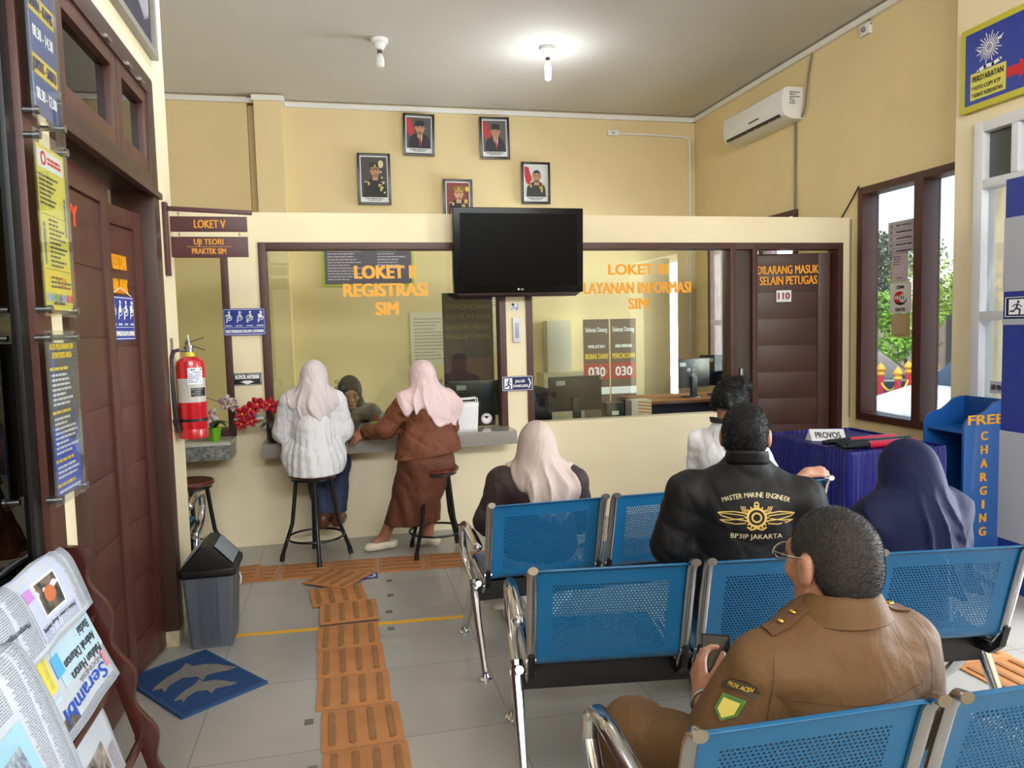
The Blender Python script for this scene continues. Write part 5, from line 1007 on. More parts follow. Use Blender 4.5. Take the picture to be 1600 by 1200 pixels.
for k, s_ in enumerate(('PERMOHONAN', 'PEMILAHAN', 'LANGSUNG KELOLA', 'PENDAFTARAN')): q = MB(); text_on(q, s_, M, 0, 1.72-.085*k, .042, .38, .02); q.build('lettering', mat('dull gold print', '#6a5c34', .6), t, smooth=False)
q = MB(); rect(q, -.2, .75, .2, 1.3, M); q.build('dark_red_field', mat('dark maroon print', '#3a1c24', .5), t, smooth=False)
o = MB().box(2.25, 8.25, 0, 3.0, 8.56, 1.02).build('filing_cabinet', mat('beige steel', '#bfb494', .5), bevel=.005); tag(o, 'beige low cabinet against the office back wall', 'cabinet'); o = MB().box(2.33, 8.36, 1.02, 2.62, 8.54, 1.62).build('wall_box', mat('pale grey enamel', '#c4c0ae', .5), bevel=.006); tag(o, 'pale upright box on the beige cabinet in the office', 'box')

# ------------------------------------------------------------------ what stands outside the window
def car(label, loc, rz, col, L=4.4, W=1.75, Hc=1.65, suv=True):
    t = empty('car', (0, 0, 0), label, 'car'); m = mat('car paint '+col, col, .25, coat=.6); hw = W/2
    body = [(-L/2, .35), (-L/2+.05, .80), (-L/2+.25, .92), (-.95, 1.02), (L/2-1.25, .98) if not suv else (L/2-1.1, 1.05), (L/2-.25, .82), (L/2, .68), (L/2, .32), (L/2-.3, .25), (-L/2+.3, .25)]
    P = Matrix(((1, 0, 0, 0), (0, 0, 1, 0), (0, 1, 0, 0), (0, 0, 0, 1)))
    MB().prism(body, P, -hw, hw).build('body', m, t, bevel=.09, segs=3, ang=.9)
    lo = [(-L/2+.35 if suv else -1.5, 1.0), (L/2-1.15, 1.0)]; hi = [(-L/2+.55 if suv else -.95, Hc-.02), (L/2-1.95, Hc-.02)]
    def cab(m_, e, z0, z1, nm, bev):
        b = MB(); k0 = (z0-1.0)/(Hc-1.02); k1 = (z1-1.0)/(Hc-1.02); v = []
        for k, z in ((k0, z0), (k1, z1)):
            xa = lo[0][0]+(hi[0][0]-lo[0][0])*k-e; xb = lo[1][0]+(hi[1][0]-lo[1][0])*k+e; w = hw-.06-.16*k+e; v += [(xa, -w, z), (xb, -w, z), (xb, w, z), (xa, w, z)]
        b.add(v, [(0, 1, 2, 3), (4, 5, 6, 7), (0, 1, 5, 4), (1, 2, 6, 5), (2, 3, 7, 6), (3, 0, 4, 7)]); return b.build(nm, m_, t, bevel=bev)
    cab(mat('car window', '#1a2a33', .08, spec=.8), 0, .98, Hc-.09, 'windows', .02); cab(m, .012, Hc-.13, Hc, 'roof', .06)
    for x in (-.2, 1.0 if False else -1.15):
        for s_ in (-1, 1): MB().bar((x, s_*(hw-.055), 1.0), (x+.02, s_*(hw-.205), Hc-.08), .07, .03, (0, s_, 0)).build('pillar', m, t)
    for x in (-L/2+.85, L/2-.85):
        for s_ in (-1, 1):
            w = MB().lathe([(0, -.10), (.24, -.10), (.33, -.08), (.34, 0), (.33, .08), (.24, .10), (0, .10)], n=28, M=Matrix.Translation((x, s_*(hw-.1), .335)) @ Matrix.Rotation(PI/2, 4, 'X')).build('wheel', mat('tyre', '#181818', .7), t); MB().lathe([(0, 0), (.2, 0), (.22, -.03), (0, -.03)], n=20, M=Matrix.Translation((x, s_*(hw+.005), .335)) @ Matrix.Rotation(s_*PI/2, 4, 'X')).build('hub_cap', STEEL, w)
    MB().box(L/2-.03, -.5, .45, L/2+.015, .5, .70).build('grille', mat('grille dark', '#22262a', .3), t, bevel=.01)
    for k in range(3): MB().box(L/2+.01, -.48, .50+.07*k, L/2+.03, .48, .525+.07*k).build('grille_bar', CHROME, t)
    for s_ in (-1, 1): MB().ell((L/2-.08, s_*.68, .72), (.12, .17, .09), 14, 8).build('headlight', mat('lamp glass', '#dfe8ee', .1), t)
    MB().box(L/2-.05, -.85, .28, L/2+.03, .85, .42).build('bumper', mat('dark bumper', '#3a3e42', .5), t, bevel=.02)
    t.location = loc; t.rotation_euler.z = rz; return t
GZ = -.55
car('dark SUV parked beyond the post fence outside the window', (10.45, 13.5, GZ-.1), math.radians(-38), '#24404a', Hc=1.66)
car('white car parked behind the dark SUV, cut by the window edge', (15.0, 14.2, GZ-.1), math.radians(160), '#e6e8ea', Hc=1.55, suv=False)
car('white car with chrome grille nearest the window outside', (10.35, 9.75, GZ-.05), math.radians(172), '#eceef0', Hc=1.68)
GP = 'red and gold fence posts outside the window'; posts = [(9.47, 11.67, .74, 'leftmost red post with gold tip outside the window'), (9.35, 11.1, .70, 'second red post with gold tip, standing closest to the window'), (10.25, 11.9, .74, 'third red post with gold tip outside the window'), (10.55, 11.6, .74, 'rightmost red post with gold tip, seen past the window mullion')]
for x, y, z, lb in posts:
    t = empty('fence_post', (x, y, GZ), lb, 'post', GP); MB().lathe([(.05, GZ), (.05, z-.22), (0, z-.22)], (x, y, 0), 14).build('shaft', mat('red post paint', '#c23440', .5), t); MB().lathe([(.05, z-.22), (.075, z-.19), (.05, z-.15), (.085, z-.10), (.055, z-.04), (.015, z), (0, z+.03)], (x, y, 0), 14).build('finial', mat('gold paint', '#dca428', .4), t)
for (a, b) in ((0, 1), (1, 2), (2, 3)):
    pa, pb = posts[a], posts[b]; o = MB().tube([(pa[0]+(pb[0]-pa[0])*u, pa[1]+(pb[1]-pa[1])*u, .42-1.6*u*(1-u)*.35) for u in [.05+.9*i/12 for i in range(13)]], .018, 8).build('barrier_chain', mat('yellow chain', '#e2b83c', .5)); tag(o, f'yellow chain hanging between the {ORD[a]} and {ORD[b]} red posts', 'chain')
def tree(name, label, c, r, hgt, n, cols, size, cat='tree'):
    t = empty(name, (c[0], c[1], GZ), label, cat); MB().tube([(c[0], c[1], GZ), (c[0]+.1, c[1], GZ+hgt*.5), (c[0], c[1]+.1, c[2])], [.16*r/2, .1*r/2, .05*r/2], 8).build('trunk', mat('bark', '#5a4634', .8), t)
    b = MB(); v = []; f = []
    blobs = [(Vector(c)+Vector((rng.uniform(-.6, .6)*r, rng.uniform(-.6, .6)*r, rng.uniform(-.7, .7)*r)), r*rng.uniform(.35, .6)) for _ in range(12)]
    for i in range(n):
        bc_, br_ = blobs[i % 12]; d = Vector(rng.normal(size=3)).normalized(); p = bc_+d*br_*rng.uniform(.7, 1.05); a = Vector(rng.normal(size=3)).normalized()*size; q = a.cross(d).normalized()*size*.5; k = len(v); v += [p-a, p+q, p+a, p-q]; f.append((k, k+1, k+2, k+3))
    b.v = v; b.f = f; b.build('foliage', mat('leaves '+cols[0], cols[0], .6, c2=cols[1], vscale=1.2), t, smooth=False)
tree('leafy_tree', 'bright green leafy tree at the right of the window view', (20.4, 21.0, 2.15), 2.0, 3, 5200, ('#8fae3c', '#4c7a2c'), .085)
tree('dark_tree', 'dark tree with drooping top at the left of the window view', (21.7, 28.2, 3.3), 1.9, 4, 4200, ('#4a5a4a', '#2c3a30'), .09)
tree('palm_tree', 'pale distant tree behind the window stickers', (30.5, 36, 4.6), 2.0, 5, 1500, ('#7c946c', '#50684c'), .16)
tree('hanging_shrub', 'bright green hanging shrub on the wall beyond the cars', (15.0, 17.6, 1.35), .95, 1.5, 2200, ('#86b43c', '#5c8c34'), .09, 'shrub')
tree('flowering_shrub', 'low shrub with pinkish leaves behind the dark SUV', (16.0, 15.6, .75), .45, 1, 1200, ('#c8766c', '#5c6a44'), .06, 'shrub')
tree('roadside_bush', 'small green bush in front of the nearest white car', (7.55, 8.5, -.2), .26, .3, 700, ('#a8c43c', '#6c8c2c'), .05, 'shrub')
o = MB().box(16.5, 17.2, -.55, 16.57, 17.75, 1.6).build('iron_gate', mat('dark grey gate', '#4a4c50', .5)); tag(o, 'dark grey gate in the wall beyond the parked cars', 'gate')
# ------------------------------------------------------------------ people: smooth blended bodies and clothes
class SDF:
    def __init__(s, lo, hi, h):
        s.lo = np.array(lo, float); s.h = h; s.n = np.ceil((np.array(hi, float)-s.lo)/h).astype(int)+1
        s.D = np.full(s.n, 1.0, np.float32); s.ax = [(s.lo[i]+h*np.arange(s.n[i])).astype(np.float32) for i in range(3)]
    def reg(s, lo, hi):
        a = np.maximum(np.floor((np.array(lo)-s.lo)/s.h).astype(int), 0); b = np.minimum(np.ceil((np.array(hi)-s.lo)/s.h).astype(int)+1, s.n)
        if (b <= a).any(): return None, None
        sl = tuple(slice(i, j) for i, j in zip(a, b)); return sl, np.ix_(*[s.ax[i][sl[i]] for i in range(3)])
    def put(s, sl, d, k, op):
        A = s.D[sl]
        if op == 'c': A = -A
        k = max(k, 1e-5); q = np.maximum(k-np.abs(A-d), 0)/k; r = np.minimum(A, d)-q*q*k*.25
        s.D[sl] = -r if op == 'c' else r
    def cone(s, a, b, ra, rb, k=.02, op='u'):
        a = np.array(a, float); b = np.array(b, float); m = max(ra, rb)+k+3*s.h
        sl, X = s.reg(np.minimum(a, b)-m, np.maximum(a, b)+m)
        if sl is None: return s
        ba = b-a; L = max(float(ba@ba), 1e-9); p = [X[i]-a[i] for i in range(3)]
        t = np.clip((p[0]*ba[0]+p[1]*ba[1]+p[2]*ba[2])/L, 0, 1)
        d = np.sqrt((p[0]-t*ba[0])**2+(p[1]-t*ba[1])**2+(p[2]-t*ba[2])**2)-(ra+(rb-ra)*t)
        s.put(sl, d.astype(np.float32), k, op); return s
    def chain(s, pts, rs, k=.02):
        for a, b, ra, rb in zip(pts[:-1], pts[1:], rs[:-1], rs[1:]): s.cone(a, b, ra, rb, k)
        return s
    def ell(s, c, r, k=.02, R=None, op='u'):
        c = np.array(c, float); r = np.array(r, float); m = r.max()+k+3*s.h; sl, X = s.reg(c-m, c+m)
        if sl is None: return s
        p = [X[i]-c[i] for i in range(3)]
        if R is not None: p = [p[0]*R[0, i]+p[1]*R[1, i]+p[2]*R[2, i] for i in range(3)]
        k0 = np.sqrt((p[0]/r[0])**2+(p[1]/r[1])**2+(p[2]/r[2])**2); k1 = np.sqrt((p[0]/r[0]**2)**2+(p[1]/r[1]**2)**2+(p[2]/r[2]**2)**2)
        s.put(sl, (k0*(k0-1)/np.maximum(k1, 1e-6)).astype(np.float32), k, op); return s
    def clip(s, pt, n, k=.008, lo=None, hi=None):
        """remove everything on the +n side of the plane, inside the box lo..hi"""
        n = np.array(n, float); n /= np.linalg.norm(n); sl, X = s.reg(lo if lo is not None else s.lo, hi if hi is not None else s.lo+s.n*s.h)
        d = (X[0]-pt[0])*n[0]+(X[1]-pt[1])*n[1]+(X[2]-pt[2])*n[2]; s.put(sl, (-d+np.zeros_like(s.D[sl])).astype(np.float32), k, 'c'); return s
    def disp(s, fn, band=.05):
        sl, X = s.reg(s.lo, s.lo+s.n*s.h); s.D += np.where(np.abs(s.D) < band, fn(*X), 0).astype(np.float32); return s
    def mesh(s):
        D = s.D; ins = D < 0; n = s.n; quads = []; pa = []; pc = []; st = np.array([n[1]*n[2], n[2], 1])
        for ax in range(3):
            s0 = [slice(None)]*3; s1 = [slice(None)]*3; s0[ax] = slice(0, -1); s1[ax] = slice(1, None)
            ch = np.argwhere(ins[tuple(s0)] != ins[tuple(s1)]); o1, o2 = [i for i in range(3) if i != ax]
            ch = ch[(ch[:, o1] > 0) & (ch[:, o2] > 0) & (ch[:, o1] < n[o1]-1) & (ch[:, o2] < n[o2]-1)]
            e = np.zeros(3, int); e[ax] = 1; d0 = D[tuple(ch.T)]; d1 = D[tuple((ch+e).T)]; t = d0/(d0-d1)
            P = s.lo+s.h*ch; P[:, ax] += s.h*t; f = ch@st; c = [f-st[o1]-st[o2], f-st[o2], f, f-st[o1]]
            q = np.stack(c, 1); fl = (d0 < 0) ^ (ax == 1); q[~fl] = q[~fl][:, ::-1]; quads.append(q)
            for cc in c: pa.append(P); pc.append(cc)
        Q = np.concatenate(quads); u, inv = np.unique(Q.ravel(), return_inverse=True); Q = inv.reshape(-1, 4)
        pc = np.searchsorted(u, np.concatenate(pc)); pa = np.concatenate(pa); cnt = np.bincount(pc, minlength=len(u))
        V = np.stack([np.bincount(pc, pa[:, i], minlength=len(u))/cnt for i in range(3)], 1); return V, Q
    def build(s, name, m, parent=None, loc=None, smooth_it=1):
        V, Q = s.mesh()
        for _ in range(smooth_it):
            A = np.zeros_like(V); c = np.zeros(len(V))
            for i in range(4):
                a, b = Q[:, i], Q[:, (i+1) % 4]
                for q in range(3): A[:, q] += np.bincount(a, V[b, q], minlength=len(V))+np.bincount(b, V[a, q], minlength=len(V))
                c += np.bincount(a, minlength=len(V))+np.bincount(b, minlength=len(V))
            V = .5*V+.5*A/c[:, None]
        org = np.array(wloc(parent)) if parent is not None else np.array(loc); me = bpy.data.meshes.new(name)
        me.vertices.add(len(V)); me.vertices.foreach_set('co', (V-org).astype(np.float32).ravel()); me.loops.add(Q.size); me.loops.foreach_set('vertex_index', Q.ravel().astype(np.int32))
        me.polygons.add(len(Q)); me.polygons.foreach_set('loop_start', np.arange(0, Q.size, 4, dtype=np.int32)); me.polygons.foreach_set('loop_total', np.full(len(Q), 4, np.int32)); me.update(calc_edges=True); me.validate()
        me.polygons.foreach_set('use_smooth', [True]*len(me.polygons)); me.materials.append(m)
        o = bpy.data.objects.new(name, me); COL.objects.link(o)
        if parent is not None: o.parent = parent
        else: o.location = Vector(org)
        o_cache[o.name] = (V, Q); return o
o_cache = {}
def rotR(yaw=0, pitch=0, roll=0):
    """columns: right, forward, up; yaw>0 turns left, pitch>0 looks down"""
    return np.array((Matrix.Rotation(yaw, 3, 'Z') @ Matrix.Rotation(-pitch, 3, 'X') @ Matrix.Rotation(roll, 3, 'Y')))
def wrinkle(seed, a, f, stretch=(1, 1, 1)):
    r = np.random.default_rng(seed); K = r.normal(size=(7, 3)); K /= np.linalg.norm(K, axis=1)[:, None]; K *= f*r.uniform(.6, 1.6, (7, 1)); K *= np.array(stretch); ph = r.uniform(0, 6.28, 7)
    def fn(X, Y, Z):
        o = 0; w = .8*np.sin(X*17+Z*11+ph[0])+.8*np.sin(Y*15-Z*13+ph[1])
        for k, p in zip(K[:5], ph): o = o+(1-np.abs(np.sin((X*k[0]+Y*k[1]+Z*k[2]+p)*.55+w)))**2.2
        return a*(o-1.3)
    return fn
def hand(S, wr, d, n, side, curl=(.4, .45, .5, .55), spread=.1, s=1.0, thumb=.5):
    wr = np.array(wr, float); d = np.array(d, float); d /= np.linalg.norm(d); n = np.array(n, float); n -= d*(n@d); n /= np.linalg.norm(n); t = np.cross(d, n)*(1 if side == 'L' else -1)
    for i, (o, kn, L) in enumerate(zip((.027, .009, -.009, -.026), (.083, .087, .083, .074), (.070, .078, .072, .056))):
        b = wr+d*kn*s+t*o*s; S.cone(wr+t*o*.5*s+d*.01, b, .0145*s, .0115*s, .014); th = 0; p = b; sp = spread*o/.027
        for fr, bend, r0, r1 in ((.46, .6, .0105, .0092), (.30, 1.0, .0092, .0085), (.24, .7, .0085, .0068)):
            th += curl[i]*bend*1.1; v = (d*math.cos(th)-n*math.sin(th))+t*sp; v /= np.linalg.norm(v); q = p+v*L*fr*s; S.cone(p, q, r0*s, r1*s, .004); p = q
    b = wr+d*.02*s+t*.02*s-n*.006*s; v = d*.62+t*.70-n*(.15+.5*thumb); v /= np.linalg.norm(v); p = b+v*.042*s; S.cone(b, p, .0155*s, .012*s, .014); v2 = v*.8+d*.45-n*thumb*.3; v2 /= np.linalg.norm(v2); q = p+v2*.032*s; S.cone(p, q, .0115*s, .010*s, .004); v3 = v2+d*.3; v3 /= np.linalg.norm(v3); S.cone(q, q+v3*.024*s, .010*s, .0075*s, .004)
def head(S, c, R, s=1.0, ears=True):
    W = lambda x, y, z: np.array(c)+R@(np.array((x, y, z))*s)
    E = lambda p, r, k=.02, op='u': S.ell(W(*p), np.array(r)*s, k*s, R, op); Cn = lambda a, b, ra, rb, k=.02, op='u': S.cone(W(*a), W(*b), ra*s, rb*s, k*s, op)
    E((0, -.012, .028), (.075, .096, .086)); E((0, .028, -.04), (.058, .064, .078), .03); E((0, .066, -.098), (.022, .018, .018), .03); Cn((-.045, .0, -.07), (-.012, .06, -.1), .02, .016, .03); Cn((.045, .0, -.07), (.012, .06, -.1), .02, .016, .03)
    Cn((-.036, .075, .026), (.036, .075, .026), .012, .012, .02)
    for x in (-1, 1): E((x*.042, .062, -.022), (.02, .02, .018), .025); E((x*.031, .094, .006), (.016, .012, .010), .012, 'c'); E((x*.031, .079, .006), (.0125, .0125, .0115), .003); Cn((x*.044, .083, .015), (x*.018, .091, .015), .004, .004, .006)
    Cn((0, .088, .012), (0, .108, -.030), .008, .0125, .012); E((-.012, .098, -.034), (.008, .009, .007), .008); E((.012, .098, -.034), (.008, .009, .007), .008)
    E((0, .093, -.060), (.024, .010, .0055), .006); E((0, .091, -.071), (.021, .011, .007), .006); E((0, .104, -.0655), (.022, .006, .0015), .003, 'c')
    if ears:
        for x in (-1, 1): E((x*.081, -.010, -.004), (.011, .020, .033), .008); E((x*.094, -.002, -.002), (.007, .010, .018), .006, 'c'); E((x*.078, -.002, -.030), (.008, .010, .012), .006)
def torso(S, j, off=0.0, k=.03, w=1.0, sq=1.0):
    pe, nb, sl, sr = [np.array(j[q], float) for q in ('pelvis', 'neck', 'shL', 'shR')]; up = nb-pe; L = np.linalg.norm(up); up /= L; rg = sr-sl; sw = np.linalg.norm(rg)/2; rg /= 2*sw; rg -= up*(rg@up); rg /= np.linalg.norm(rg); fw_ = np.cross(up, rg); R = np.stack([rg, fw_, up], 1)
    S.ell(pe+up*.02, (.155*w+off, .112*w+off, .12+off), k, R); S.ell(pe+up*L*.36, (.132*w+off, .102*w+off, .14+off), k, R); S.ell(pe+up*L*.68+fw_*.004, (sw*.80+off, .104*w+off, .15*sq+off), k, R)
    S.cone(sl*.92+sr*.08, sr*.92+sl*.08, .047+off, .047+off, k); m = (sl+sr)/2; S.cone(nb+up*.01, sl*.75+m*.25, .046+off, .038+off, .03); S.cone(nb+up*.01, sr*.75+m*.25, .046+off, .038+off, .03); return R
def limbs(S, j, rs, off=0, which='arm', k=.03):
    for q in 'LR':
        if which == 'arm': S.chain([j['sh'+q], j['el'+q], j['wr'+q]], [rs[0]+off, rs[1]+off, rs[2]+off], k)
        else: S.chain([j['hip'+q], j['kn'+q], j['an'+q]], [rs[0]+off, rs[1]+off, rs[2]+off], k)
def bounds(j, m=.22):
    A = np.array([v for k_, v in j.items() if len(v) == 3], float); return A.min(0)-m, A.max(0)+m
SKIN = mat('warm brown skin', '#a8745a', .5, var=.1, vscale=14); SKIN2 = mat('light brown skin', '#a5765f', .5, var=.1, vscale=14)
def person(label, j, R, skin, h=.006, hands={}, hs=1.0, ears=True, arm=(.045, .036, .026), thick=1.0, feet=True):
    lo, hi = bounds(j); S_ = SDF(lo, hi, h); head(S_, j['head'], R, hs, ears); c = np.array(j['head'])
    S_.cone(c+R@np.array((0, -.022, -.055)), j['neck'], .052*thick, .058*thick, .03); torso(S_, j, -.012, .05, thick); limbs(S_, j, arm, 0, 'arm'); limbs(S_, j, (.075*thick, .052, .036), 0, 'leg')
    for q, a in hands.items(): hand(S_, j['wr'+q], side=q, **a)
    if feet:
        for q in 'LR': S_.chain([j['an'+q], np.array(j['an'+q])*.3+np.array(j['toe'+q])*.7], [.035, .025], .03)
    o = S_.build('person', skin, None, loc=(c[0], c[1], j.get('base', (0,))[0])); tag(o, label, 'person', 'people in the waiting hall'); return o
def hijab(parent, j, R, m, lobes, off=.035, arm=.055, seed=1, amp=.006, nf=11, face=False, h=.006, w=1.0, hr=1.0, scale=1.0, cape=()):
    """head scarf: a cap around the head, running down into a shawl that lies on the clothes; lobes = ellipsoids that bound the shawl"""
    c = np.array(j['head'], float); nb = np.array(j['neck'], float); A = np.array([np.array(q)-r for q, r in lobes]+[c-.2]); B = np.array([np.array(q)+r for q, r in lobes]+[c+.2]); lo, hi = A.min(0)-.03, B.max(0)+.03
    S_ = SDF(lo, hi, h); torso(S_, j, off, .05, w); limbs(S_, j, (arm, arm*.9, arm*.7), off*.6, 'arm', .05); G = SDF(lo, hi, h)
    S_.cone(c+R@np.array((0, -.03, -.05)), nb+(0, 0, -.06), .085*hr, .12*hr, .06)
    for q, r in lobes: G.ell(q, r, .06)
    th0 = lambda X, Y: np.arctan2(X-nb[0], nb[1]-Y); G.disp(lambda X, Y, Z: .010*np.sin(th0(X, Y)*7+seed), .08); S_.put(tuple(slice(None) for _ in range(3)), (-G.D).astype(np.float32), .012, 'c')
    S_.ell(c+R@np.array((0, -.010, .020)), np.array((.088, .108, .104))*hr, .03, R); S_.cone(c+R@np.array((0, -.012, -.02)), nb+(0, 0, .04), .084*hr, .080*hr, .035)
    for a_, b_, ra, rb in cape: S_.cone(a_, b_, ra, rb, .06)
    if cape: S_.clip((0, 0, min(q[1][2] for q in cape)), (0, 0, -1), .01)
    wr = wrinkle(seed, .004*scale, 30, (1, 1, .45)); zt = c[2]-.02
    def fold(X, Y, Z):
        th = th0(X, Y); dn = np.clip((zt-Z)/.10, 0, 1.5); ph = th*nf+5*(Z-nb[2])+1.9*np.sin(th*3+seed)+.8*np.sin(Z*22+seed)
        return -amp*dn*(2*(1-np.abs(np.sin(ph*.5)))**1.6-.7)+wr(X, Y, Z)*(0.25+dn*.75)
    S_.disp(fold)
    if face: S_.ell(c+R@np.array((0, .098, -.022)), (.062, .060, .086), .010, R, 'c')
    return S_.build('hijab', m, parent)
def shoe(parent, an, toe, m, h=.005, w=.045, ht=.06, sole=None):
    an = np.array(an, float); toe = np.array(toe, float); d = toe-an; d[2] = 0; d /= np.linalg.norm(d); heel = np.array((an[0], an[1], toe[2]))-d*.05; S_ = SDF(np.minimum(heel, toe)-.13, np.maximum(heel, toe)+.16, h)
    S_.cone(heel+(0, 0, .01), toe, w*.75, w*.62, .02); S_.cone(heel+d*.1, toe-d*.03, w*.8, w*.8, .03); S_.cone(heel+(0, 0, ht*.5), heel+d*.05+(0, 0, ht), .04, .038, .03); S_.clip((0, 0, toe[2]-w*.45), (0, 0, -1)); S_.clip((0, 0, toe[2]+ht), (0, 0, 1))
    o = S_.build('shoe', m, parent); return o
def project(parent, mb_v, mb_f, M, target, lift=.002):
    """lay flat shapes (XY of M) onto the cloth surface along -Z of M"""
    from mathutils.bvhtree import BVHTree
    V, Q = o_cache[target.name]; T = BVHTree.FromPolygons(V.tolist(), Q.tolist()); n = -(M.to_3x3() @ Vector((0, 0, 1))); out = []
    for p in mb_v:
        o = M @ Vector(p); hit = T.ray_cast(o, n)[0]; out.append(tuple((hit if hit is not None else o)-n*lift))
    return out
def project_build(name, mb, M, target, m, parent, lift=.002):
    b = MB(); b.v = project(parent, mb.v, mb.f, M, target, lift); b.f = mb.f
    o = link_mesh(name, np.array(b.v), b.f, m, parent, smooth=False); return o
I4 = Matrix.Identity(4)
def strands(parent, o, n, L, w, m, name, lean=(0, 0, -.3), seed=3, keep=None):
    V, Q = o_cache[o.name]; r = np.random.default_rng(seed); a, b, c, d = [V[Q[:, i]] for i in range(4)]; N = np.cross(c-a, d-b); N /= np.maximum(np.linalg.norm(N, axis=1), 1e-9)[:, None]; ctr = V.mean(0)
    if ((N*((a+c)/2-ctr)).sum(1)).mean() < 0: N = -N
    i = r.integers(0, len(Q), n)
    if keep is not None: i = i[keep(((a+c)/2)[i])]
    n = len(i); u = r.random((n, 1)); v = r.random((n, 1)); p = a[i]*(1-u)*(1-v)+b[i]*u*(1-v)+c[i]*u*v+d[i]*(1-u)*v; g = N[i]+np.array(lean)+r.normal(size=(n, 3))*.28; g /= np.linalg.norm(g, axis=1)[:, None]; s_ = np.cross(g, r.normal(size=(n, 3))); s_ /= np.linalg.norm(s_, axis=1)[:, None]; l = L*r.uniform(.6, 1.2, (n, 1))
    P = np.stack([p-s_*w, p+s_*w, p+g*l], 1).reshape(-1, 3); f = np.arange(3*n).reshape(-1, 3).tolist(); org = np.array(wloc(parent)); me = bpy.data.meshes.new(name); me.from_pydata((P-org).tolist(), [], f); me.materials.append(m); q = bpy.data.objects.new(name, me); COL.objects.link(q); q.parent = parent; return q
def frame_j(loc, yaw, pts):
    """joints given in the sitter's own frame (x right, y ahead, z up) to world"""
    R = rotR(yaw); j = {}
    for k_, v in pts.items(): j[k_] = tuple(np.array((loc[0], loc[1], 0))+R@np.array(v, float))
    j['R'] = R.tolist(); return j
def jb(j): return {k_: v for k_, v in j.items() if k_ not in ('R', 'base')}
def cloth_box(j, keys, m=.3, h=.007):
    lo, hi = bounds({k_: j[k_] for k_ in keys}, m); return SDF(lo, hi, h)
TOP = ('pelvis', 'neck', 'shL', 'shR', 'elL', 'elR', 'wrL', 'wrR'); LEG = ('pelvis', 'hipL', 'hipR', 'knL', 'knR', 'anL', 'anR')
def shirt(p, j, m, name='shirt', off=.014, arm=(.046, .038, .031), w=1.0, hem=None, cuff=(1.0, 1.0), wa=.0035, wf=45, seed=2, collar=.0, h=.007, sq=1.0, extra=(), kk=.03, fold=None, hemn=(0, 0, -1)):
    S_ = cloth_box(j, TOP, .3, h); torso(S_, j, off, kk, w, sq)
    for q, cf in zip('LR', cuff):
        sh, el, wr = [np.array(j[k_+q], float) for k_ in ('sh', 'el', 'wr')]
        if cf >= 1: S_.chain([sh, el, wr-(wr-el)*.08], [arm[0]+off, arm[1]+off, arm[2]+off], .03)
        else: S_.cone(sh, sh+(el-sh)*cf, arm[0]+off, arm[1]+off+.006, .03)
    for a, b, ra, rb in extra: S_.cone(a, b, ra, rb, .05)
    S_.disp(wrinkle(seed, wa, wf))
    if fold: S_.disp(fold)
    nb = np.array(j['neck'], float)
    if hem is not None: S_.clip((0, 0, hem), hemn, .01)
    up = nb-np.array(j['pelvis']); up /= np.linalg.norm(up); S_.clip(nb+up*(.052+collar), up, .006, nb-.12, nb+.16)
    return S_.build(name, m, p)
def trousers(p, j, m, name='trousers', rs=(.088, .068, .055), seed=5, h=.008, wa=.004, pw=1.0):
    S_ = cloth_box(j, LEG, .2, h); pe = np.array(j['pelvis']); S_.ell(pe, (.18*pw, .14*pw, .12*pw), .05, np.array(j['R'])); limbs(S_, j, rs, .008, 'leg', .04); S_.disp(wrinkle(seed, wa, 40))
    S_.clip((0, 0, min(j['anL'][2], j['anR'][2])+.02), (0, 0, -1)); return S_.build(name, m, p)
def collar(p, j, m, r=.066, ht=.04, tilt=-.02, name='collar'):
    nb = np.array(j['neck'], float); R = np.array(j['R']); b = MB()
    def fn(u, v):
        a = 2*PI*u; rr = r*(1.12-.10*v) if v < .99 else r; z = .028+ht*v; q = R@np.array((rr*math.sin(a), rr*.95*math.cos(a)*1.0-.005+tilt*v, z+.012*math.cos(a+PI)*(1))); return tuple(nb+q)
    return b.grid(fn, 32, 4, True).build(name, m, p, solid=.004)

# -- woman in white blouse on the bar stool
j = frame_j((-.20, 5.205), math.radians(-4), dict(pelvis=(0, 0, .70), neck=(.01, -.02, 1.13), head=(.015, .015, 1.245), shL=(-.150, 0, 1.085), shR=(.150, 0, 1.085), elL=(-.195, .03, .885), elR=(.185, .04, .885), wrL=(-.13, .26, .855), wrR=(.14, .27, .855), hipL=(-.085, .02, .67), hipR=(.085, .02, .67), knL=(-.05, .36, .60), knR=(.13, .36, .60), anL=(.02, .20, .26), anR=(.115, .22, .25), toeL=(.03, .38, .195), toeR=(.13, .40, .195)))
R = rotR(math.radians(-6), math.radians(14))
p = person('woman in white blouse and pale hijab seated on a bar stool, back to camera', jb(j), R, SKIN2, hands={'L': dict(d=(.2, 1, -.1), n=(0, 0, 1)), 'R': dict(d=(-.2, 1, -.1), n=(0, 0, 1))}, ears=False)
WB = mat('white crinkled cotton', '#d6d6da', .8, bump=.35, bscale=70, stretch=(1, 1, .3), folds=(26, .35, (1, 1, .1))); zz = lambda X, Y, Z: .004*np.clip((1.0-Z)/.3, 0, 1)*np.sin(np.arctan2(X+.2, 5.205-Y)*23+1.5*np.sin(Z*9))
shirt(p, j, WB, 'blouse', .022, (.052, .054, .04), 1.03, .612, seed=4, wa=.0025, wf=36, extra=[((-.32, 5.18, .74), (-.09, 5.18, .735), .095, .095), ((-.28, 5.14, .68), (-.12, 5.14, .68), .11, .11), ((-.20, 5.13, .90), (-.20, 5.12, .66), .11, .14), ((-.20, 5.09, .72), (-.20, 5.09, .62), .12, .15)], fold=zz, kk=.05)
trousers(p, j, mat('dark blue denim', '#1d2a4a', .7, bump=.2, bscale=80), pw=.8)
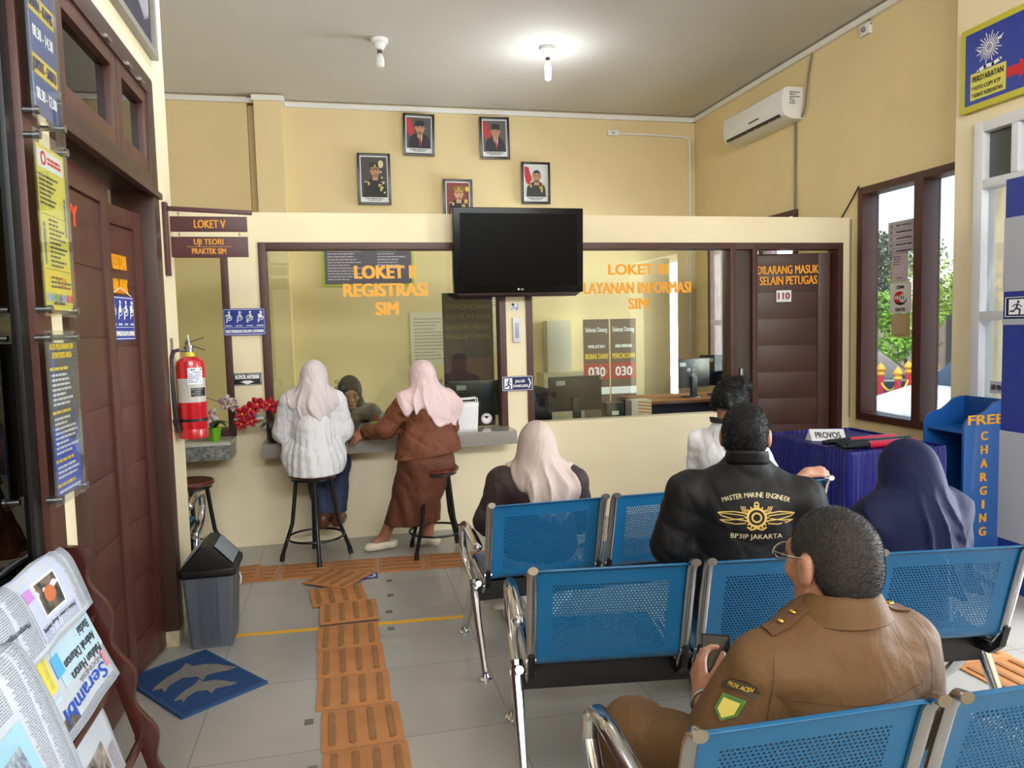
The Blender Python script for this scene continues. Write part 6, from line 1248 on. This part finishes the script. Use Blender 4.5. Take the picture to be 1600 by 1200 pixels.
PH = mat('pale grey pink chiffon', '#cabfc1', .7, folds=(10, .4)); hijab(p, j, R, PH, [((-.20, 5.15, 1.13), np.array((.165, .22, .11))), ((-.155, 5.06, 1.04), np.array((.085, .13, .095))), ((-.235, 5.06, 1.07), np.array((.09, .13, .085)))], .032, .05, 3, .006, 10)
for q in 'LR': shoe(p, j['an'+q], j['toe'+q], mat('brown leather boot', '#5a3426', .4), ht=.10)

# -- woman in brown uniform at the counter
j = frame_j((.56, 5.08), math.radians(16), dict(pelvis=(0, 0, .70), neck=(-.0, .02, 1.105), head=(-.015, .05, 1.225), shL=(-.165, .03, 1.045), shR=(.165, .0, 1.04), elL=(-.27, .10, .885), elR=(.20, .11, .86), wrL=(-.33, .33, .845), wrR=(.08, .27, .84), hipL=(-.09, .0, .68), hipR=(.09, .0, .68), knL=(-.16, .12, .44), knR=(.06, .10, .42), anL=(-.24, .30, .09), anR=(.06, .22, .09), toeL=(-.36, .31, .03), toeR=(-.02, .31, .03)))
R = rotR(math.radians(22), math.radians(8))
p = person('woman in brown uniform and pink hijab leaning at the counter, hand on its edge', jb(j), R, SKIN, h=.005, hands={'L': dict(d=(-.92, .18, -.42), n=(-.15, -.72, .7), curl=(.25, .35, .3, .3), spread=.28, s=1.0), 'R': dict(d=(-.3, 1, -.1), n=(0, 0, 1))}, ears=False)
UB = mat('brown uniform cloth', '#6b3a20', .75, var=.08, vscale=12, bump=.15, bscale=140, folds=(8, .45))
shirt(p, j, UB, 'jacket', .022, (.050, .040, .030), 1.08, .632, seed=9, wa=.006, wf=30, extra=[((.47, 5.08, .80), (.65, 5.09, .78), .115, .115), ((.46, 5.08, .70), (.64, 5.08, .70), .125, .125), ((.46, 5.08, .60), (.64, 5.08, .56), .135, .135)], hemn=(.12, 0, -1))
S_ = SDF((.0, 4.80, .15), (.95, 5.62, .82), .008); a = np.array
S_.cone((.50, 5.09, .66), (.46, 5.15, .45), .15, .145, .03); S_.cone((.62, 5.09, .64), (.56, 5.16, .45), .12, .11, .03); S_.cone((.46, 5.15, .45), (.375, 5.22, .15), .145, .135, .03); S_.cone((.52, 5.16, .45), (.52, 5.25, .15), .12, .115, .03); S_.disp(lambda X, Y, Z: .007*np.clip((.65-Z)/.3, 0, 1)*np.sin(np.arctan2(X-.46, 5.2-Y)*9+Z*8)); S_.disp(wrinkle(12, .003, 24)); S_.clip((0, 0, .205), (0, 0, -1)); S_.build('skirt', mat('brown skirt cloth', '#5e331c', .75, var=.08, vscale=10, folds=(7, .5, (1, 1, .3))), p)
hijab(p, j, R, mat('pale pink chiffon', '#d2b8b7', .7, folds=(10, .45)), [((.56, 5.05, 1.11), np.array((.20, .22, .095))), ((.64, 4.97, 1.02), np.array((.10, .16, .12))), ((.415, 5.0, 1.05), np.array((.045, .16, .075))), ((.74, 5.02, 1.0), np.array((.06, .16, .09)))], .046, .062, 8, .006, 10, w=1.06)
for q in 'LR': shoe(p, j['an'+q], j['toe'+q], mat('cream leather shoe', '#d8cdb8', .4), ht=.035)

# -- policewoman behind the glass
j = frame_j((.085, 6.40), math.radians(176), dict(pelvis=(0, 0, .52), neck=(0, .34, .965), head=(0, .43, 1.085), shL=(-.165, .33, .915), shR=(.165, .33, .915), elL=(-.24, .34, .80), elR=(.22, .36, .80), wrL=(-.07, .44, .785), wrR=(.10, .44, .785), hipL=(-.09, .03, .50), hipR=(.09, .03, .50), knL=(-.1, .0, .46), knR=(.1, .0, .46), anL=(-.1, .02, .08), anR=(.1, .02, .08), toeL=(-.1, .2, .03), toeR=(.1, .2, .03)))
R = rotR(math.radians(176+10), math.radians(26))
p = person('policewoman in grey uniform and black hijab sitting behind the LOKET II glass, looking down', jb(j), R, mat('tan skin', '#b8836a', .5), h=.004, hands={'L': dict(d=(-.6, -.9, -.1), n=(0, 0, 1)), 'R': dict(d=(.6, -.9, -.1), n=(0, 0, 1))}, ears=False, feet=False)
GU = mat('grey brown police shirt', '#867d72', .75, var=.08, vscale=14, bump=.15, bscale=120); s_ = shirt(p, j, GU, 'uniform_shirt', .014, cuff=(1.0, 1.0), seed=14, h=.006)
trousers(p, j, mat('dark brown trousers', '#3a2e26', .8), h=.01)
hijab(p, j, R, mat('black hijab cloth', '#17141a', .7), [(tuple(np.array(j['neck'])+(0, 0, .03)), np.array((.10, .10, .06)))], .022, .05, 5, .003, 9, True, h=.005, hr=1.02)
W = lambda x, y, z: tuple(np.array(j['head'])+R@np.array((x, y, z)))
e = MB()
for x in (-.031, .031): e.tube([W(x-.014, .0895, .004), W(x, .0945, -.0005), W(x+.014, .0895, .004)], .0022, 6)
e.build('eyelashes', mat('dark hair brown', '#1c120e', .6), p); e = MB()
for x in (-.031, .031): e.tube([W(x-.017, .086, .022), W(x, .091, .027), W(x+.015, .089, .023)], .0028, 6)
e.build('eyebrows', mat('dark hair brown', '#1c120e', .6), p); MB().ell((0, 0, 0), (.021, .007, .008), 16, 8, Matrix.Translation(W(0, .0985, -.066)) @ Matrix(R.tolist()).to_4x4()).build('lips', mat('muted red lips', '#8e4a46', .4), p)
def decal(name, M, s_, m, fn, lift=.002):
    q = MB(); fn(q); return project_build(name, q, M, s_, m, p, lift)
M = basis((.40, 6.05, .865), (-.25, 1, 0), (0, 0, 1)); decal('sleeve_patch', basis((.255, 5.70, .86), (1, 0, 0), (0, 0, 1)), s_, mat('orange badge cloth', '#b0482c', .6), lambda q: rect(q, -.022, -.03, .022, .03, I4, 0))
decal('badge_print', basis((.255, 5.70, .86), (1, 0, 0), (0, 0, 1)), s_, mat('gold thread', '#c9a03c', .5), lambda q: (ring(q, 0, -.005, .008, .014, I4, 0), rect(q, -.018, .018, .018, .024, I4, 0)), .0035)
decal('chest_tag', basis((.16, 5.70, .835), (1, 0, 0), (0, 0, 1)), s_, BLKPRINT, lambda q: text_on(q, 'POLISI', I4, 0, 0, .016, .06, .03, lift=0))

# -- woman in beige hijab, first row
j = frame_j((.89, 3.42), math.radians(-8), dict(pelvis=(0, -.02, .50), neck=(0, -.03, .88), head=(.0, .0, .985), shL=(-.172, -.02, .815), shR=(.165, -.02, .815), elL=(-.232, .02, .63), elR=(.20, .05, .62), wrL=(-.12, .22, .55), wrR=(.12, .24, .55), hipL=(-.09, .0, .49), hipR=(.09, .0, .49), knL=(-.1, .40, .49), knR=(.1, .40, .49), anL=(-.12, .38, .10), anR=(.10, .42, .10), toeL=(-.12, .56, .04), toeR=(.10, .60, .04)))
R = rotR(math.radians(-14), math.radians(6))
p = person('woman in beige hijab and dark brown jacket sitting on the first bench', jb(j), R, SKIN2, hands={'L': dict(d=(.5, 1, -.1), n=(0, 0, 1)), 'R': dict(d=(-.5, 1, -.1), n=(0, 0, 1))}, ears=False, h=.007)
shirt(p, j, mat('dark plum brown jacket', '#2c1d1f', .75, bump=.15, bscale=120, folds=(8, .4)), 'jacket', .022, (.054, .05, .042), 1.02, .46, seed=22, wa=.006, wf=30)
S_ = SDF((.5, 3.2, .06), (1.3, 4.15, .68), .009); S_.cone((.88, 3.42, .50), (.93, 3.83, .49), .15, .15, .05); S_.cone((.80, 3.62, .46), (.84, 3.82, .14), .13, .16, .06); S_.cone((.99, 3.6, .46), (1.0, 3.82, .14), .13, .16, .06); S_.disp(lambda X, Y, Z: .010*np.clip((.5-Z)/.25, 0, 1)*np.sin(np.arctan2(X-.92, 3.7-Y)*13+Z*6)); S_.clip((0, 0, .10), (0, 0, -1)); S_.clip((0, 3.30, 0), (0, -1, 0)); S_.build('skirt', mat('white pleated skirt', '#d9d5d2', .8), p)
hijab(p, j, R, mat('beige hijab cloth', '#ab9a92', .75, folds=(7, .4)), [((.89, 3.36, .90), np.array((.155, .2, .13))), ((.93, 3.30, .80), np.array((.13, .16, .14))), ((.99, 3.30, .75), np.array((.085, .16, .10)))], .036, .055, 31, .007, 8)
for q in 'LR': shoe(p, j['an'+q], j['toe'+q], mat('white sneaker', '#d4d0cc', .6), ht=.05)

# -- man in white shirt turned sideways on the first bench
j = frame_j((1.925, 3.50), math.radians(-72), dict(pelvis=(0, 0, .50), neck=(0, .0, 1.0), head=(.0, .035, 1.12), shL=(-.165, -.02, .915), shR=(.17, .02, .885), elL=(-.22, .02, .68), elR=(.26, .10, .665), wrL=(-.1, .3, .60), wrR=(.305, .235, .790), hipL=(-.09, 0, .5), hipR=(.09, 0, .5), knL=(-.18, .40, .5), knR=(.0, .42, .5), anL=(-.2, .42, .09), anR=(.0, .46, .09), toeL=(-.2, .58, .035), toeR=(.0, .62, .035)))
R = rotR(math.radians(-64), math.radians(4))
p = person('man in white shirt on the first bench, hand on the backrest, mostly behind the jacket', jb(j), R, SKIN2, h=.005, hands={'L': dict(d=(.8, .6, -.1), n=(0, 0, 1)), 'R': dict(d=(1, -.12, .05), n=(0.1, -.5, .85), curl=(.75, .8, .8, .75), spread=.12)})
shirt(p, j, mat('white shirt cotton', '#e4e4ea', .75, bump=.15, bscale=100, folds=(8, .4)), 'shirt', .016, (.054, .048, .036), 1.0, .48, cuff=(1.0, .9), seed=41); collar(p, j, mat('dark collar trim', '#26262c', .7), .068, .03)
trousers(p, j, mat('black trousers', '#1a1a1e', .8), h=.01)
for q in 'LR': shoe(p, j['an'+q], j['toe'+q], mat('black shoe', '#141416', .4))
def hair(p, j, R, m, off, seed, amp=.004, hs=1.0, h=.005, nape=-.062, front=.0, extra=(), f=70):
    c = np.array(j['head'], float); S_ = SDF(c-.19, c+.19, h); Wh = lambda x, y, z: c+R@(np.array((x, y, z))*hs); S_.ell(Wh(0, -.014, .030), (np.array((.073, .097, .087))+off)*hs, .01, R); S_.ell(Wh(0, -.05, -.02), (np.array((.062, .052, .06))+off)*hs, .03, R)
    for a_, b_, ra, rb in extra: S_.cone(Wh(*a_), Wh(*b_), ra, rb, .02)
    S_.disp(wrinkle(seed, amp, f)); S_.ell(Wh(0, .125+front, -.035), np.array((.088, .10, .088))*hs, .012, R, 'c')
    for x in (-1, 1): S_.ell(Wh(x*.094, .004, -.026), np.array((.034, .044, .050))*hs, .008, R, 'c'); S_.ell(Wh(x*.09, .06, -.05), np.array((.05, .06, .07))*hs, .01, R, 'c')
    nrm = R@np.array((0, -.35, -1)); S_.clip(Wh(0, -.05, nape), nrm, .006); return S_.build('hair', m, p)
BH = mat('black hair', '#060507', .5, spec=.2, bump=.4, bscale=220, stretch=(1, 1, .3))
hh = hair(p, j, R, BH, .012, 3, .004, nape=-.03, extra=[((-.03, .03, .115), (-.03, .10, .105), .035, .022), ((.03, .03, .115), (.035, .10, .10), .035, .02), ((0, -.05, .10), (0, .05, .118), .035, .035)]); strands(p, hh, 9000, .014, .0006, BH, 'hair_strands', (1.0, .2, -.3), 5)

# -- man in black embroidered jacket, middle row
j = frame_j((1.405, 2.415), math.radians(-24), dict(pelvis=(0, -.01, .50), neck=(0, -.01, 1.015), head=(.0, .025, 1.137), shL=(-.205, -.005, .935), shR=(.195, -.005, .915), elL=(-.262, -.005, .735), elR=(.244, .02, .72), wrL=(-.15, .20, .60), wrR=(.16, .22, .60), hipL=(-.09, 0, .5), hipR=(.09, 0, .5), knL=(-.14, .42, .5), knR=(.14, .42, .5), anL=(-.15, .40, .09), anR=(.15, .42, .09), toeL=(-.16, .58, .035), toeR=(.16, .60, .035)))
R = rotR(math.radians(-32), math.radians(3))
p = person('man in black jacket with gold embroidery on its back, middle bench', jb(j), R, SKIN2, h=.005, hands={'L': dict(d=(.6, .8, -.2), n=(0, 0, 1)), 'R': dict(d=(-.3, 1, -.2), n=(0, 0, 1))})
s_ = shirt(p, j, mat('black satin jacket', '#0a0a0e', .62, spec=.3, bump=.1, bscale=160, folds=(6, .3)), 'jacket', .026, (.054, .05, .042), 1.06, .44, seed=52, wa=.003, wf=22, collar=.012, sq=1.05, h=.006, kk=.045, extra=[((1.30, 2.50, .80), (1.34, 2.50, .60), .10, .11)])
collar(p, j, mat('black satin jacket', '#08080c'), .07, .05); trousers(p, j, mat('black trousers', '#1a1a1e', .8), h=.01)
for q in 'LR': shoe(p, j['an'+q], j['toe'+q], mat('black shoe', '#141416', .4))
hh = hair(p, j, R, mat('greying black hair', '#0a0a0d', .5, spec=.2, bump=.4, bscale=200, stretch=(1, 1, .3)), .007, 6, .002, nape=-.066); kp = lambda P: (lambda q: (q[:, 2] > .0) | (q[:, 1] < -.045))((P-np.array(j['head']))@R); strands(p, hh, 12000, .008, .0005, BH, 'hair_strands', (0, 0, -1.3), 8, kp); strands(p, hh, 1500, .008, .0005, mat('grey hair strand', '#4a4a50', .5), 'grey_strands', (0, 0, -1.3), 9, kp)
Rj = np.array(j['R']); yw = math.radians(-26); o_ = Vector((1.43, 2.41, .872))-Vector((-math.sin(yw), math.cos(yw), 0))*.35; Me = basis(o_, (math.cos(yw), math.sin(yw), 0), (0, 0, 1)); GOLD = mat('gold embroidery', '#c9a95a', .55, bump=.3, bscale=300)
q = MB()
tx = 'MASTER MARINE ENGINEER'; n_ = len(tx); wsum = [(.62 if c_ in 'I ' else 1.25 if c_ == 'M' else 1) for c_ in tx]; tot = sum(wsum); acc = 0; Ra = .30
for c_, w_ in zip(tx, wsum):
    u = ((acc+w_/2)/tot-.5); acc += w_
    if c_ == ' ': continue
    a_ = u*.76; text_on(q, c_, Matrix.Translation((Ra*math.sin(a_), .075-Ra*(1-math.cos(a_)), 0)) @ Matrix.Rotation(-a_*.9, 4, 'Z'), 0, 0, .0155, None, .0, lift=0)
project_build('embroidered_text', q, Me, s_, mat('pale gold thread', '#d8c9a0', .6), p)
q = MB(); text_on(q, 'BP3IP JAKARTA', I4, .0, -.066, .0165, .172, .003, lift=0); project_build('embroidered_text', q, Me, s_, mat('pale gold thread', '#d8c9a0'), p)
q = MB(); ring(q, 0, .008, .026, .034, I4, 0, 32); ring(q, 0, .008, .012, .018, I4, 0, 24); ring(q, 0, .052, .004, .009, I4, 0, 16)
for k in range(18): a_ = k*PI/9; flat(q, [(.033*math.cos(a_-.08), .008+.033*math.sin(a_-.08)), (.041*math.cos(a_-.05), .008+.041*math.sin(a_-.05)), (.041*math.cos(a_+.05), .008+.041*math.sin(a_+.05)), (.033*math.cos(a_+.08), .008+.033*math.sin(a_+.08))], I4, 0)
for s in (-1, 1):
    stroke(q, [(s*.035, .022), (s*.075, .026), (s*.115, .021), (s*.128, .018), (s*.115, .008), (s*.08, .001), (s*.035, -.003)], .0035, I4, 0); stroke(q, [(s*.04, .014), (s*.08, .017), (s*.122, .017)], .003, I4, 0); stroke(q, [(s*.038, -.012), (s*.07, -.016), (s*.105, -.012), (s*.122, -.006), (s*.09, -.004), (s*.045, .004)], .0035, I4, 0)
    for k in range(3): stroke(q, [(s*(.033+.006*k), .026), (s*(.040+.006*k), .044)], .003, I4, 0)
    stroke(q, [(0, -.028), (s*.018, -.034), (s*.03, -.026)], .006, I4, 0)
project_build('embroidered_emblem', q, Me, s_, GOLD, p)

# -- woman in navy hijab, middle row
j = frame_j((2.045, 2.35), math.radians(6), dict(pelvis=(0, 0, .50), neck=(.0, -.01, .885), head=(.0, .02, .975), shL=(-.155, 0, .82), shR=(.175, 0, .82), elL=(-.18, .06, .62), elR=(.24, .05, .62), wrL=(-.1, .26, .55), wrR=(.1, .26, .55), hipL=(-.09, 0, .49), hipR=(.09, 0, .49), knL=(-.1, .4, .49), knR=(.1, .4, .49), anL=(-.1, .4, .09), anR=(.1, .4, .09), toeL=(-.1, .56, .035), toeR=(.1, .56, .035)))
R = rotR(math.radians(10), math.radians(10))
p = person('woman in long navy hijab at the right end of the middle bench', jb(j), R, SKIN2, hands={'L': dict(d=(.5, 1, -.1), n=(0, 0, 1)), 'R': dict(d=(-.5, 1, -.1), n=(0, 0, 1))}, ears=False, h=.007)
NV = mat('navy hijab cloth', '#0e1338', .75, spec=.25, folds=(6, .45, (1, 1, .35))); shirt(p, j, mat('navy dress cloth', '#141833', .75), 'dress', .02, hem=.44, seed=61)
hijab(p, j, R, NV, [((2.045, 2.35, .84), np.array((.33, .30, .30)))], .036, .058, 63, .007, 10, hr=1.03, cape=[((2.045, 2.35, .93), (2.04, 2.345, .585), .085, .225)])
S_ = SDF((1.6, 2.1, .06), (2.5, 3.0, .68), .009); S_.cone((2.045, 2.38, .50), (2.03, 2.74, .49), .15, .15, .05); S_.cone((1.95, 2.55, .46), (1.94, 2.75, .14), .12, .14, .06); S_.cone((2.13, 2.55, .46), (2.13, 2.75, .14), .12, .14, .06); S_.disp(wrinkle(66, .006, 25)); S_.clip((0, 0, .08), (0, 0, -1)); S_.clip((0, 2.24, 0), (0, -1, 0)); S_.build('skirt', mat('navy dress cloth', '#141833'), p)
for q in 'LR': shoe(p, j['an'+q], j['toe'+q], mat('black shoe', '#141416', .4))

# -- man in brown uniform, last row
j = frame_j((1.015, 1.435), math.radians(3), dict(pelvis=(.0, .03, .50), neck=(.04, -.015, .885), head=(.042, .015, 1.006), shL=(-.150, -.01, .795), shR=(.212, -.015, .805), elL=(-.212, .05, .62), elR=(.265, .02, .60), wrL=(-.140, .27, .595), wrR=(.15, .25, .58), hipL=(-.10, .03, .49), hipR=(.10, .03, .49), knL=(-.285, .36, .475), knR=(.12, .44, .50), anL=(-.29, .40, .10), anR=(.13, .42, .10), toeL=(-.33, .56, .035), toeR=(.13, .60, .035)))
R = rotR(math.radians(9), math.radians(2))
p = person('man with glasses in brown uniform holding a phone on the last bench', jb(j), R, SKIN2, h=.0042, hands={'L': dict(d=(.25, .75, .75), n=(-.9, .1, .2), curl=(.55, .6, .6, .55), spread=.08, thumb=.4), 'R': dict(d=(-.5, 1, -.1), n=(0, 0, 1))}, hs=1.06, thick=1.12)
KB = mat('khaki brown uniform', '#5c4020', .74, var=.08, vscale=9, bump=.12, bscale=130, folds=(9, .22))
s_ = shirt(p, j, KB, 'uniform_shirt', .022, (.058, .056, .046), 1.10, .47, cuff=(.92, .92), seed=71, wa=.0028, wf=24, h=.006, sq=1.02, kk=.05, extra=[((.96, 1.44, .60), (1.12, 1.44, .58), .115, .115), ((.965, 1.425, .775), (1.14, 1.42, .78), .10, .10), ((1.055, 1.42, .84), (1.055, 1.425, .70), .095, .12)])
trousers(p, j, KB, rs=(.092, .078, .060), seed=73, h=.007)
for q in 'LR': shoe(p, j['an'+q], j['toe'+q], mat('black shoe', '#141416', .4))
nb = np.array(j['neck'])
def coll(u, v):
    a_ = 2*PI*u; k = [(.062, .030), (.066, .062), (.074, .068), (.084, .058), (.094, .038), (.103, .016), (.106, .010)]; i = min(int(v*6), 5); f = v*6-i; r_ = k[i][0]*(1-f)+k[i+1][0]*f; z_ = k[i][1]*(1-f)+k[i+1][1]*f
    c_ = math.cos(a_); return tuple(nb+np.array((r_*math.sin(a_), -r_*.95*c_-.004, z_+.008*c_-.022*max(-c_, 0))))
MB().grid(coll, 40, 12, True).build('collar', KB, p, solid=.004)
hh = hair(p, j, R, mat('cropped dark hair', '#241f20', .6, bump=.5, bscale=260), .003, 9, .0006, 1.06, .004, -.082, .004)
strands(p, hh, 16000, .0048, .00045, mat('cropped hair strand', '#171416', .5), 'hair_strands', (0, 0, .15), 15); strands(p, hh, 2200, .0048, .00045, mat('grey hair strand', '#6a6a70', .5), 'grey_strands', (0, 0, .15), 16)
W = lambda x, y, z: tuple(np.array(j['head'])+R@(np.array((x, y, z))*1.06))
g = MB()
for x in (-.033, .033): g.tube([W(x+.026*math.cos(a_)*(1+.1*abs(math.cos(a_))), .108, .004+.019*math.sin(a_)) for a_ in [2*PI*i/24 for i in range(24)]], .0016, 6, closed=True)
g.tube([W(-.006, .110, .010), W(0, .113, .012), W(.006, .110, .010)], .0016, 6)
for x in (-1, 1): g.tube([W(x*.060, .106, .012), W(x*.076, .09, .013), W(x*.083, .03, .016), W(x*.087, -.008, .022), W(x*.084, -.026, .012)], .0016, 6)
g.build('glasses', mat('gold steel frame', '#b8b0a0', .2, metal=1), p)
for x in (-.033, .033): MB().ell((0, 0, 0), (.025, .001, .018), 20, 8, Matrix.Translation(W(x, .108, .004)) @ Matrix(R.tolist()).to_4x4()).build('lens', CLEAR, p)
# epaulettes with gold studs, sleeve badges
for sd, q in ((-1, 'L'), (1, 'R')):
    sh = Vector(j['sh'+q]); nk = Vector(j['neck'])+Vector((0, 0, .0)); d = (sh-nk); d.z = 0; d.normalize(); c_ = nk.lerp(sh, .68)+Vector((0, 0, .25)); Mq = basis(c_, d, Vector((0, 0, 1)).cross(d)); t = MB()
    t.grid(lambda u, v: (-.055+.11*u, -.023+.046*v, 0), 14, 6); o = project_build('epaulette', t, Mq, s_, mat('dark khaki strap', '#55381e', .7), p, .006); qm = o.modifiers.new('thickness', 'SOLIDIFY'); qm.thickness = .004
    for u in (-.012, .018):
        t = MB(); circ(t, u, 0, .0085, I4, 0, 16); v = project(p, t.v, t.f, Mq, s_, .009); cc = Vector(np.mean(np.array(v), 0)); MB().ell(tuple(cc), (.0085, .0085, .004), 14, 8).build('gold_stud', mat('polished gold', '#d8b04a', .25, metal=1), p)
shL = Vector(j['shL']); elL = Vector(j['elL'])
def sleeve(name, m, fn, dz, lift=.003):
    Mq = basis(shL.lerp(elL, dz)+Vector((-.55, -.42, .1)), (.6, -.8, 0), (elL-shL)*-1); q = MB(); fn(q); project_build(name, q, Mq, s_, m, p, lift)
sleeve('sleeve_patch', mat('dark badge cloth', '#3a2f22', .7), lambda q: flat(q, [(-.045, .0), (-.03, .018), (0, .025), (.03, .018), (.045, 0), (.036, -.012), (0, .0), (-.036, -.012)], I4, 0), .30, .006); sleeve('patch_lettering', mat('yellow thread', '#d8b83c', .6), lambda q: text_on(q, 'PROV. ACEH', I4, 0, .004, .010, .056, .01, lift=0), .30, .0085)
sleeve('sleeve_badge', mat('green badge cloth', '#4c7a3c', .7), lambda q: flat(q, [(-.028, .03), (.028, .03), (.028, -.01), (0, -.035), (-.028, -.01)], I4, 0), .55, .007); sleeve('badge_print', mat('yellow badge thread', '#d8c860', .6), lambda q: flat(q, [(-.02, .022), (.02, .022), (.02, -.008), (0, -.026), (-.02, -.008)], I4, 0), .55, .0095)
SEAM = mat('dark seam thread', '#4a2f18', .8)
def seam(pts, m=SEAM):
    Ms = basis((.905, .95, .70), (.96, -.28, 0), (0, 0, 1)); q = MB()
    P = [(pts[0][0]+(pts[1][0]-pts[0][0])*u+pts[2]*math.sin(PI*u)*0, pts[0][1]+(pts[1][1]-pts[0][1])*u+pts[2]*math.sin(PI*u)) for u in [i/30 for i in range(31)]]
    for (a_, b_), (c2_, d_) in zip(P[:-1], P[1:]):
        L_ = math.hypot(c2_-a_, d_-b_); nx, ny = -(d_-b_)/L_*.0012, (c2_-a_)/L_*.0012; q.add([(a_-nx, b_-ny, 0), (c2_-nx, d_-ny, 0), (c2_+nx, d_+ny, 0), (a_+nx, b_+ny, 0)], [(0, 1, 2, 3)])
    project_build('seam', q, Ms, s_, m, p, .0012)
seam(((-.13, .065), (.17, .072), -.012)); seam(((-.165, .15), (-.185, -.02), .0)); seam(((.19, .15), (.215, -.02), .0))
# phone and watch
wl_ = np.array(j['wrL']); fl = wl_+np.array((.05, .075, .06)); t = empty('mobile_phone', tuple(fl), 'dark mobile phone held in the hand of the man in brown uniform', 'phone')
Rp = Matrix.Translation(tuple(fl+np.array((.03, .0, -.012)))) @ Matrix.Rotation(math.radians(-28), 4, 'Z') @ Matrix.Rotation(math.radians(-22), 4, 'X'); MB().box(-.038, -.005, -.075, .038, .005, .075, Rp).build('phone_body', mat('dark phone case', '#101016', .5, spec=.2), t, bevel=.004); MB().box(-.034, -.0062, -.07, .034, -.0045, .07, Rp).build('phone_screen', mat('phone screen', '#101420', .1), t)
for dz in (.05, .02): MB().lathe([(0, 0), (.011, 0), (.011, .003), (0, .003)], n=16, M=Rp @ Matrix.Translation((-.018, .004, dz)) @ Matrix.Rotation(-PI/2, 4, 'X')).build('camera_lens', CHROME, t)
d = np.array(j['wrL'])-np.array(j['elL']); d /= np.linalg.norm(d); u = np.cross(d, (0, 0, 1)); u /= np.linalg.norm(u); v = np.cross(u, d); c_ = np.array(j['wrL'])-d*.03
MB().tube([tuple(c_+.030*(u*math.cos(a_)+v*math.sin(a_))) for a_ in [2*PI*i/24 for i in range(24)]], .006, 8, closed=True).build('wrist_watch', mat('steel watch', '#8a8a8c', .3, metal=1), p)
